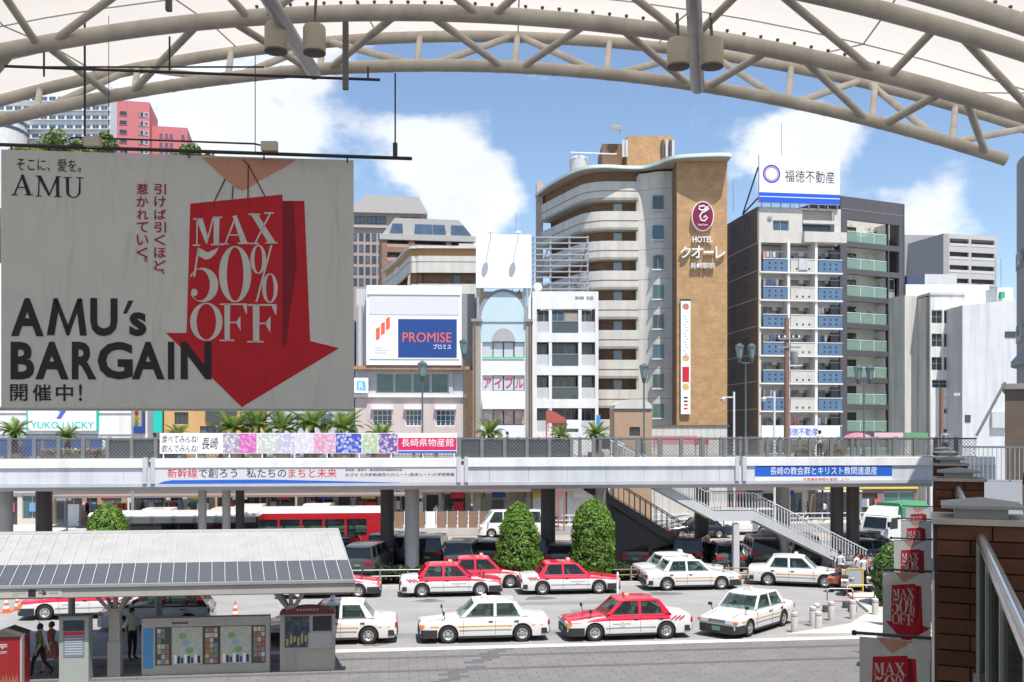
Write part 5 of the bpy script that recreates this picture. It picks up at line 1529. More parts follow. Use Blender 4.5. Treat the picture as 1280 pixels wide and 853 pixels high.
MB().prism([(yl2(72), yz(511)), (yl2(77), yz(517)), (yl2(81), yz(511)), (yl2(79), yz(508))], -.006, -.001).build('chevron', teal_print, ys_)
for px in (36, 123): bx('sign_edge', teal_print, ys_, yl2(px) - .06, yl2(px) + .06, -.05, .3, yz(538.5), yz(500))
for px, c in ((-36, navy_print), (176, navy_print)): bx('vertical_sign', c, yl, yu(px - 8), yu(px + 6), -.5, -.05, yz(542), yz(505))
OY = Fc(205, 83, 3)
oy = thing_at('ochre_building', 'ochre plaster building with dark square window behind the palms', OY)
ou = OY.u; oz = lambda py: OY.z(260, py)
ochre = mat('ochre plaster', (.62, .38, .16), .75, .06, .7, .12)
hol = [(ou(218), ou(235.5), oz(530.5), oz(515.5)), (ou(250), ou(277), oz(552), oz(533)), (ou(300), ou(318), oz(530), oz(515))]
wall_mesh(0, ou(332), 0, oz(380), 0, .3, hol).build('wall', ochre, oy)
MB().box(0, ou(332), 1, 12, 0, oz(381)).build('core', darkgrey, oy)
for h in hol: window(oy, *h, .1, frame_dark, win_dark if h[0] < ou(240) else win_blue, 2, 0, .06)
MB().lathe([(1.3, 0), (1.3, .2)], 18, (0, 0, 0), 'y').build('round_sign', darkgrey, oy, (ou(277), -.25, oz(516)))
bx('teal_sign', teal_print, oy, ou(193), ou(204), -.4, -.1, oz(541), oz(505))
bx('grey_strip', midgrey, oy, ou(186), ou(193), -.3, -.05, 0, oz(500))
GP = Fc(333, 83, 3)
gp = thing_at('grey_panel_building', 'pale grey building between the ochre one and the loan office', GP)
MB().box(0, GP.u(443), 0, 12, 0, GP.z(390, 400)).build('wall', lightgrey, gp)
for i, px in enumerate((340, 370, 400, 424)): window(gp, GP.u(px), GP.u(px + 16), GP.z(390, 533), GP.z(390, 517), -.06, frame_alu, win_blue, 1, 0, .06)
# hill, hospital and pink apartments, upper left
hm = leafmat('hillside green', (.030, .055, .018), (.055, .085, .025), .1)
HX = []
hill = MB()
nx, ny = 40, 14
vs, fs = [], []
for j in range(ny):
    for i in range(nx):
        x = -230 + 460*i/(nx-1)*.62; y = 200 + 260*j/(ny-1)
        z = max(0, 67*math.exp(-((x + 110)/75)**2)*min(1, j/1.3) - 2) + 3*mnoise.noise((x*.03, y*.03, 0))*min(1, j/5)
        vs.append((x, y, z - 1.5))
for j in range(ny-1):
    for i in range(nx-1):
        a = j*nx + i; fs.append((a, a+1, a+nx+1, a+nx))
struct(hill.add(vs, fs).build('hill', hm, smooth=60))
HO = Fc(-20, 255, 0)
ho = thing_at('white_hillside_hospital', 'white multi storey hillside building with ribbon windows at upper left', HO)
h2 = HO.u; h3 = lambda py, px=70: HO.z(px, py)
W = h2(138)
MB().box(0, W, 0, 20, 20, h3(108)).build('wall', white, ho)
for k in range(6):
    py = 121 + 11.6*k
    for i in range(14):
        a = h2(-14 + i*10.8)
        window(ho, a, a + 1.75, h3(py + 5.5), h3(py), -.12, frame_alu, win_blue, 1, 0, .1)
    bx('ledge', lightgrey, ho, 0, W, -.5, 0, h3(py + 7), h3(py + 6))
MB().lathe([(9, 10), (9, h3(158))], 24, (h2(0), -6, 0)).build('round_wing', white, ho, smooth=40)
for k in range(2): MB().lathe([(9.06, h3(166 + k*10)), (9.06, h3(162 + k*10))], 24, (h2(0), -6, 0)).build('ribbon_window', win_blue, ho, smooth=40)
PK = Fc(146, 235, 12)
pk = thing_at('pink_hillside_apartments', 'coral pink apartment block on the hill at upper left', PK)
k2 = PK.u; k3 = lambda py, px=170: PK.z(px, py)
coral = mat('coral wall', (.52, .16, .17), .7, .05, .5, .06)
W1 = k2(187)
MB().box(0, W1, 0, 14, 10, k3(127)).build('tower', coral, pk)
MB().box(W1, k2(232), 4, 16, 10, k3(150)).build('lower_wing', coral, pk)
for k in range(6):
    for a in (149, 173): window(pk, k2(a), k2(a) + 1.8, k3(146 + 11.5*k), k3(140 + 11.5*k), -.1, coral, win_dark, 0, 0, .1)
    for a in (178, 184): window(pk, k2(a) - .6, k2(a) + .3, k3(146 + 11.5*k), k3(140 + 11.5*k), -.1, sill_w, win_blue, 0, 0, .1)
    if k < 5:
        for a in (196, 203, 209, 224): window(pk, k2(a), k2(a) + .9, k3(165 + 11.5*k), k3(159 + 11.5*k), 3.9, coral, win_blue, 0, 0, .1)

# ---------------------------------------------------------------- street level shops seen under the bridge
shop_cols = [(.55, .50, .44), (.42, .30, .20), (.60, .58, .55), (.20, .15, .12), (.50, .42, .30), (.62, .60, .58), (.30, .20, .16)]
sign_cols = [(.70, .70, .68), (.50, .04, .05), (.06, .20, .45), (.65, .50, .10), (.72, .70, .66), (.10, .35, .20), (.60, .12, .25)]
names_ = ['left of the leftmost bridge column', 'behind the leftmost shrub', 'behind the dark bus', 'behind the red bus', 'behind the pale round bridge column', 'behind the white van', 'behind the topiary pair', 'behind the dark stairs', 'behind the white railed stairs', 'behind the twin dark columns', 'behind the delivery truck']
SH = Fc(-40, 79.6, 4)
rng = random.Random(11)
pxs = [-40, 60, 160, 270, 370, 480, 590, 690, 790, 900, 1010, 1150]
for i in range(11):
    a, b = SH.u(pxs[i]) + .1, SH.u(pxs[i+1]) - .1
    t = thing('street_shop', 'small street level shopfront with sign band ' + names_[i], 'shop', SH.at(a), SH.r, 'shops under the bridge line')
    w = b - a
    m = mat('shop wall %d' % (i % 7), shop_cols[i % 7], .7, .1)
    sgm = mat('shop sign %d' % (i % 7), sign_cols[i % 7], .5, .05)
    wall_mesh(0, w, 0, 4.4, 0, .2, [(.5, w*.42, .2, 2.5), (w*.48, w*.62, .05, 2.4), (w*.68, w - .4, .6, 2.5)]).build('shop_wall', m, t)
    bx('sign_band', sgm, t, .15, w - .15, -.18, -.0, 2.75, 3.45)
    window(t, .5, w*.42, .2, 2.5, .1, frame_alu, win_dark, 2, 0, .06, 'shop_window')
    window(t, w*.68, w - .4, .6, 2.5, .1, frame_alu, win_teal, 1, 0, .06, 'shop_window')
    bx('door', frame_dark, t, w*.48, w*.62, .12, .17, .05, 2.4)
    bx('awning', [red_print, navy_print, offwhite, MATS['rusty canopy']][i % 4], t, .4, w*.44, -1.0, -.19, 2.55, 2.68)
    for k in range(3):
        x = rng.uniform(.5, w - 1)
        bx('poster', mat('poster %d' % k, [(.65, .62, .58), (.5, .1, .1), (.15, .3, .5)][k], .5, .1), t, x, x + .5, -.03, -.001, 1.2, 1.9)
# ================================================================ TAXI SHELTER with its boards
SF = Fc(-40, 28.85, 7)
sh = thing('taxi_shelter', 'long grey roofed taxi shelter with white and dark roof panels', 'shelter', SF.at(0), SF.r)
sheet_w = mat('shelter white panel', (.36, .352, .335), .6, .08, 1.5, .12)
sheet_d = mat('shelter dark panel', (.085, .088, .095), .4, .08)
rib_m = mat('shelter rib', (.52, .52, .51), .4, .05)
shel = mat('shelter grey beige', (.36, .345, .315), .6, .07, 1, .12)
Lr, Ld = SF.u(443), 4.0
zg, dzs = 3.12, .2775
n = 29
skew = -.17           # the ends of the roof are cut at a slant
def rp(u, d, dz=0.0): return (u + skew*d, d, zg + dzs*d + dz)
wp = Lr/n
def slab(d0, d1, m, name):
    th = .035
    vs = [rp(.012, d0), rp(wp-.012, d0), rp(wp-.012, d1), rp(.012, d1)]
    return MB().add(vs + [(x, y, z - th) for x, y, z in vs], [(0,1,2,3),(7,6,5,4),(0,4,5,1),(1,5,6,2),(2,6,7,3),(3,7,4,0)]).mesh(name, m)
mW, mD, mB = slab(1.49, Ld, sheet_w, 'roof_panel'), slab(.02, 1.47, sheet_d, 'dark_roof_panel'), MB()
rib_me = MB().bar(rp(0, -.02, .02), rp(0, Ld, .02), .016, .03).mesh('roof_rib', rib_m)
for i in range(n):
    mobj('roof_panel', mW, sh, (i*wp, 0, 0)); mobj('dark_roof_panel', mD, sh, (i*wp, 0, 0)); mobj('roof_rib', rib_me, sh, (i*wp, 0, 0))
mobj('roof_rib', rib_me, sh, (Lr, 0, 0))
zr = zg + dzs*Ld
MB().add([rp(-.0, Ld), rp(Lr, Ld), (Lr + skew*8, 8, zg + .1), (skew*8, 8, zg + .1)], [(0,1,2,3)]).build('rear_roof', sheet_w, sh)
MB().bar(rp(0, Ld, .03), rp(Lr, Ld, .03), .12, .08).build('ridge_cap', rib_m, sh)
MB().prism([(-.10, 2.76), (.12, 2.70), (.34, 2.72), (.34, 3.08), (-.02, 3.10), (-.10, 3.04)], -1.0, Lr + .02, 'x').build('fascia', shel, sh)
MB().prism([(-.16, 3.05), (-.02, 3.05), (-.02, 3.13), (-.16, 3.13)], -1.0, Lr + .04, 'x').build('gutter', midgrey, sh)
MB().box(-1, Lr - .5, .6, 7.2, 2.9, 2.94).build('ceiling', shel, sh)
bx('sign_plate', mat('shelter sign plate', (.44, .42, .38), .5, .05), sh, SF.u(2), SF.u(79), -.115, -.101, 2.78, 3.02)
MB().box(SF.u(37), SF.u(46.5), -.122, -.1155, 2.80, 3.01).build('pictogram', black_print, sh)
text(sh, '→', black_print, SF.u(50), SF.u(60), 2.83, 2.98, -.116, .03)
bx('small_print', midgrey, sh, SF.u(63), SF.u(75), -.118, -.1155, 2.87, 2.92)
for a, b, z in ((16, 34, 2.95), (18, 34, 2.89), (17, 25, 2.83)): bx('small_print', midgrey, sh, SF.u(a), SF.u(b), -.118, -.1155, z, z + .025)
KS = Fc(-40, 29.9, 7)
def ko(px): return KS.u(px)
for px, w in ((345, .17), (124, .20)):
    o = MB().box(-w*.8, w*.8, -w*.8, w*.8, .1, 2.2).build('post', shel, sh, (ko(px), 1.25, 0))
    MB().box(-w*.95, w*.95, -w*.95, w*.95, .1, 1.2).build('post_sleeve', shel, o)
    for sx, sy in ((1, 1), (1, -1), (-1, 1), (-1, -1)):
        MB().bar((sx*.04, sy*.04, 2.0), (sx*.62, sy*.62, 2.92), .09, .09).build('branch', shel, o)
    MB().bar((0, 0, 2.1), (0, 0, 2.92), .12, .12).build('branch', shel, o)
for px in (150, 30): MB().tube((ko(px), 4.2, .1), (ko(px), 4.2, 2.9), .11, 12).build('rear_post', shel, sh, smooth=40)
boardm = mat('board casing', (.40, .375, .33), .6, .06, 1, .1)
mb_ = thing('map_board', 'wide beige city map notice board under the taxi shelter', 'notice board', KS.at(ko(177)), KS.r)
def kl(px): return ko(px) - ko(177)
def kz(py, px=255): return KS.z(px, py)
wall_mesh(0, kl(337), .12, kz(772), 0, .3, [(kl(194), kl(332), kz(831), kz(783))]).build('casing', boardm, mb_)
MB().box(.02, kl(337) - .02, .05, .28, .2, kz(774)).build('back_panel', darkgrey, mb_)
bx('plinth', midgrey, mb_, .05, kl(337) - .05, .05, .25, .1, .2)
bx('blue_notice', mat('notice blue', (.07, .26, .50), .5, .1), mb_, kl(179), kl(191.5), -.006, -.001, kz(834), kz(784))
mapm = picmat('map print', (.42, .44, .36), (.50, .50, .47), 7); mapg = mat('map green', (.20, .36, .14), .6, .1); mapb = mat('map blue', (.28, .40, .46), .6, .05)
for a, b in ((214.5, 253), (275.5, 314)):
    bx('map_sheet', mapm, mb_, kl(a), kl(b), .03, .048, kz(831), kz(784))
    for k in range(3): MB().prism([(kl(a + 14 + k*4 + 5*math.cos(t)), kz(795 + k*9 + 4*math.sin(t))) for t in [2*PI*q/9 for q in range(9)]], .024, .029).build('map_patch', [mapg, mapb, mapg][k], mb_)
    for k in range(8): bx('map_legend', [white_clean, black_print, navy_print][k % 3], mb_, kl(a + 3 + k*4.2), kl(a + 6 + k*4.2), .023, .029, kz(829), kz(818 + (k % 3)*2))
rng = random.Random(5)
for a, b in ((195.5, 211.5), (255.5, 272.5), (316, 331.5)):
    bx('photo_sheet', mat('photo sheet dark', (.10, .09, .09), .4, .1), mb_, kl(a), kl(b), .03, .048, kz(831), kz(784))
    for r_ in range(7):
        for c_ in range(3):
            x = a + 1 + c_*(b-a-1)/3; y = 785.5 + r_*6.4
            cc = rng.choice([(.5, .45, .38), (.38, .14, .10), (.16, .24, .38), (.45, .40, .20), (.55, .54, .52), (.08, .07, .07), (.20, .24, .14)])
            bx('photo', mat('photo %.2f %.2f' % (cc[0], cc[1]), cc, .4, .2, 8), mb_, kl(x), kl(x + (b-a-2)/3 - .4), .024, .029, kz(y + 5.4), kz(y))
for k in range(6): bx('title_mark', black_print, mb_, kl(215 + k*3.5), kl(217.6 + k*3.5), -.004, -.001, kz(779.6), kz(777))
k2_ = thing('display_kiosk', 'beige poster kiosk with curved dark red top beside the shelter post', 'kiosk', KS.at(ko(350)), KS.r)
def k2l(px): return ko(px) - ko(350)
def k2z(py): return KS.z(384, py)
w = k2l(418)
MB().box(0, w, 0, .5, .12, k2z(768)).build('casing', boardm, k2_)
MB().prism([(-.02, k2z(768))] + [(w*i/10, k2z(764.5 - 5.5*math.sin(PI*i/10))) for i in range(11)] + [(w + .02, k2z(768))], -.03, .52).build('top', mat('kiosk red', (.16, .018, .022), .5, .06), k2_)
MB().box(.09, w - .09, -.02, -.001, k2z(813), k2z(769.5)).build('frame', shel, k2_)
bx('poster', picmat('night poster', (.025, .045, .075), (.12, .14, .12), 6), k2_, k2l(356), k2l(387), -.03, -.021, k2z(809), k2z(770))
for i in range(6): bx('poster_light', mat('poster yellow', (.42, .34, .12), .5, .2, 9), k2_, k2l(358 + i*4.6), k2l(360.6 + i*4.6), -.035, -.0305, k2z(806 - (i % 3)*2), k2z(798 - (i*5 % 7)))
bx('monitor', mat('screen dark', (.03, .035, .045), .2, .1), k2_, k2l(391), k2l(414.5), -.03, -.021, k2z(789), k2z(770.5))
bx('notice', mat('grey notice', (.40, .40, .39), .5, .06), k2_, k2l(385), k2l(415), -.03, -.021, k2z(810), k2z(791))
bx('plinth', midgrey, k2_, .05, w - .05, .05, .45, .09, .12)
for k in range(7): bx('title_mark', shel, k2_, k2l(371 + k*4), k2l(373.6 + k*4), -.034, -.0305, k2z(763.3), k2z(761))
ik = thing('info_pillar', 'slim pale green grey information pillar at the left shelter post', 'kiosk', KS.at(ko(82), -.6), KS.r)
def i2z(py): return KS.z(100, py)
w = ko(118) - ko(82)
ikm = mat('info pillar grey green', (.31, .34, .31), .5, .06, 1, .1)
MB().box(0, w, 0, .45, .12, i2z(768)).build('casing', ikm, ik)
bx('top', mat('info pillar top', (.24, .25, .23), .5, .06), ik, -.02, w + .02, -.02, .47, i2z(768), i2z(766))
bx('screen', mat('screen navy', (.045, .06, .085), .2, .2, 6), ik, w*.14, w*.86, -.012, -.001, i2z(784), i2z(771))
bx('red_strip', red_print, ik, w*.14, w*.86, -.013, -.001, i2z(789), i2z(785))
bx('timetable', mat('timetable blue grey', (.16, .20, .25), .4, .15, 9), ik, w*.14, w*.86, -.012, -.001, i2z(816), i2z(790))
for i in range(7): bx('timetable_line', lightgrey, ik, w*.2, w*.8, -.015, -.0125, i2z(794 + i*3.1), i2z(793 + i*3.1))
pbx = thing('post_box', 'red post box with grey peaked roof and white lettering', 'post box', KS.at(ko(1), -1.1), KS.r)
w = ko(42) - ko(1)
redp = mat('post red', (.26, .012, .014), .4, .06)
pz2 = lambda py: KS.z(20, py) + .05
MB().box(0, w, 0, .8, .13, pz2(789)).build('body', redp, pbx)
MB().prism([(-.04, pz2(789)), (w + .04, pz2(789)), (w*.52, pz2(781))], -.05, .85).build('roof', mat('post roof', (.07, .065, .06), .5, .1), pbx)
bx('side_trim', shel, pbx, w - .0, w + .05, -.01, .2, .13, pz2(789))
text(pbx, 'POST', lightgrey, w*.33, w*.62, pz2(809.5), pz2(806.5), -.001, .012)
bx('slot', lightgrey, pbx, w*.32, w*.62, -.01, 0, pz2(799.2), pz2(798)); bx('slot', lightgrey, pbx, w*.32, w*.62, -.01, 0, pz2(801.5), pz2(800.5)); bx('slot', lightgrey, pbx, w*.46, w*.50, -.008, 0, pz2(803.8), pz2(801.5))
for i in range(9): MB().path([(w*(.06 + i*.1), -.006, pz2(845)), (w*(.09 + i*.1), -.006, pz2(838 - 2*(i % 3))), (w*(.13 + i*.1), -.006, pz2(845))], .012, 5).build('painted_figure', mat('ochre paint', (.34, .25, .14), .6, .1), pbx)
bx('painted_band', mat('green paint', (.14, .20, .10), .6, .1), pbx, w*.02, w*.9, -.006, -.0, pz2(848), pz2(845.5))

# ================================================================ PEOPLE
skin_m = mat('skin', (.48, .29, .21), .55, .05)
hair_m = mat('dark hair', (.014, .011, .010), .5, .1)
shoe_m = mat('dark shoe', (.015, .014, .014), .4, .1)
def person(label, loc, rz, shirt, trousers, pose='stand', sleeves=True, height=1.70, skirt=False, group=None, cat='person'):
    """one continuous body grown over a posed skeleton; y is forward (-y faces the camera at rz 0)"""
    t = thing('person', label, cat, loc, rz, group)
    st = {'stand': 0.0, 'walk': 1.0, 'lean': .15}[pose]
    J, Rd, E, T = [], [], [], []
    def j(p, r): J.append(Vector(p)); Rd.append(r); return len(J)-1
    def e(a, b, tag_): E.append((a, b)); T.append(tag_)
    pel = j((0, 0, .93), .135); wai = j((0, -.01, 1.06), .118); che = j((0, -.005, 1.25), .142); nb_ = j((0, .0, 1.40), .10); nk_ = j((0, -.005, 1.47), .052)
    hd = j((0, -.02, 1.56), .088); ht = j((0, -.01, 1.66), .075)
    e(pel, wai, 'T'); e(wai, che, 'S'); e(che, nb_, 'S'); e(nb_, nk_, 'K'); e(nk_, hd, 'K'); e(hd, ht, 'K')
    for s in (-1, 1):
        ph = s*st
        hip = j((s*.095, 0, .88), .095)
        kx = -.20*ph if ph else 0
        kn = j((s*.10, -.02 + (-.16 if ph > 0 else .10)*abs(ph), .49), .062)
        an = j((s*.10, .02 + (-.24 if ph > 0 else .36)*abs(ph), .10 + (.10 if ph < 0 else 0)), .042)
        to = j((s*.115, an and (-.13 + (-.24 if ph > 0 else .36)*abs(ph)), .035 + (.05 if ph < 0 else 0)), .036)
        e(pel, hip, 'T'); e(hip, kn, 'T' if not skirt else 'T'); e(kn, an, 'T' if not skirt else 'K'); e(an, to, 'B')
        sho = j((s*.185, 0, 1.37), .062)
        el = j((s*.235, .03 + .12*ph, 1.10), .043)
        wr = j((s*.245, -.04 + .05*ph, .87), .030)
        pa = j((s*.245, -.055 + .05*ph, .80), .033)
        e(nb_, sho, 'S'); e(sho, el, 'S'); e(el, wr, 'K' if sleeves else 'S'); e(wr, pa, 'K')
        for q, (dx, dy, ln) in enumerate(((-.018*s, -.022, .070), (0, -.012, .085), (0, .002, .080), (0, .015, .062))):
            f1 = j((pa and (s*.245 + dx*.3), -.055 + .05*ph + dy, .80 - ln*.55), .010); f2 = j((s*.238 + dx*.3, -.065 + .05*ph + dy, .80 - ln), .008)
            e(pa, f1, 'K'); e(f1, f2, 'K')
        th1 = j((s*.215, -.085 + .05*ph, .80), .011); e(pa, th1, 'K')
    me = bpy.data.meshes.new('body')
    k = height/1.70
    me.from_pydata([tuple(p) for p in J], E, [])
    o = bpy.data.objects.new('body_tmp', me); COL.objects.link(o)
    md = o.modifiers.new('s', 'SKIN'); md.use_smooth_shade = True
    sv = me.skin_vertices[0].data
    for i, r in enumerate(Rd):
        sv[i].radius = (r, r*(.78 if i in (0, 1, 2, 3) else 1)); sv[i].use_root = (i == 0)
    o.modifiers.new('u', 'SUBSURF').levels = 1
    dg_ = bpy.context.evaluated_depsgraph_get()
    m2_ = bpy.data.meshes.new_from_object(o.evaluated_get(dg_))
    bpy.data.objects.remove(o); bpy.data.meshes.remove(me)
    m2_.materials.clear()
    for m in (shirt, trousers, skin_m, shoe_m): m2_.materials.append(m)
    idx = {'S': 0, 'T': 1, 'K': 2, 'B': 3}
    for p in m2_.polygons:
        c = Vector(p.center); best, bi = 9e9, 0
        for (a, b), tg in zip(E, T):
            A, B = J[a], J[b]; d = B - A
            f = max(0, min(1, (c - A).dot(d)/d.length_squared)); q = (c - A - d*f).length - (Rd[a] + (Rd[b]-Rd[a])*f)
            if q < best: best, bi = q, idx[tg]
        if bi == 1 and c.z > .985: bi = 0
        p.material_index = bi
    for v in m2_.vertices: v.co *= k
    m2_.name = 'body'
    bo = mobj('body', m2_, t)
    MB().lathe([(.001, .118), (.05, .108), (.082, .075), (.095, .03), (.094, -.02), (.08, -.05)], 12, (0, .012, 1.60)).build('hair', hair_m, t, smooth=60).scale = (k, k, k)
    MB().add([(-.012, -.098, 1.555), (.012, -.098, 1.555), (0, -.128, 1.55), (0, -.10, 1.595)], [(0, 1, 2), (1, 3, 2), (3, 0, 2)]).build('nose', skin_m, t).scale = (k, k, k)
    if skirt: MB().lathe([(.16, .98), (.20, .80), (.25, .52), (.24, .52), (.15, .97)], 16).build('skirt', trousers, t, smooth=50)
    return t
shirt_w = mat('white shirt', (.60, .60, .58), .8, .08, 8); trou_k = mat('black trousers', (.015, .015, .018), .8, .1, 8)
tee_k = mat('black tee', (.012, .012, .013), .85, .1, 8); olive_t = mat('olive shirt', (.16, .16, .11), .85, .1, 8); red_t = mat('red patterned dress', (.30, .10, .09), .85, .4, 20)
denim = mat('denim', (.05, .07, .12), .85, .15, 8); grey_t = mat('grey shirt', (.30, .31, .32), .8, .1, 8)
person('man in white shirt and black trousers standing by the shelter post', KS.at(ko(142), 2.2, .13), R(60), shirt_w, trou_k)
person('woman in red patterned dress walking past the post box', KS.at(ko(56), .6, .13), R(-95), red_t, red_t, 'walk', skirt=True, height=1.6)
person('person in dark clothes walking beside the post box', KS.at(ko(47), .2, .13), R(-95), olive_t, trou_k, 'walk', height=1.62)
ub = thing('umbrella', 'folded pale umbrella carried upright by the walkers near post box', 'umbrella', KS.at(ko(58), .3, .9))
MB().lathe([(.004, .98), (.03, .9), (.05, .5), (.035, .05), (.008, 0)], 10).build('folded_canopy', shirt_w, ub, smooth=60)
MB().tube((0, 0, -.12), (0, 0, 1.05), .008, 6).build('shaft', steel, ub)
ub.rotation_euler = (R(8), R(-16), 0)
person('person in black tee standing at the right edge of the terrace', tloc(1.12, 11.6, 6.0), R(150), tee_k, denim, height=1.62)
person('person in olive shirt close behind the nearest brick pier', tloc(.98, 9.4, 6.0), R(-160), olive_t, trou_k, height=1.28)
person('pedestrian in white shirt leaning by the bridge fence at right', BR.at(BR.u(1032), .8, 6.06), R(190), shirt_w, trou_k, height=1.62)
person('pedestrian in grey shirt on the bridge near the terrace end', BR.at(BR.u(1196), 1.2, 6.06), R(170), grey_t, denim)
person('pedestrian in olive shirt on bridge behind the solid grey fence', BR.at(BR.u(640), 2.6, 6.06), R(90), olive_t, denim, 'walk', height=1.55)
# ================================================================ VEHICLES
car_glass = glassmat('car glass', (.05, .07, .075), .22, .03, (.66, .76, .73))
car_glass_d = glassmat('dark car glass', (.012, .014, .016), .88, .03)
tyre_m = mat('tyre', (.018, .018, .018), .8, .15)
rim_m = mat('steel rim', (.55, .55, .54), .3, .06, 4, 0, .7)
plast = mat('black bumper plastic', (.028, .028, .03), .55, .12)
inter_m = mat('car interior', (.16, .15, .14), .8, .15)
lace_m = mat('white seat cover', (.55, .55, .53), .8, .08)
head_m = mat('headlight lens', (.62, .64, .66), .1, .05, 4, spec=.9)
amber_m = mat('amber lens', (.75, .20, .02), .2, .05); tail_m = mat('tail lens', (.42, .012, .012), .2, .05)
plate_m = mat('number plate', (.10, .26, .16), .5, .1)
def paint(name, c, rough=.28): return mat(name, c, rough, .03, .8, 0, 0, 0, 30, .5, .6)
taxi_white = paint('taxi white', (.70, .695, .675)); taxi_red = paint('taxi red', (.60, .012, .045)); stripe_o = mat('orange stripe', (.62, .30, .06), .4, .05)
WH = {}
def wheel_meshes(r, w=.19):
    k = (round(r, 3), w)
    if k not in WH:
        ty = MB().lathe([(r*.62, -w/2), (r*.90, -w/2), (r, -w*.32), (r, w*.32), (r*.90, w/2), (r*.62, w/2)], 24, (0, 0, 0), 'y', 0, False).mesh('tyre', tyre_m, smooth=40)
        mb = MB().lathe([(.02, -w*.36), (r*.18, -w*.40), (r*.2, -w*.30), (r*.42, -w*.26), (r*.56, -w*.44), (r*.64, -w*.46), (r*.64, w*.3), (.02, w*.3)], 24, (0, 0, 0), 'y')
        rim = mb.mesh('rim', rim_m, smooth=35)
        hub = MB().lathe([(.005, -w*.46), (r*.13, -w*.44), (r*.15, -w*.36)], 12, (0, 0, 0), 'y').mesh('hub_cap', chrome, smooth=40)
        slot = MB().box(-r*.07, r*.07, -w*.335, -w*.28, r*.30, r*.42).mesh('rim_slot', plast)
        WH[k] = (ty, rim, hub, slot)
    return WH[k]
def lerp_key(keys, x):
    if x <= keys[0][0]: return keys[0][1]
    for (a, va), (b, vb) in zip(keys[:-1], keys[1:]):
        if x <= b:
            f = (x-a)/(b-a); f = f*f*(3-2*f) if len(keys) > 6 else f
            return va + (vb-va)*f
    return keys[-1][1]
def car(name, label, cat, P, top_m, low_m, stripe=None, lamp=None, two_tone=False, glass=None, group=None, white_seat=False):
    """nose at -x. P: dimensions"""
    glass = glass or car_glass
    t = thing(name, label, cat, (0, 0, 0), 0, group)
    L, W, H = P['L'], P['W'], P['H']; hw = W/2; n0, n1 = -L/2, L/2
    rw, xf, xr = P['r'], P['xf'], P['xr']
    belt, hood0, hood1, tr0, tr1 = P['belt'], P['hood0'], P['hood1'], P['tr0'], P['tr1']
    a0, a1, b0, b1 = P['a0'], P['a1'], P['b0'], P['b1']
    sill = P.get('sill', .22)
    dk_ = [(n0, hood0 - .10), (n0 + .06, hood0 - .02), (n0 + .16, hood0), (a0 - .02, hood1), (a0 + .12, belt), (a1 - .1, belt), (a1 + .05, tr0), (n1 - .14, tr1), (n1 - .04, tr1 - .04), (n1, tr1 - .14)]
    dk_ = sorted(dk_)
    hwk = [(n0, hw*.86), (n0 + .12, hw*.945), (n0 + .45, hw*.985), (-.3, hw), (.6, hw), (n1 - .45, hw*.98), (n1 - .12, hw*.945), (n1, hw*.88)]
    xs = set([n0, n0 + .05, n0 + .12, n0 + .25, n1 - .25, n1 - .12, n1 - .05, n1, a0 - .02, a0 + .12, a1 - .1, a1 + .05])
    x = n0
    while x < n1: xs.add(round(x, 3)); x += .16
    ra = rw + .055
    for c in (xf, xr):
        for i in range(13): xs.add(round(c - ra*math.cos(PI*i/12), 4))
    xs = sorted(xs)
    def zbot(x):
        z = sill + (.06 if x < n0 + .1 or x > n1 - .1 else 0)
        for c in (xf, xr):
            d = abs(x - c)
            if d < ra: z = max(z, rw*.98 + math.sqrt(max(0, ra*ra - d*d)))
        return z
    mb = MB(); nr = 8; rings = []
    for x in xs:
        zt_ = lerp_key(dk_, x); h = lerp_key(hwk, x); zb_ = zbot(x)
        sh_ = zt_ - .085
        zs_ = [zb_, max(zb_ + .01, .36), max(zb_ + .02, .56), max(zb_ + .03, min(sh_ - .02, .655 + .075*max(0, min(1, (x - n0)/(a0 - n0))))), sh_]
        ys = [h - .03, h - .005, h, h - .005, h - .03]
        ring = [(x, ys[i], zs_[i]) for i in range(5)] + [(x, h - .085, zt_ - .012), (x, h*.5, zt_ + .012), (x, 0, zt_ + .018)]
        rings.append(ring)
    full = [r + [(p[0], -p[1], p[2]) for p in reversed(r[:-1])] for r in rings]
    m_ = len(full[0])
    vs = [p for r in full for p in r]; fs, mi = [], []
    for i in range(len(full)-1):
        xm = (xs[i] + xs[i+1])/2
        for k in range(m_-1):
            fs.append((i*m_+k, (i+1)*m_+k, (i+1)*m_+k+1, i*m_+k+1))
            kk = min(k, m_-2-k)
            mi.append(1 if (two_tone and kk >= 3 and xm < a1 - .05) else 0)
    fs += [tuple(range(m_-1, -1, -1)), tuple(range((len(full)-1)*m_, len(full)*m_))]; mi += [0, 0]
    mb.v, mb.f, mb.m = vs, fs, mi
    body = mb.build('body', [low_m, top_m], t, smooth=38, fix=False)
    MB().box(n0 + .25, n1 - .25, -hw + .22, hw - .22, .17, .66).build('underbody', plast, t)
    # bumpers
    for s, nm in ((-1, 'front_bumper'), (1, 'rear_bumper')):
        e = n0 if s < 0 else n1
        xi = (xf - ra - .02) if s < 0 else (n1 - .30)
        pts = [(xi, hw - .0), (e - s*.14, hw*.965), (e + s*.035, hw*.82), (e + s*.05, 0), (e + s*.035, -hw*.82), (e - s*.14, -hw*.965), (xi, -hw)]
        inn = [(xi, -hw + .06), (e - s*.2, -hw*.85), (e - s*.1, 0), (e - s*.2, hw*.85), (xi, hw - .06)]
        zl, zh = (.20, P.get('bh', .50)) if s < 0 else (.30, P.get('bh', .50))
        MB().prism(pts + inn, zl, zh, 'z').build(nm, P.get('bump_m', plast), t, fix=True)
    # cabin: roof, pillars, panes
    zr = H - .07; yb, yr = hw - .055, hw*P.get('tumble', .745)
    zb0 = belt - .03
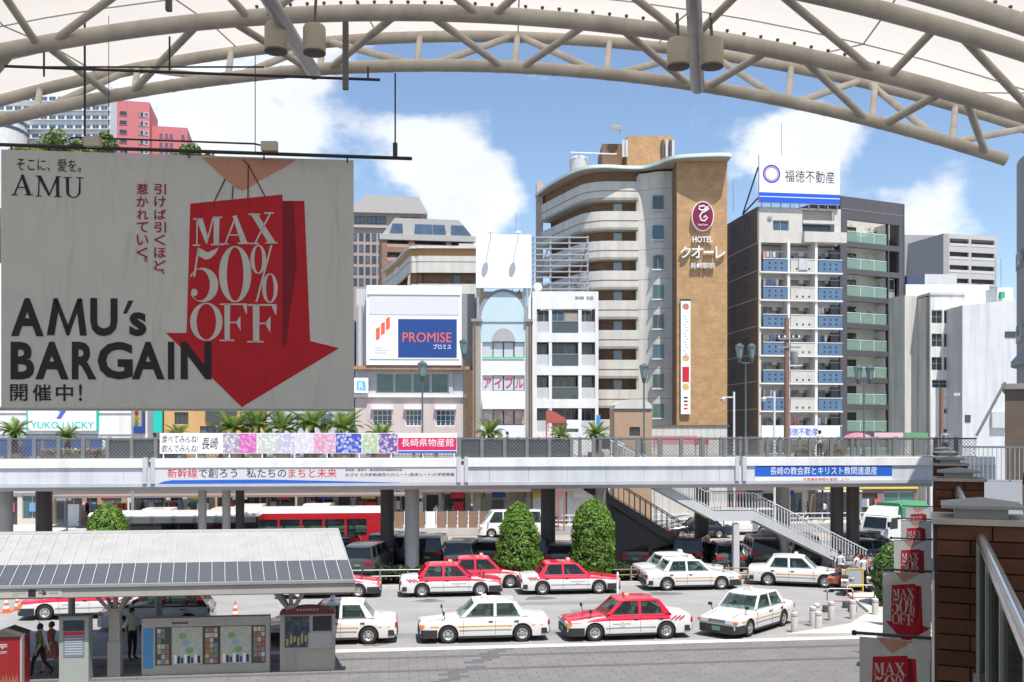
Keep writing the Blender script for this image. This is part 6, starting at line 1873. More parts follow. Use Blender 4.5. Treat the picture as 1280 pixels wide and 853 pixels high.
    def yside(z): return yb + (yr - yb)*(z - zb0)/(zr - zb0)
    rf = MB(); rr_ = []
    rx = [b0 - .05, b0 + .02, b0 + .25, (b0+b1)/2, b1 - .25, b1 - .02, b1 + .06]
    for i, x in enumerate(rx):
        dz = [-.055, -.02, .045, .07, .05, -.015, -.055][i]
        rr_.append([(x, yr + .012, zr - .03 + min(0, dz)), (x, yr - .02, zr + .012 + dz*.4), (x, yr*.62, zr + dz*.9), (x, 0, zr + dz)])
    ff_ = [r + [(p[0], -p[1], p[2]) for p in reversed(r[:-1])] for r in rr_]
    q = len(ff_[0]); vs = [p for r in ff_ for p in r]; fs = []
    for i in range(len(ff_)-1):
        for k in range(q-1): fs.append((i*q+k, (i+1)*q+k, (i+1)*q+k+1, i*q+k+1))
    vs += [(p[0], p[1]*.96, p[2] - .05) for p in vs]; off = len(ff_)*q
    fs += [tuple(x + off for x in reversed(f)) for f in fs]
    for k in range(q-1): fs += [(k, k+1, off+k+1, off+k), (off+(len(ff_)-1)*q+k, off+(len(ff_)-1)*q+k+1, (len(ff_)-1)*q+k+1, (len(ff_)-1)*q+k)]
    for i in range(len(ff_)-1): fs += [(i*q, off+i*q, off+(i+1)*q, (i+1)*q), ((i+1)*q+q-1, off+(i+1)*q+q-1, off+i*q+q-1, i*q+q-1)]
    roof = MB().add(vs, fs).build('roof', top_m, t, smooth=45)
    def sidepoly(pts, s, name, m, th=.035, out=0.0, par=None):
        vs = [(x, s*(yside(z) + out), z) for x, z in pts] + [(x, s*(yside(z) + out - th), z) for x, z in pts]
        n = len(pts)
        fs = [tuple(range(n)), tuple(range(2*n-1, n-1, -1))] + [(i, (i+1) % n, (i+1) % n + n, i + n) for i in range(n)]
        return MB().add(vs, fs).build(name, m, par or t)
    def xa(z): return a0 + (b0-a0)*(z-zb0)/(zr-zb0)      # front edge
    def xc(z): return a1 + (b1-a1)*(z-zb0)/(zr-zb0)      # rear edge
    ztop = zr - .045; zlow = belt + .02
    wins = P['wins']          # list of (x_low0, x_low1, x_top0, x_top1)
    for s in (1, -1):
        sidepoly([(a0, zb0), (wins[0][0], zlow - .02), (wins[0][2], ztop), (b0 - .02, zr)], s, 'front_pillar', top_m)
        for (p_, n_) in zip(wins[:-1], wins[1:]):
            sidepoly([(p_[1], zlow - .02), (n_[0], zlow - .02), (n_[2], ztop + .01), (p_[3], ztop + .01)], s, 'door_pillar', top_m)
        sidepoly([(wins[-1][1], zlow - .02), (a1, zb0), (b1 + .03, zr), (wins[-1][3], ztop)], s, 'rear_pillar', top_m)
        sidepoly([(b0 - .02, ztop), (b1 + .02, ztop), (b1 + .02, zr + .0), (b0 - .02, zr + .0)], s, 'roof_rail', top_m, .04, .002)
        sidepoly([(a0, zb0 - .03), (a1, zb0 - .03), (a1 - .01, zlow), (a0 + .02, zlow)], s, 'window_sill', top_m, .05, .0)
        for w_ in wins:
            sidepoly([(w_[0], zlow), (w_[1], zlow), (w_[3], ztop), (w_[2], ztop)], s, 'side_window', glass, .008, -.012)
    for x0_, x1_, nm, d in ((a0, b0, 'windscreen', 1), (a1, b1, 'rear_window', -1)):
        e = .03*d
        MB().add([(x0_ + e*.3, -yside(zb0)*.93, zb0 + .02), (x0_ + e*.3, yside(zb0)*.93, zb0 + .02), (x1_ + e*.3, yside(zr)*.93, zr - .03), (x1_ + e*.3, -yside(zr)*.93, zr - .03)], [(0,1,2,3)]).build(nm, glass, t)
    # interior
    sm = lace_m if white_seat else inter_m
    MB().box(a0 + .2, a1 - .15, -hw + .16, hw - .16, .5, belt - .06).build('cabin_floor', inter_m, t)
    for sx in P.get('seats', ((-.05, .42), (-.05, -.42), (.95, 0))):
        ww = .24 if sx[1] else .62
        MB().prism([(sx[0], belt - .1), (sx[0] + .16, belt - .1), (sx[0] + .26, H - .35), (sx[0] + .14, H - .35)], sx[1] - ww, sx[1] + ww).build('seat', sm, t)
    MB().lathe([(.15, -.012), (.18, 0), (.15, .012)], 14, (a0 + .55, hw*.45, belt + .02), 'y').build('steering_wheel', plast, t)
    # lights, grille, plate
    zl = P.get('light_z', .64)
    for s in (1, -1):
        hb = MB().box(n0 - .022, n0 + .10, s*hw*.50 - .13, s*hw*.50 + .17 if s > 0 else s*hw*.50 + .13, zl - .06, zl + .075)
        hl_ = MB().box(n0 - .022, n0 + .1, min(s*hw*.42, s*hw*.80), max(s*hw*.42, s*hw*.80), zl - .06, zl + .075).build('headlight', head_m, t)
        MB().box(n0 - .012, n0 + .17, min(s*hw*.80, s*hw*.955), max(s*hw*.80, s*hw*.955), zl - .05, zl + .05).build('indicator', amber_m, t)
        MB().box(n1 - .06, n1 + .018, min(s*hw*.50, s*hw*.92), max(s*hw*.50, s*hw*.92), zl - .02, zl + P.get('tail_h', .14)).build('taillight', tail_m, t)
        if P.get('fender_mirror'):
            mm = MB().path([(a0 - .52, s*hw*.82, hood1 - .05), (a0 - .56, s*hw*.88, hood1 + .16)], .014, 6).build('fender_mirror', plast, t)
            MB().box(a0 - .60, a0 - .53, s*hw*.92 - .075, s*hw*.92 + .075, hood1 + .14, hood1 + .25).build('mirror_head', plast, mm)
        else:
            MB().box(a0 + .28, a0 + .38, min(s*(hw - .03), s*(hw + .17)), max(s*(hw - .03), s*(hw + .17)), belt + .0, belt + .15).build('wing_mirror', low_m, t)
        for hx_ in P.get('handles', (.18, 1.12)):
            MB().box(hx_, hx_ + .16, min(s*(hw - .02), s*(hw + .012)), max(s*(hw - .02), s*(hw + .012)), belt - .17, belt - .13).build('door_handle', plast, t)
        for xd in P.get('doors', (-.78, .36, 1.22)):
            MB().box(xd, xd + .010, min(s*(hw - .03), s*(hw + .002)), max(s*(hw - .03), s*(hw + .002)), .32, belt - .09).build('door_gap', plast, t)
        MB().box(xf + ra + .01, xr - ra - .01, min(s*(hw - .04), s*(hw - .012)), max(s*(hw - .04), s*(hw - .012)), sill - .035, sill + .045).build('sill_shading', P.get('sill_m', plast), t)  # dark strip added for the shading low on the body
        MB().box(xf + ra + .03, xr - ra - .03, min(s*(hw - .02), s*(hw + .010)), max(s*(hw - .02), s*(hw + .010)), .462, .492).build('side_moulding', low_m if P['H'] > 1.6 else midgrey, t)
        MB().bar((wins[0][0], s*(yside(zlow) + .004), zlow - .012), (wins[-1][1], s*(yside(zlow) + .004), zlow - .012), .012, .02).build('window_trim', chrome, t)
        MB().bar((a0 - .1, s*hw*.60, hood1 + .012), (n0 + .2, s*hw*.62, hood0 + .012), .012, .008).build('bonnet_gap', plast, t)
        if stripe:
            ya, yb_ = (hw - .06, hw + .0035)
            for x0_, x1_ in ((n0 + .38, xf - ra*.9), (xf + ra*.98, xr - ra*.98), (xr + ra*.95, n1 - .26)):
                if x1_ > x0_:
                    h0, h1 = lerp_key(hwk, x0_) + .004, lerp_key(hwk, x1_) + .004
                    MB().add([(x0_, s*h0, .575), (x1_, s*h1, .575), (x1_, s*h1, .625), (x0_, s*h0, .625)], [(0,1,2,3)]).build('side_stripe', stripe, t)
        if two_tone:
            for k in range(3):
                xq = a1 - .08 + k*.16
                MB().add([(xq, s*(hw + .004), belt - .20), (xq + .075, s*(hw + .004), belt - .20), (xq + .30, s*(hw - .022), belt - .045), (xq + .225, s*(hw - .022), belt - .045)], [(0,1,2,3)]).build('side_stripe', taxi_red, t)
            MB().box(-.68, .0, min(s*hw, s*(hw + .004)), max(s*hw, s*(hw + .004)), .60, .625).build('company_lettering', midgrey, t)
            MB().prism([(-.42, .50), (-.20, .50), (-.26, .66), (-.30, .72), (-.36, .66)], min(s*hw, s*(hw + .006)), max(s*hw, s*(hw + .006))).build('door_emblem', mat('emblem pale pink', (.62, .50, .48), .5, .1), t)
        for c in (xf, xr):
            ty, rim, hub, slot = wheel_meshes(rw)
            wo = bpy.data.objects.new('wheel', ty); COL.objects.link(wo); wo.parent = t; KIDS.setdefault(t.name, []).append(wo)
            wo.location = (c, s*(hw - .115), rw)
            if s > 0: wo.rotation_euler = (0, 0, PI)
            mobj('rim', rim, wo); mobj('hub_cap', hub, wo)
            for k in range(6):
                so = mobj('rim_slot', slot, wo); so.rotation_euler = (0, k*PI/3, 0)
    MB().box(n0 - .018, n0 + .08, -hw*.40, hw*.40, zl - .055, zl + .065).build('grille', P.get('grille_m', darkgrey), t)
    for k in range(4): MB().box(n0 - .024, n0 - .017, -hw*.38, hw*.38, zl - .045 + k*.028, zl - .037 + k*.028).build('grille_bar', chrome, t)
    MB().box(n0 - .062, n0 - .045, -.17, .17, .30, .45).build('number_plate', plate_m, t)
    MB().box(n1 + .02, n1 + .028, -.17, .17, .52 if P['H'] < 1.6 else .6, .67 if P['H'] < 1.6 else .75).build('number_plate', plate_m, t)
    for k in (-.3, .3): MB().bar((a0 - .06, k*hw, belt + .03), (a0 + .16, k*hw + .35, belt + .16), .02, .012).build('wiper', plast, t)
    if lamp:
        lp = MB().prism([(-.20, 0), (.20, 0), (.18, .07), (.12, .13), (-.12, .13), (-.18, .07)], -.08, .08, 'x').build('roof_lamp', lamp, t, (b0 + .35, 0, H - .015))
        MB().box(-.05, .05, -.05, .05, .13, .15).build('lamp_cap', amber_m, lp)
        MB().tube((b0 + .1, .35, H - .02), (b0 - .02, .35, H + .32), .006, 5).build('antenna', plast, t)
    return t
SEDAN = dict(L=4.69, W=1.69, H=1.51, r=.315, xf=-1.335, xr=1.345, belt=.92, hood0=.76, hood1=.885, tr0=.95, tr1=.91, a0=-.93, a1=1.56, b0=-.33, b1=1.10,
             wins=[(-.74, .31, -.24, .32), (.41, 1.28, .42, 1.02)], fender_mirror=True, light_z=.63, handles=(.12, 1.05), doors=(-.80, .36, 1.20))
lamp_w = mat('taxi lamp white', (.75, .75, .72), .3, .03); lamp_r = mat('taxi lamp red', (.62, .20, .18), .3, .03)
GR = 'taxis on the station rank'
tw_ = car('taxi', 'white taxi with orange side stripe centre of the near row, nose to left', 'taxi', SEDAN, taxi_white, taxi_white, stripe_o, lamp_w, group=GR, white_seat=True)
tr_ = car('taxi', 'red and white taxi in the near row beside the white one', 'taxi', SEDAN, taxi_red, taxi_white, None, lamp_r, True, group=GR, white_seat=True)
def put(o, px, py, deg):
    Y = GY(py); o.location = (PX(px, Y), Y, 0); o.rotation_euler = (0, 0, R(deg))
put(tw_, 604, 798, 7); put(tr_, 781, 795, 9)
def more_taxi(src, px, py, deg, label):
    Y = GY(py); return copy_thing(src, label, (PX(px, Y), Y, 0), R(deg))
more_taxi(tw_, 415, 801, 6, 'white taxi with orange stripe half hidden behind the display kiosk')
more_taxi(tw_, 935, 786, 48, 'white taxi turned toward the camera near the stone bollards')
more_taxi(tr_, 106, 770, 10, 'red and white taxi seen below the shelter roof at far left')
more_taxi(tr_, 412, 745, 187, 'red and white taxi in far row mostly hidden by shelter roof')
more_taxi(tr_, 563, 743, 187, 'red and white taxi in far row left of the topiary, nose to right')
more_taxi(tr_, 602, 733, 186, 'red and white taxi half hidden behind another red taxi')
more_taxi(tr_, 710, 740, 187, 'red and white taxi in far row between the two topiary trees')
more_taxi(tw_, 862, 735, 187, 'white taxi with orange stripe in far row, front of the white pair')
more_taxi(tw_, 850, 727, 192, 'white taxi half hidden behind another white taxi')
more_taxi(tw_, 996, 731, 163, 'white taxi turning out by the motorbikes, nose to right')
# private cars
maroon_p = paint('maroon paint', (.10, .008, .014)); silver_p = paint('silver paint', (.42, .43, .44)); black_p = paint('black paint', (.012, .012, .014)); grey_p = paint('gunmetal paint', (.085, .088, .092)); navy_p = paint('navy paint', (.018, .022, .045)); bronze_p = paint('bronze grey paint', (.13, .115, .10)); white_p = paint('white car paint', (.72, .72, .71))
HATCH = dict(L=4.1, W=1.69, H=1.53, r=.30, xf=-1.25, xr=1.27, belt=.95, hood0=.74, hood1=.94, tr0=.97, tr1=.95, a0=-1.15, a1=1.95, b0=-.25, b1=1.55, wins=[(-.85, .25, -.18, .28), (.34, 1.18, .36, 1.10), (1.26, 1.62, 1.18, 1.40)], light_z=.68, handles=(.05, .95), doors=(-.85, .3, 1.15), bump_m=None)
MINIV = dict(L=4.3, W=1.69, H=1.72, r=.30, xf=-1.38, xr=1.38, belt=1.02, hood0=.82, hood1=1.0, tr0=1.02, tr1=1.0, a0=-1.5, a1=2.08, b0=-.75, b1=1.90, wins=[(-1.15, -.1, -.62, -.08), (0, 1.0, .0, 1.0), (1.1, 1.85, 1.1, 1.72)], light_z=.72, handles=(-.25, .8), doors=(-1.1, -.05, 1.05), tumble=.80)
SUV = dict(L=4.4, W=1.78, H=1.82, r=.36, xf=-1.32, xr=1.32, belt=1.12, hood0=1.0, hood1=1.10, tr0=1.12, tr1=1.10, a0=-.95, a1=2.12, b0=-.5, b1=1.98, wins=[(-.68, .25, -.40, .26), (.36, 1.15, .37, 1.15), (1.27, 1.92, 1.26, 1.80)], light_z=.85, handles=(.05, .95), doors=(-.8, .3, 1.2), tumble=.82, sill=.34, bh=.62)
VAN = dict(L=4.7, W=1.70, H=1.98, r=.32, xf=-1.55, xr=1.15, belt=1.08, hood0=.90, hood1=1.06, tr0=1.1, tr1=1.08, a0=-2.1, a1=2.3, b0=-1.45, b1=2.15, wins=[(-1.75, -.75, -1.32, -.74), (-.65, .7, -.65, .7), (.8, 2.05, .8, 1.95)], light_z=.74, handles=(-.95, .2), doors=(-1.5, -.7, .75), tumble=.84)
for Pm, c in ((HATCH, grey_p), (MINIV, grey_p), (VAN, white_p)): Pm['bump_m'] = c
HATCH['bump_m'] = plast; MINIV['bump_m'] = plast
def place(o, px, py, deg):
    put(o, px, py, deg); return o
place(car('minivan_taxi', 'dark maroon and silver station car waiting behind the map board', 'car', dict(HATCH, bump_m=silver_p), maroon_p, silver_p, None, lamp_r), 198, 784, 8)
PGR = 'cars parked in the shade of the bridge'
c1 = place(car('parked_minivan', 'grey minivan with lit rear lamps parked nearest under the bridge', 'minivan', MINIV, grey_p, grey_p, glass=car_glass_d, group=PGR), 461, 716, 262)
c2 = place(car('parked_suv', 'black boxy suv parked left of the pale bridge column', 'suv', SUV, black_p, black_p, glass=car_glass_d, group=PGR), 487, 702, 264)
copy_thing(c2, 'black suv parked right of the pale bridge column', (PX(541, 57), 57, 0), R(266))
copy_thing(c1, 'dark minivan parked between suv and first topiary tree', (PX(579, 55), 55.2, 0), R(265))
c3 = place(car('parked_hatchback', 'dark hatchback parked behind the second topiary tree', 'car', HATCH, grey_p, grey_p, glass=car_glass_d, group=PGR), 795, 706, 262)
copy_thing(c3, 'dark hatchback parked between the topiary trees', (PX(700, 56), 56, 0), R(268))
copy_thing(c2, 'dark suv parked under the bridge left of the stair post', (PX(868, 56.5), 56.5, 0), R(250))
place(car('parked_sedan', 'dark grey car parked far left beside the minivan', 'car', HATCH, black_p, black_p, glass=car_glass_d, group=PGR), 432, 700, 265)
copy_thing(c3, 'dark car parked below the landing of the white stairs', (PX(905, 56), 56, 0), R(268))
copy_thing(c1, 'dark van parked behind the stair support post', (PX(950, 57.5), 57.5, 0), R(266))
RGp = 'cars on the city road'
nv = place(car('navy_sedan', 'dark navy sedan driving on the city road right of dark stairs', 'car', dict(SEDAN, fender_mirror=False, bump_m=navy_p), navy_p, navy_p, group=RGp), 872, 672, 5)
place(car('dark_hatchback', 'dark blue hatchback farther up the city road', 'car', dict(HATCH, bump_m=navy_p), navy_p, navy_p, group=RGp), 845, 648, 185)
place(car('bronze_hatchback', 'bronze grey hatchback parked under the bridge near motorbikes', 'car', dict(HATCH, bump_m=bronze_p), bronze_p, bronze_p, group=RGp), 1085, 694, 188)
place(car('silver_hatchback', 'silver car partly hidden behind the bronze hatchback', 'car', dict(HATCH, bump_m=silver_p), grey_p, grey_p, group=RGp), 1090, 706, 186)
wv = place(car('white_van', 'white one box van on the city road left of the topiary', 'van', VAN, white_p, white_p, group=RGp), 640, 671, 5)
copy_thing(wv, 'white van on the city road behind the stair railing', (PX(930, 74), 74, 0), R(5))
copy_thing(wv, 'white van far left behind the shelter roof', (PX(28, 58), 58, 0), R(5))
place(car('white_sedan', 'white sedan left of the low shrub behind the shelter', 'car', dict(SEDAN, fender_mirror=False, bump_m=white_p), white_p, white_p, group=RGp), 92, 694, 5)
place(car('white_hatchback', 'white hatchback on the road seen above the navy sedan', 'car', dict(HATCH, bump_m=white_p), white_p, white_p, group=RGp), 895, 645, 5)

# ---------------------------------------------------------------- buses
def bus(label, low_c, up_c, L=10.5, dark=False):
    t = thing('city_bus', label, 'bus', (0, 0, 0), 0, 'buses on the city road')
    W, H = 2.45, 3.05
    n0, n1 = -L/2, L/2
    wins = []
    x = n0 + 1.2
    while x + 1.25 < n1 - .3: wins.append((x, x + 1.2, 1.35, 2.35)); x += 1.32
    for s in (-1, 1):
        m = wall_mesh(n0 + .1, n1 - .1, .35, 2.55, s*W/2 - .04, s*W/2 + .0, wins)
        m.build('side_panel', low_c, t)
        bx('upper_band', up_c, t, n0 + .1, n1 - .1, s*W/2 - .05, s*W/2 + .006, 2.42, 2.72)
        for w in wins:
            bx('side_window', car_glass_d if dark else car_glass, t, w[0], w[1], s*W/2 - .03, s*W/2 - .022, w[2], w[3])
        for c in (n0 + 2.2, n1 - 2.8):
            ty, rim, hub, slot = wheel_meshes(.48, .26)
            o = mobj('wheel', ty, t, (c, s*(W/2 - .10), .48), PI if s > 0 else 0); mobj('rim', rim, o)
            MB().lathe([(.56, -.02), (.56, .02)], 20, (0, 0, 0), 'y').build('wheel_arch', plast, t, (c, s*(W/2 - .018), .50))
    MB().prism([(-W/2, 2.68), (W/2, 2.68), (W/2 - .12, 2.92), (W/2 - .4, 3.0), (-W/2 + .4, 3.0), (-W/2 + .12, 2.92)], n0 + .1, n1 - .1, 'x').build('roof', white_p, t)
    MB().box(n0, n0 + .12, -W/2 + .03, W/2 - .03, .35, 1.2).build('front_panel', low_c, t)
    MB().box(n0 + .02, n0 + .10, -W/2 + .05, W/2 - .05, 1.2, 2.45).build('windscreen', car_glass_d, t)
    MB().box(n0 - .01, n0 + .12, -W/2 + .03, W/2 - .03, 2.45, 2.85).build('destination_box', black_p, t)
    MB().box(n1 - .12, n1, -W/2 + .03, W/2 - .03, .35, 2.75).build('rear_panel', low_c, t)
    MB().box(n0 + .3, n1 - .3, -W/2 + .3, W/2 - .3, .3, .55).build('floor', plast, t)
    for k in range(6): MB().box(n0 + 2 + k*1.3, n0 + 2.5 + k*1.3, -W/2 + .2, W/2 - .2, .55, 1.55).build('seat', inter_m, t)
    for k in (-1.8, 2.2): MB().box(k, k + 1.6, -.8, .8, 3.0, 3.18).build('roof_unit', white_p, t)
    return t
bus_red = paint('bus red', (.50, .012, .025)); bus_dark = paint('bus black', (.02, .021, .024)); bus_grey = paint('bus grey', (.30, .30, .31))
b1 = bus('white and red city bus seen under the bridge, right of the dark bus', bus_red, bus_red, 10.5)
b1.location = BR.at(at_depth(376, 10), 10, 0); b1.rotation_euler = (0, 0, BR.r + PI)
b2 = bus('dark grey city bus seen under the bridge behind shelter roof', bus_dark, bus_grey, 9.5, True)
b2.location = BR.at(at_depth(222, 7.6), 7.6, 0); b2.rotation_euler = (0, 0, BR.r)
# ---------------------------------------------------------------- delivery truck
tk_ = thing('delivery_truck', 'white cab delivery truck with green cargo cover at right under bridge', 'truck', (0, 0, 0), 0)
Y = 66
MB().prism([(-2.6, .55), (-1.0, .55), (-1.0, 2.2), (-2.15, 2.25), (-2.35, 2.1), (-2.58, 1.35), (-2.62, .9)], -.95, .95).build('cab', white_p, tk_)
MB().add([(-2.60, -.8, 1.38), (-2.60, .8, 1.38), (-2.375, .74, 2.08), (-2.375, -.74, 2.08)], [(0,1,2,3)]).build('windscreen', car_glass_d, tk_)
for s in (-1, 1):
    MB().prism([(-2.38, 1.35), (-1.4, 1.35), (-1.4, 2.05), (-2.18, 2.05)], s*.952, s*.957).build('side_window', car_glass_d, tk_)
    MB().box(-2.66, -2.58, s*.62 - .18, s*.62 + .18, .78, 1.0).build('headlight', head_m, tk_)
    MB().box(-2.72, -2.62, s*1.06 - .09, s*1.06 + .09, 1.5, 1.85).build('mirror', plast, tk_)
    for c in (-1.9, 1.2):
        ty, rim, hub, slot = wheel_meshes(.38, .24)
        o = mobj('wheel', ty, tk_, (c, s*.82, .38), PI if s > 0 else 0); mobj('rim', rim, o)
MB().prism([(-2.3, 2.2), (-1.2, 2.2), (-1.1, 2.75), (-1.75, 2.7)], -.85, .85).build('wind_deflector', white_p, tk_)
MB().box(-2.68, -2.55, -.93, .93, .40, .72).build('bumper', white_p, tk_)
MB().box(-2.64, -2.60, -.45, .45, .98, 1.22).build('grille', darkgrey, tk_)
MB().box(-2.4, 2.4, -.4, .4, .42, .62).build('chassis', plast, tk_)
MB().box(-.9, 2.5, -1.0, 1.0, .75, 2.0).build('cargo_bed', white_p, tk_)
MB().prism([(-1.0, 2.0), (1.0, 2.0), (1.0, 2.65), (.75, 2.95), (-.75, 2.95), (-1.0, 2.65)], -.9, 2.5, 'x').build('cargo_cover', mat('green tarpaulin', (.06, .24, .11), .6, .1), tk_)
tk_.location = (PX(1119, Y), Y, 0); tk_.rotation_euler = (0, 0, R(40))

# ---------------------------------------------------------------- motorbikes
def moto(label, body_m):
    t = thing('motor_scooter', label, 'motorbike', (0, 0, 0), 0, 'motorbikes parked by the stairs')
    for c in (-.62, .60):
        ty, rim, hub, slot = wheel_meshes(.24, .10)
        o = mobj('wheel', ty, t, (c, 0, .24)); mobj('rim', rim, o)
    MB().prism([(.02, .30), (.85, .42), (.92, .66), (.80, .74), (.15, .70), (.08, .45)], -.14, .14).build('rear_body', body_m, t)
    MB().prism([(.05, .72), (.82, .76), (.84, .82), (.10, .80)], -.13, .13).build('seat', plast, t)
    MB().prism([(-.45, .24), (.10, .24), (.10, .32), (-.42, .34)], -.15, .15).build('floorboard', plast, t)
    MB().prism([(-.48, .32), (-.38, .32), (-.30, .95), (-.42, .98), (-.60, .62)], -.17, .17).build('leg_shield', body_m, t)
    MB().prism([(-.80, .46), (-.66, .54), (-.48, .44), (-.55, .40)], -.07, .07).build('front_fender', body_m, t)
    MB().path([(-.62, 0, .24), (-.45, 0, .75), (-.38, 0, 1.0)], .03, 6).build('fork', steel, t)
    MB().path([(-.26, -.32, 1.02), (-.36, -.12, 1.0), (-.36, .12, 1.0), (-.26, .32, 1.02)], .016, 6).build('handlebar', plast, t)
    MB().lathe([(.02, -.05), (.07, 0), (.075, .05)], 10, (-.47, 0, .93), 'y').build('headlight', head_m, t)
    for s in (-1, 1):
        m_ = MB().tube((-.34, s*.26, 1.02), (-.38, s*.34, 1.22), .007, 5).build('mirror_stem', steel, t)
        MB().lathe([(.01, -.01), (.055, 0), (.01, .012)], 10, (-.38, s*.34, 1.26), 'y').build('mirror', plast, m_)
    MB().box(.80, .95, -.06, .06, .56, .64).build('taillight', tail_m, t)
    return t
mcols = [(paint('scooter white', (.70, .70, .69)), 'white'), (paint('scooter black', (.02, .02, .022)), 'black'), (paint('scooter orange', (.42, .15, .08)), 'copper'), (paint('scooter silver', (.40, .41, .42)), 'silver'), (paint('scooter blue', (.06, .12, .30)), 'blue'), (paint('scooter red', (.40, .03, .03)), 'red')]
mlab = ['leftmost %s scooter of the row by the stair foot', '%s scooter leaning second from left by stair foot', '%s scooter third from left in the row', '%s scooter behind the yellow framed board', '%s scooter right of the yellow framed board', '%s scooter near the orange cone', '%s scooter farthest right in the row', '%s scooter in the rear row by the railing', '%s scooter at the back under the stairs']
for i, (px, py, c) in enumerate(((1046, 738, 2), (1055, 735, 1), (1064, 738, 3), (1073, 736, 0), (1083, 737, 1), (1092, 738, 0), (1100, 735, 3), (1062, 729, 0), (1080, 728, 1))):
    o = moto(mlab[i] % mcols[c][1], mcols[c][0]); put(o, px, py, 235 + (i*37 % 30)); o.scale = (1.05, 1.05, 1.05)
person('rider in white shirt standing among the scooters', (PX(1071, 48.6), 48.6, 0), R(40), shirt_w, trou_k)
person('person in red top bending by the scooters', (PX(1085, 49.4), 49.4, 0), R(-30), mat('coral top', (.50, .20, .14), .8, .1), trou_k, height=1.5)
# ================================================================ VEGETATION
leaf_top = leafmat('topiary leaf', (.075, .19, .02), (.21, .34, .045))
leaf_dark = leafmat('hedge leaf', (.018, .040, .012), (.040, .075, .020))
leaf_cyc = leafmat('cycad leaf', (.08, .17, .03), (.24, .31, .06))
leaf_hill = leafmat('hill tree leaf', (.07, .14, .025), (.18, .24, .05), .25)
bark = mat('bark', (.075, .055, .04), .9, .25, 4, 0, 0, .5, 12)
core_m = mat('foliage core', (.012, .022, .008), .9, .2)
def leaf_shell(surf, nleaf, size, seed, jit=.10, mats=None, nm='crown'):
    """leaves scattered through the outer layer of a volume; surf(rng) gives a point and an outward normal"""
    rng = random.Random(seed); mb = MB()
    for _ in range(nleaf):
        p, nrm = surf(rng)
        p = p - nrm*abs(rng.gauss(0, jit)) + nrm*rng.uniform(-.02, jit*.9)*(2.4 if rng.random() < .06 else 1)
        d = (nrm + Vector((rng.gauss(0, .55), rng.gauss(0, .55), rng.gauss(.15, .5)))).normalized()
        a = d.orthogonal().normalized(); an = rng.uniform(0, 2*PI)
        b = d.cross(a); a, b = a*math.cos(an) + b*math.sin(an), b*math.cos(an) - a*math.sin(an)
        s = size*rng.uniform(.6, 1.3)
        mb.add([p - a*s, p + b*s*.45 + d*s*.12, p + a*s, p - b*s*.45 + d*s*.12], [(0,1,2,3)])
    return mb
def prof_surface(prof, lump=.06, seed=0):
    def f(rng):
        while True:
            i = rng.randrange(len(prof)-1); (r0, z0), (r1, z1) = prof[i], prof[i+1]
            if rng.random() < (max(r0, r1)/max(p[0] for p in prof)): break
        t = rng.random(); an = rng.uniform(0, 2*PI)
        r = r0 + (r1-r0)*t; z = z0 + (z1-z0)*t
        r *= 1 + lump*mnoise.noise((math.cos(an)*2.2 + seed, math.sin(an)*2.2, z*2.0))*2 + lump*.9*mnoise.noise((math.cos(an)*6 + seed, math.sin(an)*6, z*5.0))
        n = Vector(((z1-z0)*math.cos(an), (z1-z0)*math.sin(an), r0-r1)).normalized()
        return Vector((r*math.cos(an), r*math.sin(an), z)), n
    return f
def topiary(name, label, cat, loc, prof, nleaf, size, leafm, seed, group=None):
    t = thing(name, label, cat, loc, 0, group)
    leaf_shell(prof_surface(prof, .085, seed), nleaf, size, seed, .07).build('crown', leafm, t)
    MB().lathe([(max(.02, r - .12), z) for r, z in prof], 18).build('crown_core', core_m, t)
    MB().path([(0, 0, 0), (.02, .01, prof[0][1] + .4)], [.10, .07], 8).build('trunk', bark, t)
    return t
cone = [(.55, .35), (.98, .55), (1.12, 1.0), (1.06, 1.8), (.90, 2.7), (.66, 3.35), (.40, 3.75), (.14, 3.92), (.02, 3.95)]
cyl = [(.50, .35), (.92, .55), (1.06, 1.0), (1.06, 2.0), (.98, 2.9), (.78, 3.5), (.50, 3.85), (.2, 4.02), (.02, 4.05)]
GT = 'clipped topiary trees'
topiary('topiary_tree', 'pointed clipped conifer topiary left, behind the red taxis', 'tree', (PX(648, 49.6), 49.6, .1), cone, 9000, .085, leaf_top, 1, GT)
topiary('topiary_tree', 'rounder clipped conifer topiary right, behind the red taxis', 'tree', (PX(741, 50.0), 50.0, .1), cyl, 9500, .085, leaf_top, 2, GT)
rnd = [(.6, .3), (.95, .6), (1.05, 1.4), (1.02, 2.4), (.85, 3.2), (.55, 3.65), (.2, 3.85), (.02, 3.9)]
topiary('round_shrub', 'rounded green shrub showing above the shelter roof at left', 'shrub', (PX(135, 49.0), 49.0, .1), rnd, 8000, .085, leaf_top, 3)
bush = [(.5, .1), (.85, .5), (.95, 1.2), (.9, 1.9), (.6, 2.35), (.25, 2.6), (.02, 2.65)]
topiary('leafy_shrub', 'bright leafy shrub behind the hanging sale flags at right', 'shrub', (PX(1121, 43.0), 43.0, .1), bush, 2600, .15, leafmat('bright leaf', (.06, .15, .03), (.20, .30, .09)), 4)
hl_ = [(.4, .1), (.6, .25), (.62, .5), (.5, .7), (.2, .8), (.02, .82)]
hp_ = [(478, 'beside the black suv'), (500, 'at the foot of the pale column'), (531, 'right of the pale column'), (680, 'between the topiary trees'), (700, 'in front of the shaded wall'), (775, 'right of the round topiary'), (615, 'left of the pointed topiary')]
hb = None
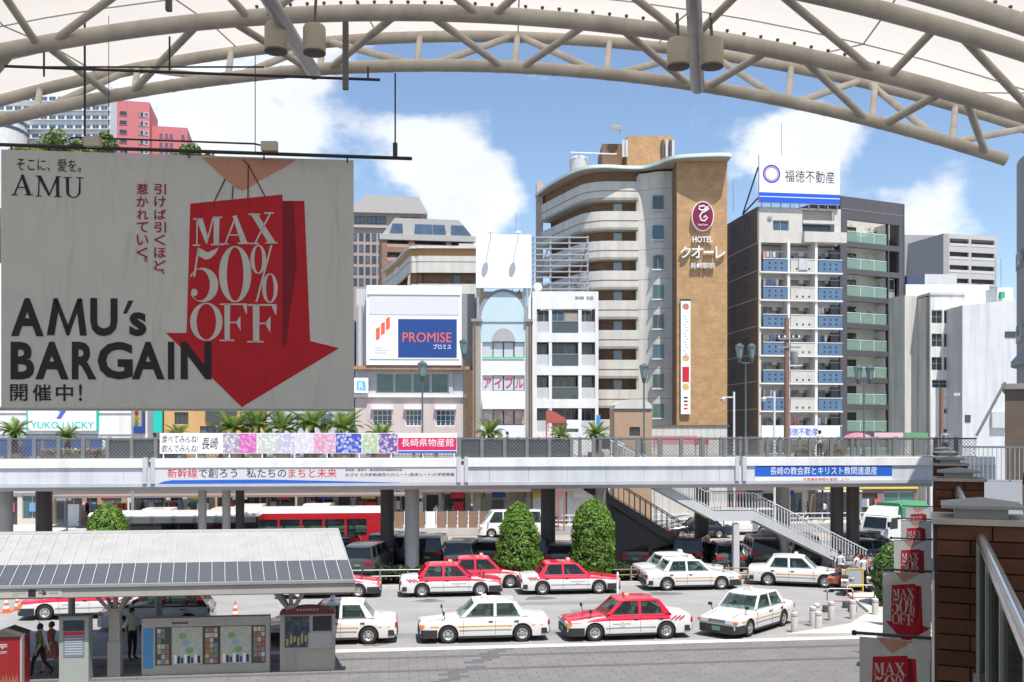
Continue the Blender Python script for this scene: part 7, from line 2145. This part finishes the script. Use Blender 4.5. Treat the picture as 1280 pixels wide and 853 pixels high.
for i, (px, w) in enumerate(hp_):
    loc = BR.at(at_depth(px, -1.9), -1.9, .1)
    lab = 'low dark clipped hedge bush ' + w
    if hb is None: hb = topiary('hedge_bush', lab, 'bush', loc, hl_, 1500, .08, leaf_dark, 9, 'hedge bushes on the island')
    else: copy_thing(hb, lab, loc, i*1.1)
# cycads
def frond_mesh(L, droop, seed):
    rng = random.Random(seed); mb = MB(); n = 15
    pts = [Vector((L*f*math.cos(droop*f*.55), 0, L*(f*.75 - droop*.62*f*f))) for f in [i/n for i in range(n+1)]]
    mb.path(pts, [.018*(1 - .8*i/n) + .003 for i in range(n+1)], 4)
    for i in range(2, n+1):
        p = pts[i]; f = i/n
        ll = .34*L*math.sin(PI*min(1, f*.9 + .12))*.75 + .04
        t = (pts[min(i+1, n)] - pts[i-1]).normalized()
        for s in (-1, 1):
            for h in (0, .5):
                q = p - t*(L/n*h)
                tip = q + Vector((t.x*ll*.55, s*ll*.8, t.z*ll*.55 + ll*.22))
                w = t*.022
                mb.add([q - w, q + w, tip], [(0, 1, 2)])
    return mb.mesh('frond', leaf_cyc)
fronds = [frond_mesh(1.15, .5, 1), frond_mesh(1.05, .9, 2), frond_mesh(.95, 1.25, 3)]
potm = mat('planter brown', (.16, .12, .10), .8, .12)
def cycad(label, loc, trunk_h, scale, seed):
    t = thing('cycad_palm', label, 'palm', loc, 0, 'cycad palms on the bridge')
    rng = random.Random(seed)
    MB().lathe([(.42, 0), (.46, .05), (.46, .40), (.40, .40), (.38, .34), (.02, .34)], 14).build('planter', potm, t, smooth=30)
    MB().path([(0, 0, .3), (.02, 0, .3 + trunk_h*.5), (0, .02, .3 + trunk_h)], [.15, .16, .13], 9).build('trunk', bark, t)
    nf = 30
    for i in range(nf):
        k = i % 3
        o = mobj('frond', fronds[k], t, (0, 0, .3 + trunk_h))
        an = i*2.399 + rng.uniform(-.15, .15)
        o.rotation_euler = (rng.uniform(-.15, .15), -.30 + .30*k + .22*rng.uniform(-1, 1), an)
        s = 1.25*scale*rng.uniform(.85, 1.1); o.scale = (s, s, s)
    return t
cyc = [(18, 1.17, 0.75, 'leftmost cycad palm before the parlour sign'), (84, .95, 0.62, 'cycad palm in front of the parlour lettering'), (222, 1.02, 0.6, 'small cycad palm left of the ochre wall window'), (292, 1.30, 1.05, 'large cycad palm at left end of the palm group'), (322, 1.47, 1, 'yellowish cycad palm second in the palm group'),
       (352, 1.30, 0.95, 'cycad palm in the middle of the palm group'), (390, 1.47, 1.15, 'tallest dense cycad palm of the palm group'), (428, 1.33, 1.05, 'cycad palm at right end of the palm group'), (476, 0.94, 0.75, 'low cycad palm above the red banner panel'), (612, 1.06, 0.8, 'cycad palm in front of the arched building'), (701, 0.92, 0.62, 'small cycad palm below the white balcony building'), (745, 1.02, 0.7, 'cycad palm beside the blue vertical sign')]
for i, (px, th_, sc, lab) in enumerate(cyc):
    cycad(lab, BR.at(at_depth(px, 3.2), 3.2, 6.06), th_, sc, i)
flower_m = [leafmat('flower pink', (.55, .12, .22), (.70, .45, .45)), leafmat('flower white', (.60, .58, .50), (.70, .66, .60)), leafmat('flower yellow', (.55, .42, .06), (.35, .40, .08)), leafmat('flower red', (.50, .06, .04), (.25, .22, .05))]
fps = [(58, 'pink', 0), (80, 'white', 1), (106, 'orange pink', 0), (128, 'yellow', 2), (643, 'pink', 0), (1012, 'red', 3), (1050, 'red', 3)]
for i, (px, cn_, k) in enumerate(fps):
    t = thing('flower_planter', '%s flower planter behind the bridge fence, %s' % (cn_, ['leftmost of four', 'second from left', 'third from left', 'fourth from left', 'beside the solid fence panels', 'left of the pair at right', 'right of the pair at right'][i]), 'planter', BR.at(BR.u(px), .75, 6.06), BR.r, 'flower planters on the bridge')
    MB().box(-.5, .5, -.2, .2, 0, .38).build('trough', potm, t)
    def box_s(rng): return Vector((rng.uniform(-.5, .5), rng.uniform(-.22, .22), .42 + rng.uniform(0, .28))), Vector((0, 0, 1))
    leaf_shell(box_s, 260, .06, i, .05).build('flowers', flower_m[k], t)
    leaf_shell(box_s, 260, .06, i + 50, .08).build('foliage', leaf_cyc, t)
# trees on the hill
ht_ = None
def far_tree(label, loc, r, seed):
    t = thing('hill_tree', label, 'tree', loc, 0, 'trees on the hill')
    rng = random.Random(seed)
    cl = [(Vector((rng.gauss(0, r*.45), rng.gauss(0, r*.4), r*.9 + rng.gauss(0, r*.28))), r*rng.uniform(.35, .6)) for _ in range(9)]
    def s(rg):
        c, rr = rg.choice(cl); d = Vector((rg.gauss(0, 1), rg.gauss(0, 1), rg.gauss(0, 1))).normalized()
        return c + d*rr, d
    leaf_shell(s, 1700, .55, seed, .4).build('crown', leaf_hill, t)
    MB().path([(0, 0, -3), (.2, 0, r*.5), (0, 0, r)], [.5, .4, .2], 7).build('trunk', bark, t)
    for k in range(3): MB().path([(.1, 0, r*.4), tuple(cl[k][0])], [.22, .08], 5).build('limb', bark, t)
    return t
for i, (px, py, r, lab) in enumerate(((58, 184, 5.0, 'broad tree on the hill below the white hillside building'), (98, 186, 4.2, 'hill tree above the left half of the banner'), (128, 180, 3.6, 'hill tree left of the coral pink block'), (30, 186, 3.6, 'leftmost small hill tree above the banner'), (238, 189, 3.4, 'hill tree right of the coral pink block'), (258, 192, 2.6, 'small hill tree at right of the hill group'))):
    far_tree(lab, (PX(px, 222), 222, PZ(py + 19, 222) - r*.3), r*.85, 20 + i)

# ================================================================ STREET FURNITURE
stone = mat('bollard stone', (.52, .50, .46), .8, .12, 4, .15)
bol = None
for i, (px, py, lab) in enumerate(((993, 791, 'stone bollard nearest the turning white taxi'), (1016, 783, 'stone bollard on the island, second from the taxi'), (1023, 790, 'stone bollard at the front corner of the island'), (1039, 776, 'stone bollard before the left pipe barrier'), (1066, 774, 'stone bollard between the two pipe barriers'), (1094, 772, 'stone bollard at the right end of the pipe barriers'), (1021, 779, 'stone bollard behind the island corner'))):
    Y = GY(py); loc = (PX(px, Y), Y, .0)
    if bol is None:
        bol = thing('stone_bollard', lab, 'bollard', loc, 0, 'stone bollards on the island')
        MB().lathe([(.13, 0), (.13, .58), (.12, .61), (.10, .61), (.10, .64), (.13, .65), (.13, .74), (.10, .78), (.02, .79)], 14).build('post', stone, bol, smooth=35)
    else: copy_thing(bol, lab, loc)
brm = mat('barrier red', (.36, .05, .05), .5, .1); brw = mat('barrier white', (.62, .62, .60), .5, .1)
for i, (a, b, py, h, lab) in enumerate(((1034, 1066, 765, .98, 'left red and white pipe barrier behind bollards'), (1059, 1093, 760, .98, 'right red and white pipe barrier behind bollards'))):
    Y = GY(py); x0, x1 = PX(a, Y), PX(b, Y)
    t = thing('pipe_barrier', lab, 'barrier', (x0, Y, 0), 0, 'pipe barriers on the island'); w = x1 - x0
    MB().path([(0, 0, .05), (0, 0, h - .1), (.03, 0, h - .03), (.1, 0, h), (w - .1, 0, h), (w - .03, 0, h - .03), (w, 0, h - .1), (w, 0, .05)], .024, 8).build('pipe_loop', brw, t, smooth=50)
    for z in (.45,): MB().tube((0, 0, z), (w, 0, z), .02, 8).build('mid_pipe', brm, t)
    for x in (0, w):
        MB().tube((x, 0, .5), (x, 0, h - .12), .0255, 8).build('red_sleeve', brm, t)
        bx('weight_block', darkgrey, t, x - .16, x + .12, -.15, .15, .02, .26)
cone_o = mat('cone orange', (.75, .12, .03), .5, .05); cone_w = mat('cone white band', (.75, .75, .73), .5, .03)
cn0 = None
for i, (px, py, lab) in enumerate(((294, 773, 'striped traffic cone above the map board'), (1097, 736, 'traffic cone at the right of the scooters'), (8, 766, 'traffic cone at the far left edge'), (22, 763, 'traffic cone second from the left edge'), (40, 760, 'traffic cone third from the left edge'))):
    Y = GY(py); loc = (PX(px, Y), Y, 0)
    if cn0 is None:
        cn0 = thing('traffic_cone', lab, 'cone', loc, 0, 'orange traffic cones')
        MB().box(-.19, .19, -.19, .19, 0, .035).build('base', cone_o, cn0)
        MB().lathe([(.15, .035), (.03, .68), (.02, .70)], 14).build('cone', cone_o, cn0, smooth=40)
        for a, b in ((.18, .30), (.42, .54)): MB().lathe([(.152 - .184*(a - .035) + .004, a), (.152 - .184*(b - .035) + .004, b)], 14, (0, 0, 0), 'z', 0, False).build('white_band', cone_w, cn0, smooth=40)
    else: copy_thing(cn0, lab, loc)
Y = GY(745)
o = thing('delineator_post', 'short white delineator post between far row taxis', 'post', (PX(772, Y), Y, 0))
MB().lathe([(.09, 0), (.09, .04), (.05, .05), (.05, 1.05), (.03, 1.10)], 12).build('post', cone_w, o, smooth=40)
bx('band', lightgrey, o, -.052, .052, -.052, -.048, .8, .95)
# low post and rail fence on the island
wf = thing('island_fence', 'low wooden post and rail fence right of the round topiary', 'fence', BR.at(at_depth(758, -2.8), -2.8, .1), BR.r)
wood = mat('weathered wood', (.28, .21, .14), .8, .15)
for k in range(9): MB().lathe([(.05, 0), (.05, .75), (.03, .78)], 8, (k*1.25, 0, 0)).build('post', wood, wf)
for z in (.35, .62): MB().tube((0, 0, z), (10, 0, z), .03, 6).build('rail', wood, wf)
sf2 = thing('rope_fence', 'low steel rail fence on the island left of the pale column', 'fence', BR.at(at_depth(440, -2.8), -2.8, .1), BR.r)
for k in range(6): MB().lathe([(.03, 0), (.03, .8)], 8, (k*1.35, 0, 0)).build('post', steel, sf2)
for z in (.45, .75): MB().tube((0, 0, z), (6.75, 0, z), .02, 6).build('rail', steel, sf2)
# yellow framed board, carton and meter box near the scooters
yb2 = thing('yellow_sign_stand', 'yellow framed sign board standing before the scooters', 'sign', (PX(1068, 46.9), 46.9, 0), R(8))
yel = mat('yellow frame', (.62, .42, .06), .5, .08)
for x in (-.42, .42): bx('frame_leg', yel, yb2, x - .03, x + .03, -.03, .03, 0, 1.15)
for z in (.3, 1.12): bx('frame_bar', yel, yb2, -.39, .39, -.028, .028, z, z + .06)
bx('panel', mat('sign grey blue', (.33, .38, .42), .5, .08), yb2, -.38, .38, -.012, .012, .37, 1.11)
eb = thing('utility_cabinet', 'beige utility cabinet under the stair landing', 'cabinet', BR.at(at_depth(968, 3.0), 3.0, 0), BR.r)
MB().box(-.75, .75, 0, .6, 0, 2.0).build('casing', offwhite, eb)
for x in (-.74, .01): bx('cabinet_door', cream, eb, x, x + .73, -.02, 0, .12, 1.9)
bx('handle', darkgrey, eb, -.12, -.06, -.05, -.02, 1.0, 1.2)
# street lamps standing along the bridge
lampt = mat('lamp teal metal', (.07, .11, .11), .45, .1)
lglass = mat('lamp pane', (.22, .30, .30), .15, .1, 4, spec=.8)
def street_lamp(label, px, ytop, heads):
    ly = BD - .4; u_ = at_depth(px, ly); p = BR.at(u_, ly, 6.06)
    t = thing('street_lamp', label, 'street lamp', p, BR.r, 'lantern lamps on the bridge')
    H = PZ(ytop, p.y) - 6.06
    MB().lathe([(.11, 0), (.10, .8), (.055, .9), (.045, H - 1.1)], 10).build('pole', lampt, t, smooth=40)
    xs_ = (0,) if heads == 1 else (-.36, .36)
    if heads == 2: MB().path([(-.36, 0, H - .95), (-.2, 0, H - 1.12), (.2, 0, H - 1.12), (.36, 0, H - .95)], .035, 6).build('bracket', lampt, t)
    for x in xs_:
        h = MB().lathe([(.14, H - .82), (.25, H - .18)], 6, (x, 0, 0)).build('lantern_glass', lglass, t)
        MB().lathe([(.28, H - .18), (.25, H - .10), (.10, H), (.02, H + .04)], 8, (x, 0, 0)).build('lantern_cap', lampt, h)
        MB().lathe([(.08, H - 1.1), (.15, H - .82)], 8, (x, 0, 0)).build('lantern_base', lampt, h)
        for k in range(6):
            a = 2*PI*k/6
            MB().tube((x + .14*math.cos(a), .14*math.sin(a), H - .82), (x + .25*math.cos(a), .25*math.sin(a), H - .18), .016, 4).build('glazing_bar', lampt, h)
    return t
street_lamp('tall lantern street lamp before the arched building', 580, 424, 1)
street_lamp('lantern street lamp in front of the loan office windows', 528, 452, 1)
street_lamp('lantern street lamp in front of the hotel windows', 805, 455, 1)
street_lamp('twin lantern street lamp at the dark side wall of apartments', 932, 430, 2)
street_lamp('twin lantern street lamp in front of the charcoal apartments', 1080, 457, 2)
# utility poles
up1 = thing('utility_pole', 'brown utility pole with transformer before the blue balconies', 'pole', (PX(983.5, 70), 70, 0), 0, 'utility poles')
brownp = mat('brown pole', (.24, .14, .10), .7, .12)
MB().lathe([(.25, 0), (.17, PZ(398, 70))], 12).build('pole', brownp, up1, smooth=40)
zt_ = PZ(447, 70)
MB().lathe([(.25, zt_ - .45), (.27, zt_ - .4), (.27, zt_ + .4), (.1, zt_ + .5)], 12, (.48, -.1, 0)).build('transformer', midgrey, up1, smooth=40)
bx('platform', rail_white, up1, .1, 1.0, -.3, .25, zt_ - .62, zt_ - .55)
for z in (zt_ + .7, zt_ + 1.3): MB().bar((-.7, -.2, z), (.9, -.2, z), .08, .1).build('crossarm', midgrey, up1)
for x in (-.6, -.2, .4, .8): MB().lathe([(.05, 0), (.07, .08), (.03, .18)], 8, (x, -.2, zt_ + 1.35)).build('insulator', white_clean, up1)
up2 = thing('utility_pole', 'brown utility pole with street light arm before white block', 'pole', (PX(1177, 70), 70, 0), 0, 'utility poles')
MB().lathe([(.22, 0), (.15, PZ(485, 70))], 12).build('pole', brownp, up2, smooth=40)
MB().path([(0, 0, PZ(500, 70)), (.4, 0, PZ(494, 70)), (.9, 0, PZ(492, 70))], .04, 6).build('arm', brownp, up2)
MB().box(.8, 1.25, -.1, .1, PZ(495, 70), PZ(491.5, 70)).build('lamp_head', lightgrey, up2)
for px, lab in ((917.5, 'white camera pole right of the tan hotel wall'), (968, 'white camera pole before the blue balconies')):
    t = thing('camera_pole', lab, 'pole', (PX(px, 66), 66, 0), 0, 'white camera poles')
    MB().lathe([(.09, 0), (.07, PZ(490, 66))], 10).build('pole', rail_white, t, smooth=40)
    MB().tube((0, 0, PZ(497, 66)), (-.72, 0, PZ(497, 66)), .04, 6).build('arm', rail_white, t)
    MB().lathe([(.02, -.30), (.16, -.24), (.18, -.08), (.05, 0)], 12, (-.72, 0, PZ(497, 66))).build('camera_dome', lightgrey, t, smooth=50)
tl = thing('traffic_signal', 'traffic signal with ochre housing left of the ochre building', 'traffic light', (PX(172, 64), 64, 0))
MB().lathe([(.09, 0), (.08, PZ(520, 64) + 1)], 8, (-.4, .2, 0)).build('pole', steel, tl)
bx('housing', mat('signal ochre', (.45, .34, .20), .5, .08), tl, -.25, .25, -.15, .1, PZ(533, 64), PZ(513, 64))
for k, c in enumerate(((.3, .02, .02), (.35, .2, .02), (.02, .2, .15))): MB().lathe([(.14, -.02), (.14, .02), (.02, .03)], 12, (0, -.16, PZ(516.5 + k*6.5, 64)), 'y').build('lamp', mat('signal lens %d' % k, c, .2, 0), tl)
# elevator house, red canopy, hotel forecourt wall, small signs
Y = 66
ev = thing('elevator_house', 'tan tiled elevator house with curved grey roof below the hotel', 'building', (PX(768, Y), Y, 0))
wv_ = PX(815, Y) - PX(768, Y)
zv = PZ(511, Y)
wall_mesh(0, wv_, 0, zv, 0, .2, [(wv_*.40, wv_*.68, PZ(545, Y), PZ(534, Y))]).build('wall', mat('tan tile', (.44, .30, .20), .7, .08, 2, .1), ev)
MB().box(0, wv_, .4, 3.2, 0, zv - .02).build('core', MATS['tan tile'], ev)
MB().prism([(0.0, zv)] + [(wv_*.5 - (wv_*.5)*math.cos(PI*i/10)*1.0, zv + .62*math.sin(PI*i/10)**.7) for i in range(11)] + [(wv_, zv)], -.1, 3.3).build('curved_roof', offwhite, ev)
window(ev, wv_*.40, wv_*.68, PZ(545, Y), PZ(534, Y), .08, frame_dark, win_dark, 2, 0, .05)
Y = 76
rc = thing('red_canopy', 'red sloping stair canopy in front of the white balcony building', 'canopy', (PX(683, Y), Y, 0))
redc = mat('terracotta canopy', (.42, .10, .075), .6, .08)
w = PX(705, Y) - PX(683, Y)
MB().prism([(0, PZ(515, Y)), (.15, PZ(511.5, Y)), (w*.55, PZ(516, Y)), (w + .1, PZ(523, Y)), (w + .1, PZ(529, Y)), (0, PZ(529, Y))], 0, 1.6).build('roof', redc, rc)
for k in range(4): bx('post', redc, rc, k*w/3 - .04, k*w/3 + .06, .05, .15, 0, PZ(529, Y))
bx('side_sign', white_clean, rc, w + .2, w + 1.3, .05, .15, PZ(536, Y), PZ(525, Y))
Y = 80
hw_ = thing('forecourt_wall', 'low beige panelled wall in front of the hotel brick slab', 'wall', (PX(812, Y), Y, 0))
for k in range(12): bx('wall_panel', cream, hw_, k*.52, k*.52 + .505, 0, .3, 0, PZ(533.5, Y))
bx('coping', brownst, hw_, -.1, 6.4, -.08, .38, PZ(533.5, Y) + .002, PZ(531.5, Y))
def street_sign(name, label, px0, px1, y0, y1, Y, m, body=None, tm=None, box=None):
    t = thing(name, label, 'sign', (PX(px0, Y), Y, 0))
    w = PX(px1, Y) - PX(px0, Y)
    bx('board', m, t, 0, w, 0, .1, PZ(y1, Y), PZ(y0, Y))
    for x in (.08, w - .16): bx('leg', steel, t, x, x + .08, .1, .16, 0, PZ(y1, Y) + .2)
    if body: text(t, body, tm, w*box[0], w*box[1], PZ(y1 + (y0-y1)*.2, Y), PZ(y1 + (y0-y1)*.8, Y), -.002, .01)
    return t
street_sign('realty_sign', 'long white realty signboard with blue lettering below the apartments', 952, 1050, 532, 548, 88, white_clean, '福徳不動産', MATS['realty blue'], (.30, .72))
street_sign('pink_sign', 'pale pink shop signboard below the charcoal apartments', 1093, 1129, 541, 549, 88, mat('pale pink board', (.70, .48, .50), .5, .05))
street_sign('green_sign', 'green shop signboard right of the pink sign', 1132, 1160, 541, 550, 90, mat('green board', (.12, .32, .16), .5, .05))
street_sign('blue_vertical_sign', 'narrow bright blue vertical sign beside white balcony building', 745.5, 750.5, 519, 547, 76, mat('cyan blue', (.04, .32, .62), .5, .05))
street_sign('blue_info_sign', 'blue information signboard behind the bridge fence below the hotel', 768, 803, 544, 552, 70, blue_print)
street_sign('pink_red_sign', 'pink and red signboard behind the lattice fence below the hotel', 816, 872, 545, 556, 72, mat('rose board', (.62, .22, .26), .5, .05))
street_sign('red_notice', 'red notice board behind the lattice fence right of pink sign', 868, 886, 550, 556, 70, red_print)
um = thing('parasol', 'round pink parasol below the charcoal apartments', 'parasol', (PX(1072, 84), 84, 0))
MB().lathe([(1.25, PZ(548, 84)), (.9, PZ(544, 84)), (.4, PZ(541.5, 84)), (.02, PZ(541, 84))], 14).build('canopy', mat('parasol pink', (.60, .16, .22), .7, .06), um, smooth=50)
MB().tube((0, 0, 0), (0, 0, PZ(541, 84)), .03, 6).build('pole', steel, um)
# brown panel fence of the tram stop
tf_ = thing('tram_stop_fence', 'brown panelled tram stop fence under the bridge behind parked cars', 'fence', BR.at(at_depth(492, 21.5), 21.5, 0), BR.r)
brp = mat('brown fence panel', (.24, .155, .10), .7, .12, 2)
for k in range(13): bx('fence_panel', brp if k != 3 else white_clean, tf_, k*.78 + .05, k*.78 + .70, 0, .06, .55, 1.75)
for k in range(14): bx('fence_post', rail_white, tf_, k*.78 - .03, k*.78 + .03, -.03, .03, 0, 1.8)
bx('plinth', concrete, tf_, 0, 13*.78, -.15, .2, 0, .5)
tp = thing('tram_platform', 'low tram platform with shelter posts under the bridge at left', 'platform', BR.at(at_depth(60, 21.5), 21.5, 0), BR.r)
MB().box(0, 26, 0, 1.8, 0, .3).build('slab', concrete, tp)
for k in range(8): MB().tube((1 + k*3.4, .9, .3), (1 + k*3.4, .9, 2.9), .06, 8).build('post', railgrey, tp)
bx('roof', mat('tram roof brown', (.22, .17, .15), .6, .1), tp, 0, 26, -.2, 2.0, 2.9, 3.05)
for k in range(7): bx('bench', darkgrey, tp, 1.6 + k*3.4, 3.6 + k*3.4, 1.0, 1.4, .65, .75)
# arcade roofs along the far pavement
arc_m = mat('arcade brown', (.20, .15, .12), .6, .12)
for a, b, lab in ((55, 495, 'brown arcade roof over the far pavement behind the buses'), (500, 760, 'brown arcade roof over the far pavement behind the topiary trees'), (850, 1030, 'brown arcade roof over the far pavement behind the white stairs')):
    u0, u1 = at_depth(a, 27.4), at_depth(b, 27.4)
    t = thing('street_arcade', lab, 'arcade', BR.at(u0, 27.4, .14), BR.r, 'street arcades')
    w = u1 - u0
    bx('roof_slab', arc_m, t, 0, w, 0, 3.4, 2.75, 2.9); bx('fascia', arc_m, t, -.02, w + .02, -.08, 0, 2.66, 3.0)
    n_ = max(2, int(w/3.2))
    for k in range(n_ + 1): bx('post', frame_dark, t, k*(w - .12)/n_, k*(w - .12)/n_ + .12, .1, .22, 0, 2.75)
    for k in range(n_):
        x = k*(w - .12)/n_ + .7
        bx('hanging_sign', [white_clean, red_print, navy_print, MATS['yellow frame']][k % 4], t, x, x + 1.1, .6, .68, 2.15, 2.65)
        bx('vending_machine', [white_clean, red_print, darkgrey][k % 3], t, x + .2, x + 1.1, 2.4, 3.0, 0, 1.75)
        bx('bench', darkgrey, t, x + 1.4, x + 2.2, 1.2, 1.6, .4, .48)
# sign poles and guard rail along the far pavement
gr_ = thing('guard_rail', 'white guard rail along the far pavement', 'railing', BR.at(at_depth(560, 26.5), 26.5, .14), BR.r)
for k in range(22): bx('post', rail_white, gr_, k*1.6, k*1.6 + .07, 0, .07, 0, .85)
for z in (.4, .8): bx('rail', rail_white, gr_, 0, 35.2, -.03, .0, z, z + .08)

# pedestrians on the far pavement and by the stair foot
for i, (px, py, c) in enumerate(((1042, 724, 1), (1051, 722, 3), (1060, 721, 0), (1069, 722, 5), (1078, 722, 3), (1088, 724, 0), (1097, 726, 4), (1104, 731, 1), (1057, 742, 0), (1048, 732, 4))):
    o = moto(['black scooter at the left of the back row', 'silver scooter second in the back row', 'white scooter third in the back row', 'red scooter fourth in the back row', 'silver scooter right of the red one', 'white scooter near right end of back row', 'blue scooter at right end of back row', 'black scooter beside the leafy shrub', 'white scooter in front of the row beside turning taxi', 'blue scooter behind the copper one'][i], mcols[c][0]); put(o, px, py, 225 + (i*53 % 50)); o.scale = (1.1, 1.1, 1.1)
for i, (px, Y_, s_, lab, deg) in enumerate(((516, 58.5, c1, 'dark minivan parked right behind the pale column', 264), (610, 57.5, c3, 'dark hatchback parked left of the pointed topiary', 266), (668, 57.0, c1, 'dark minivan parked behind the pointed topiary', 266), (735, 56.5, c2, 'black suv parked behind the round topiary', 268), (832, 57.0, c3, 'dark hatchback parked right of the stair wedge', 262), (1000, 58.0, c1, 'dark minivan parked under the stair flight', 266), (408, 55.5, c3, 'dark hatchback parked left end above the shelter roof', 266))):
    copy_thing(s_, lab, (PX(px, Y_), Y_, 0), R(deg))
src = [o for o in list(COL.objects) if o.name.startswith('person') and o.parent is None]
byl = {o['label']: o for o in src}
walk = byl['person in dark clothes walking beside the post box']; man = byl['man in white shirt and black trousers standing by the shelter post']; wom = byl['woman in red patterned dress walking past the post box']; rid = byl['rider in white shirt standing among the scooters']
for o_, px, ly, deg, lab in ((walk, 150, 28.5, 90, 'dark clothed pedestrian on far pavement near the left shrub'), (man, 236, 29, 60, 'white shirted pedestrian on far pavement above the dark bus'), (wom, 330, 28.6, 95, 'red dressed pedestrian on far pavement behind the red bus'),
                             (man, 545, 28.2, 40, 'white shirted pedestrian on far pavement above the panel fence'), (walk, 566, 28.8, 100, 'dark clothed pedestrian beside the panel fence'), (wom, 905, 28.5, -90, 'red dressed pedestrian on far pavement behind the white stairs'),
                             (walk, 1010, 29, 80, 'dark clothed pedestrian on far pavement right of white stairs'), (man, 1030, 28.4, 200, 'white shirted pedestrian left of the twin dark columns')):
    copy_thing(o_, lab, BR.at(at_depth(px, ly), ly, .14), BR.r + R(deg), 'pedestrians across the road')
for o_, px, Y_, deg, lab in ((man, 1050, 49.5, 150, 'man in white shirt at left end of the scooters'), (rid, 1079, 47.8, 20, 'rider in white shirt right of the yellow framed sign'), (walk, 1097, 49.0, -60, 'dark clothed person at right end of the scooters')):
    copy_thing(o_, lab, (PX(px, Y_), Y_, 0), R(deg), 'people by the scooters')
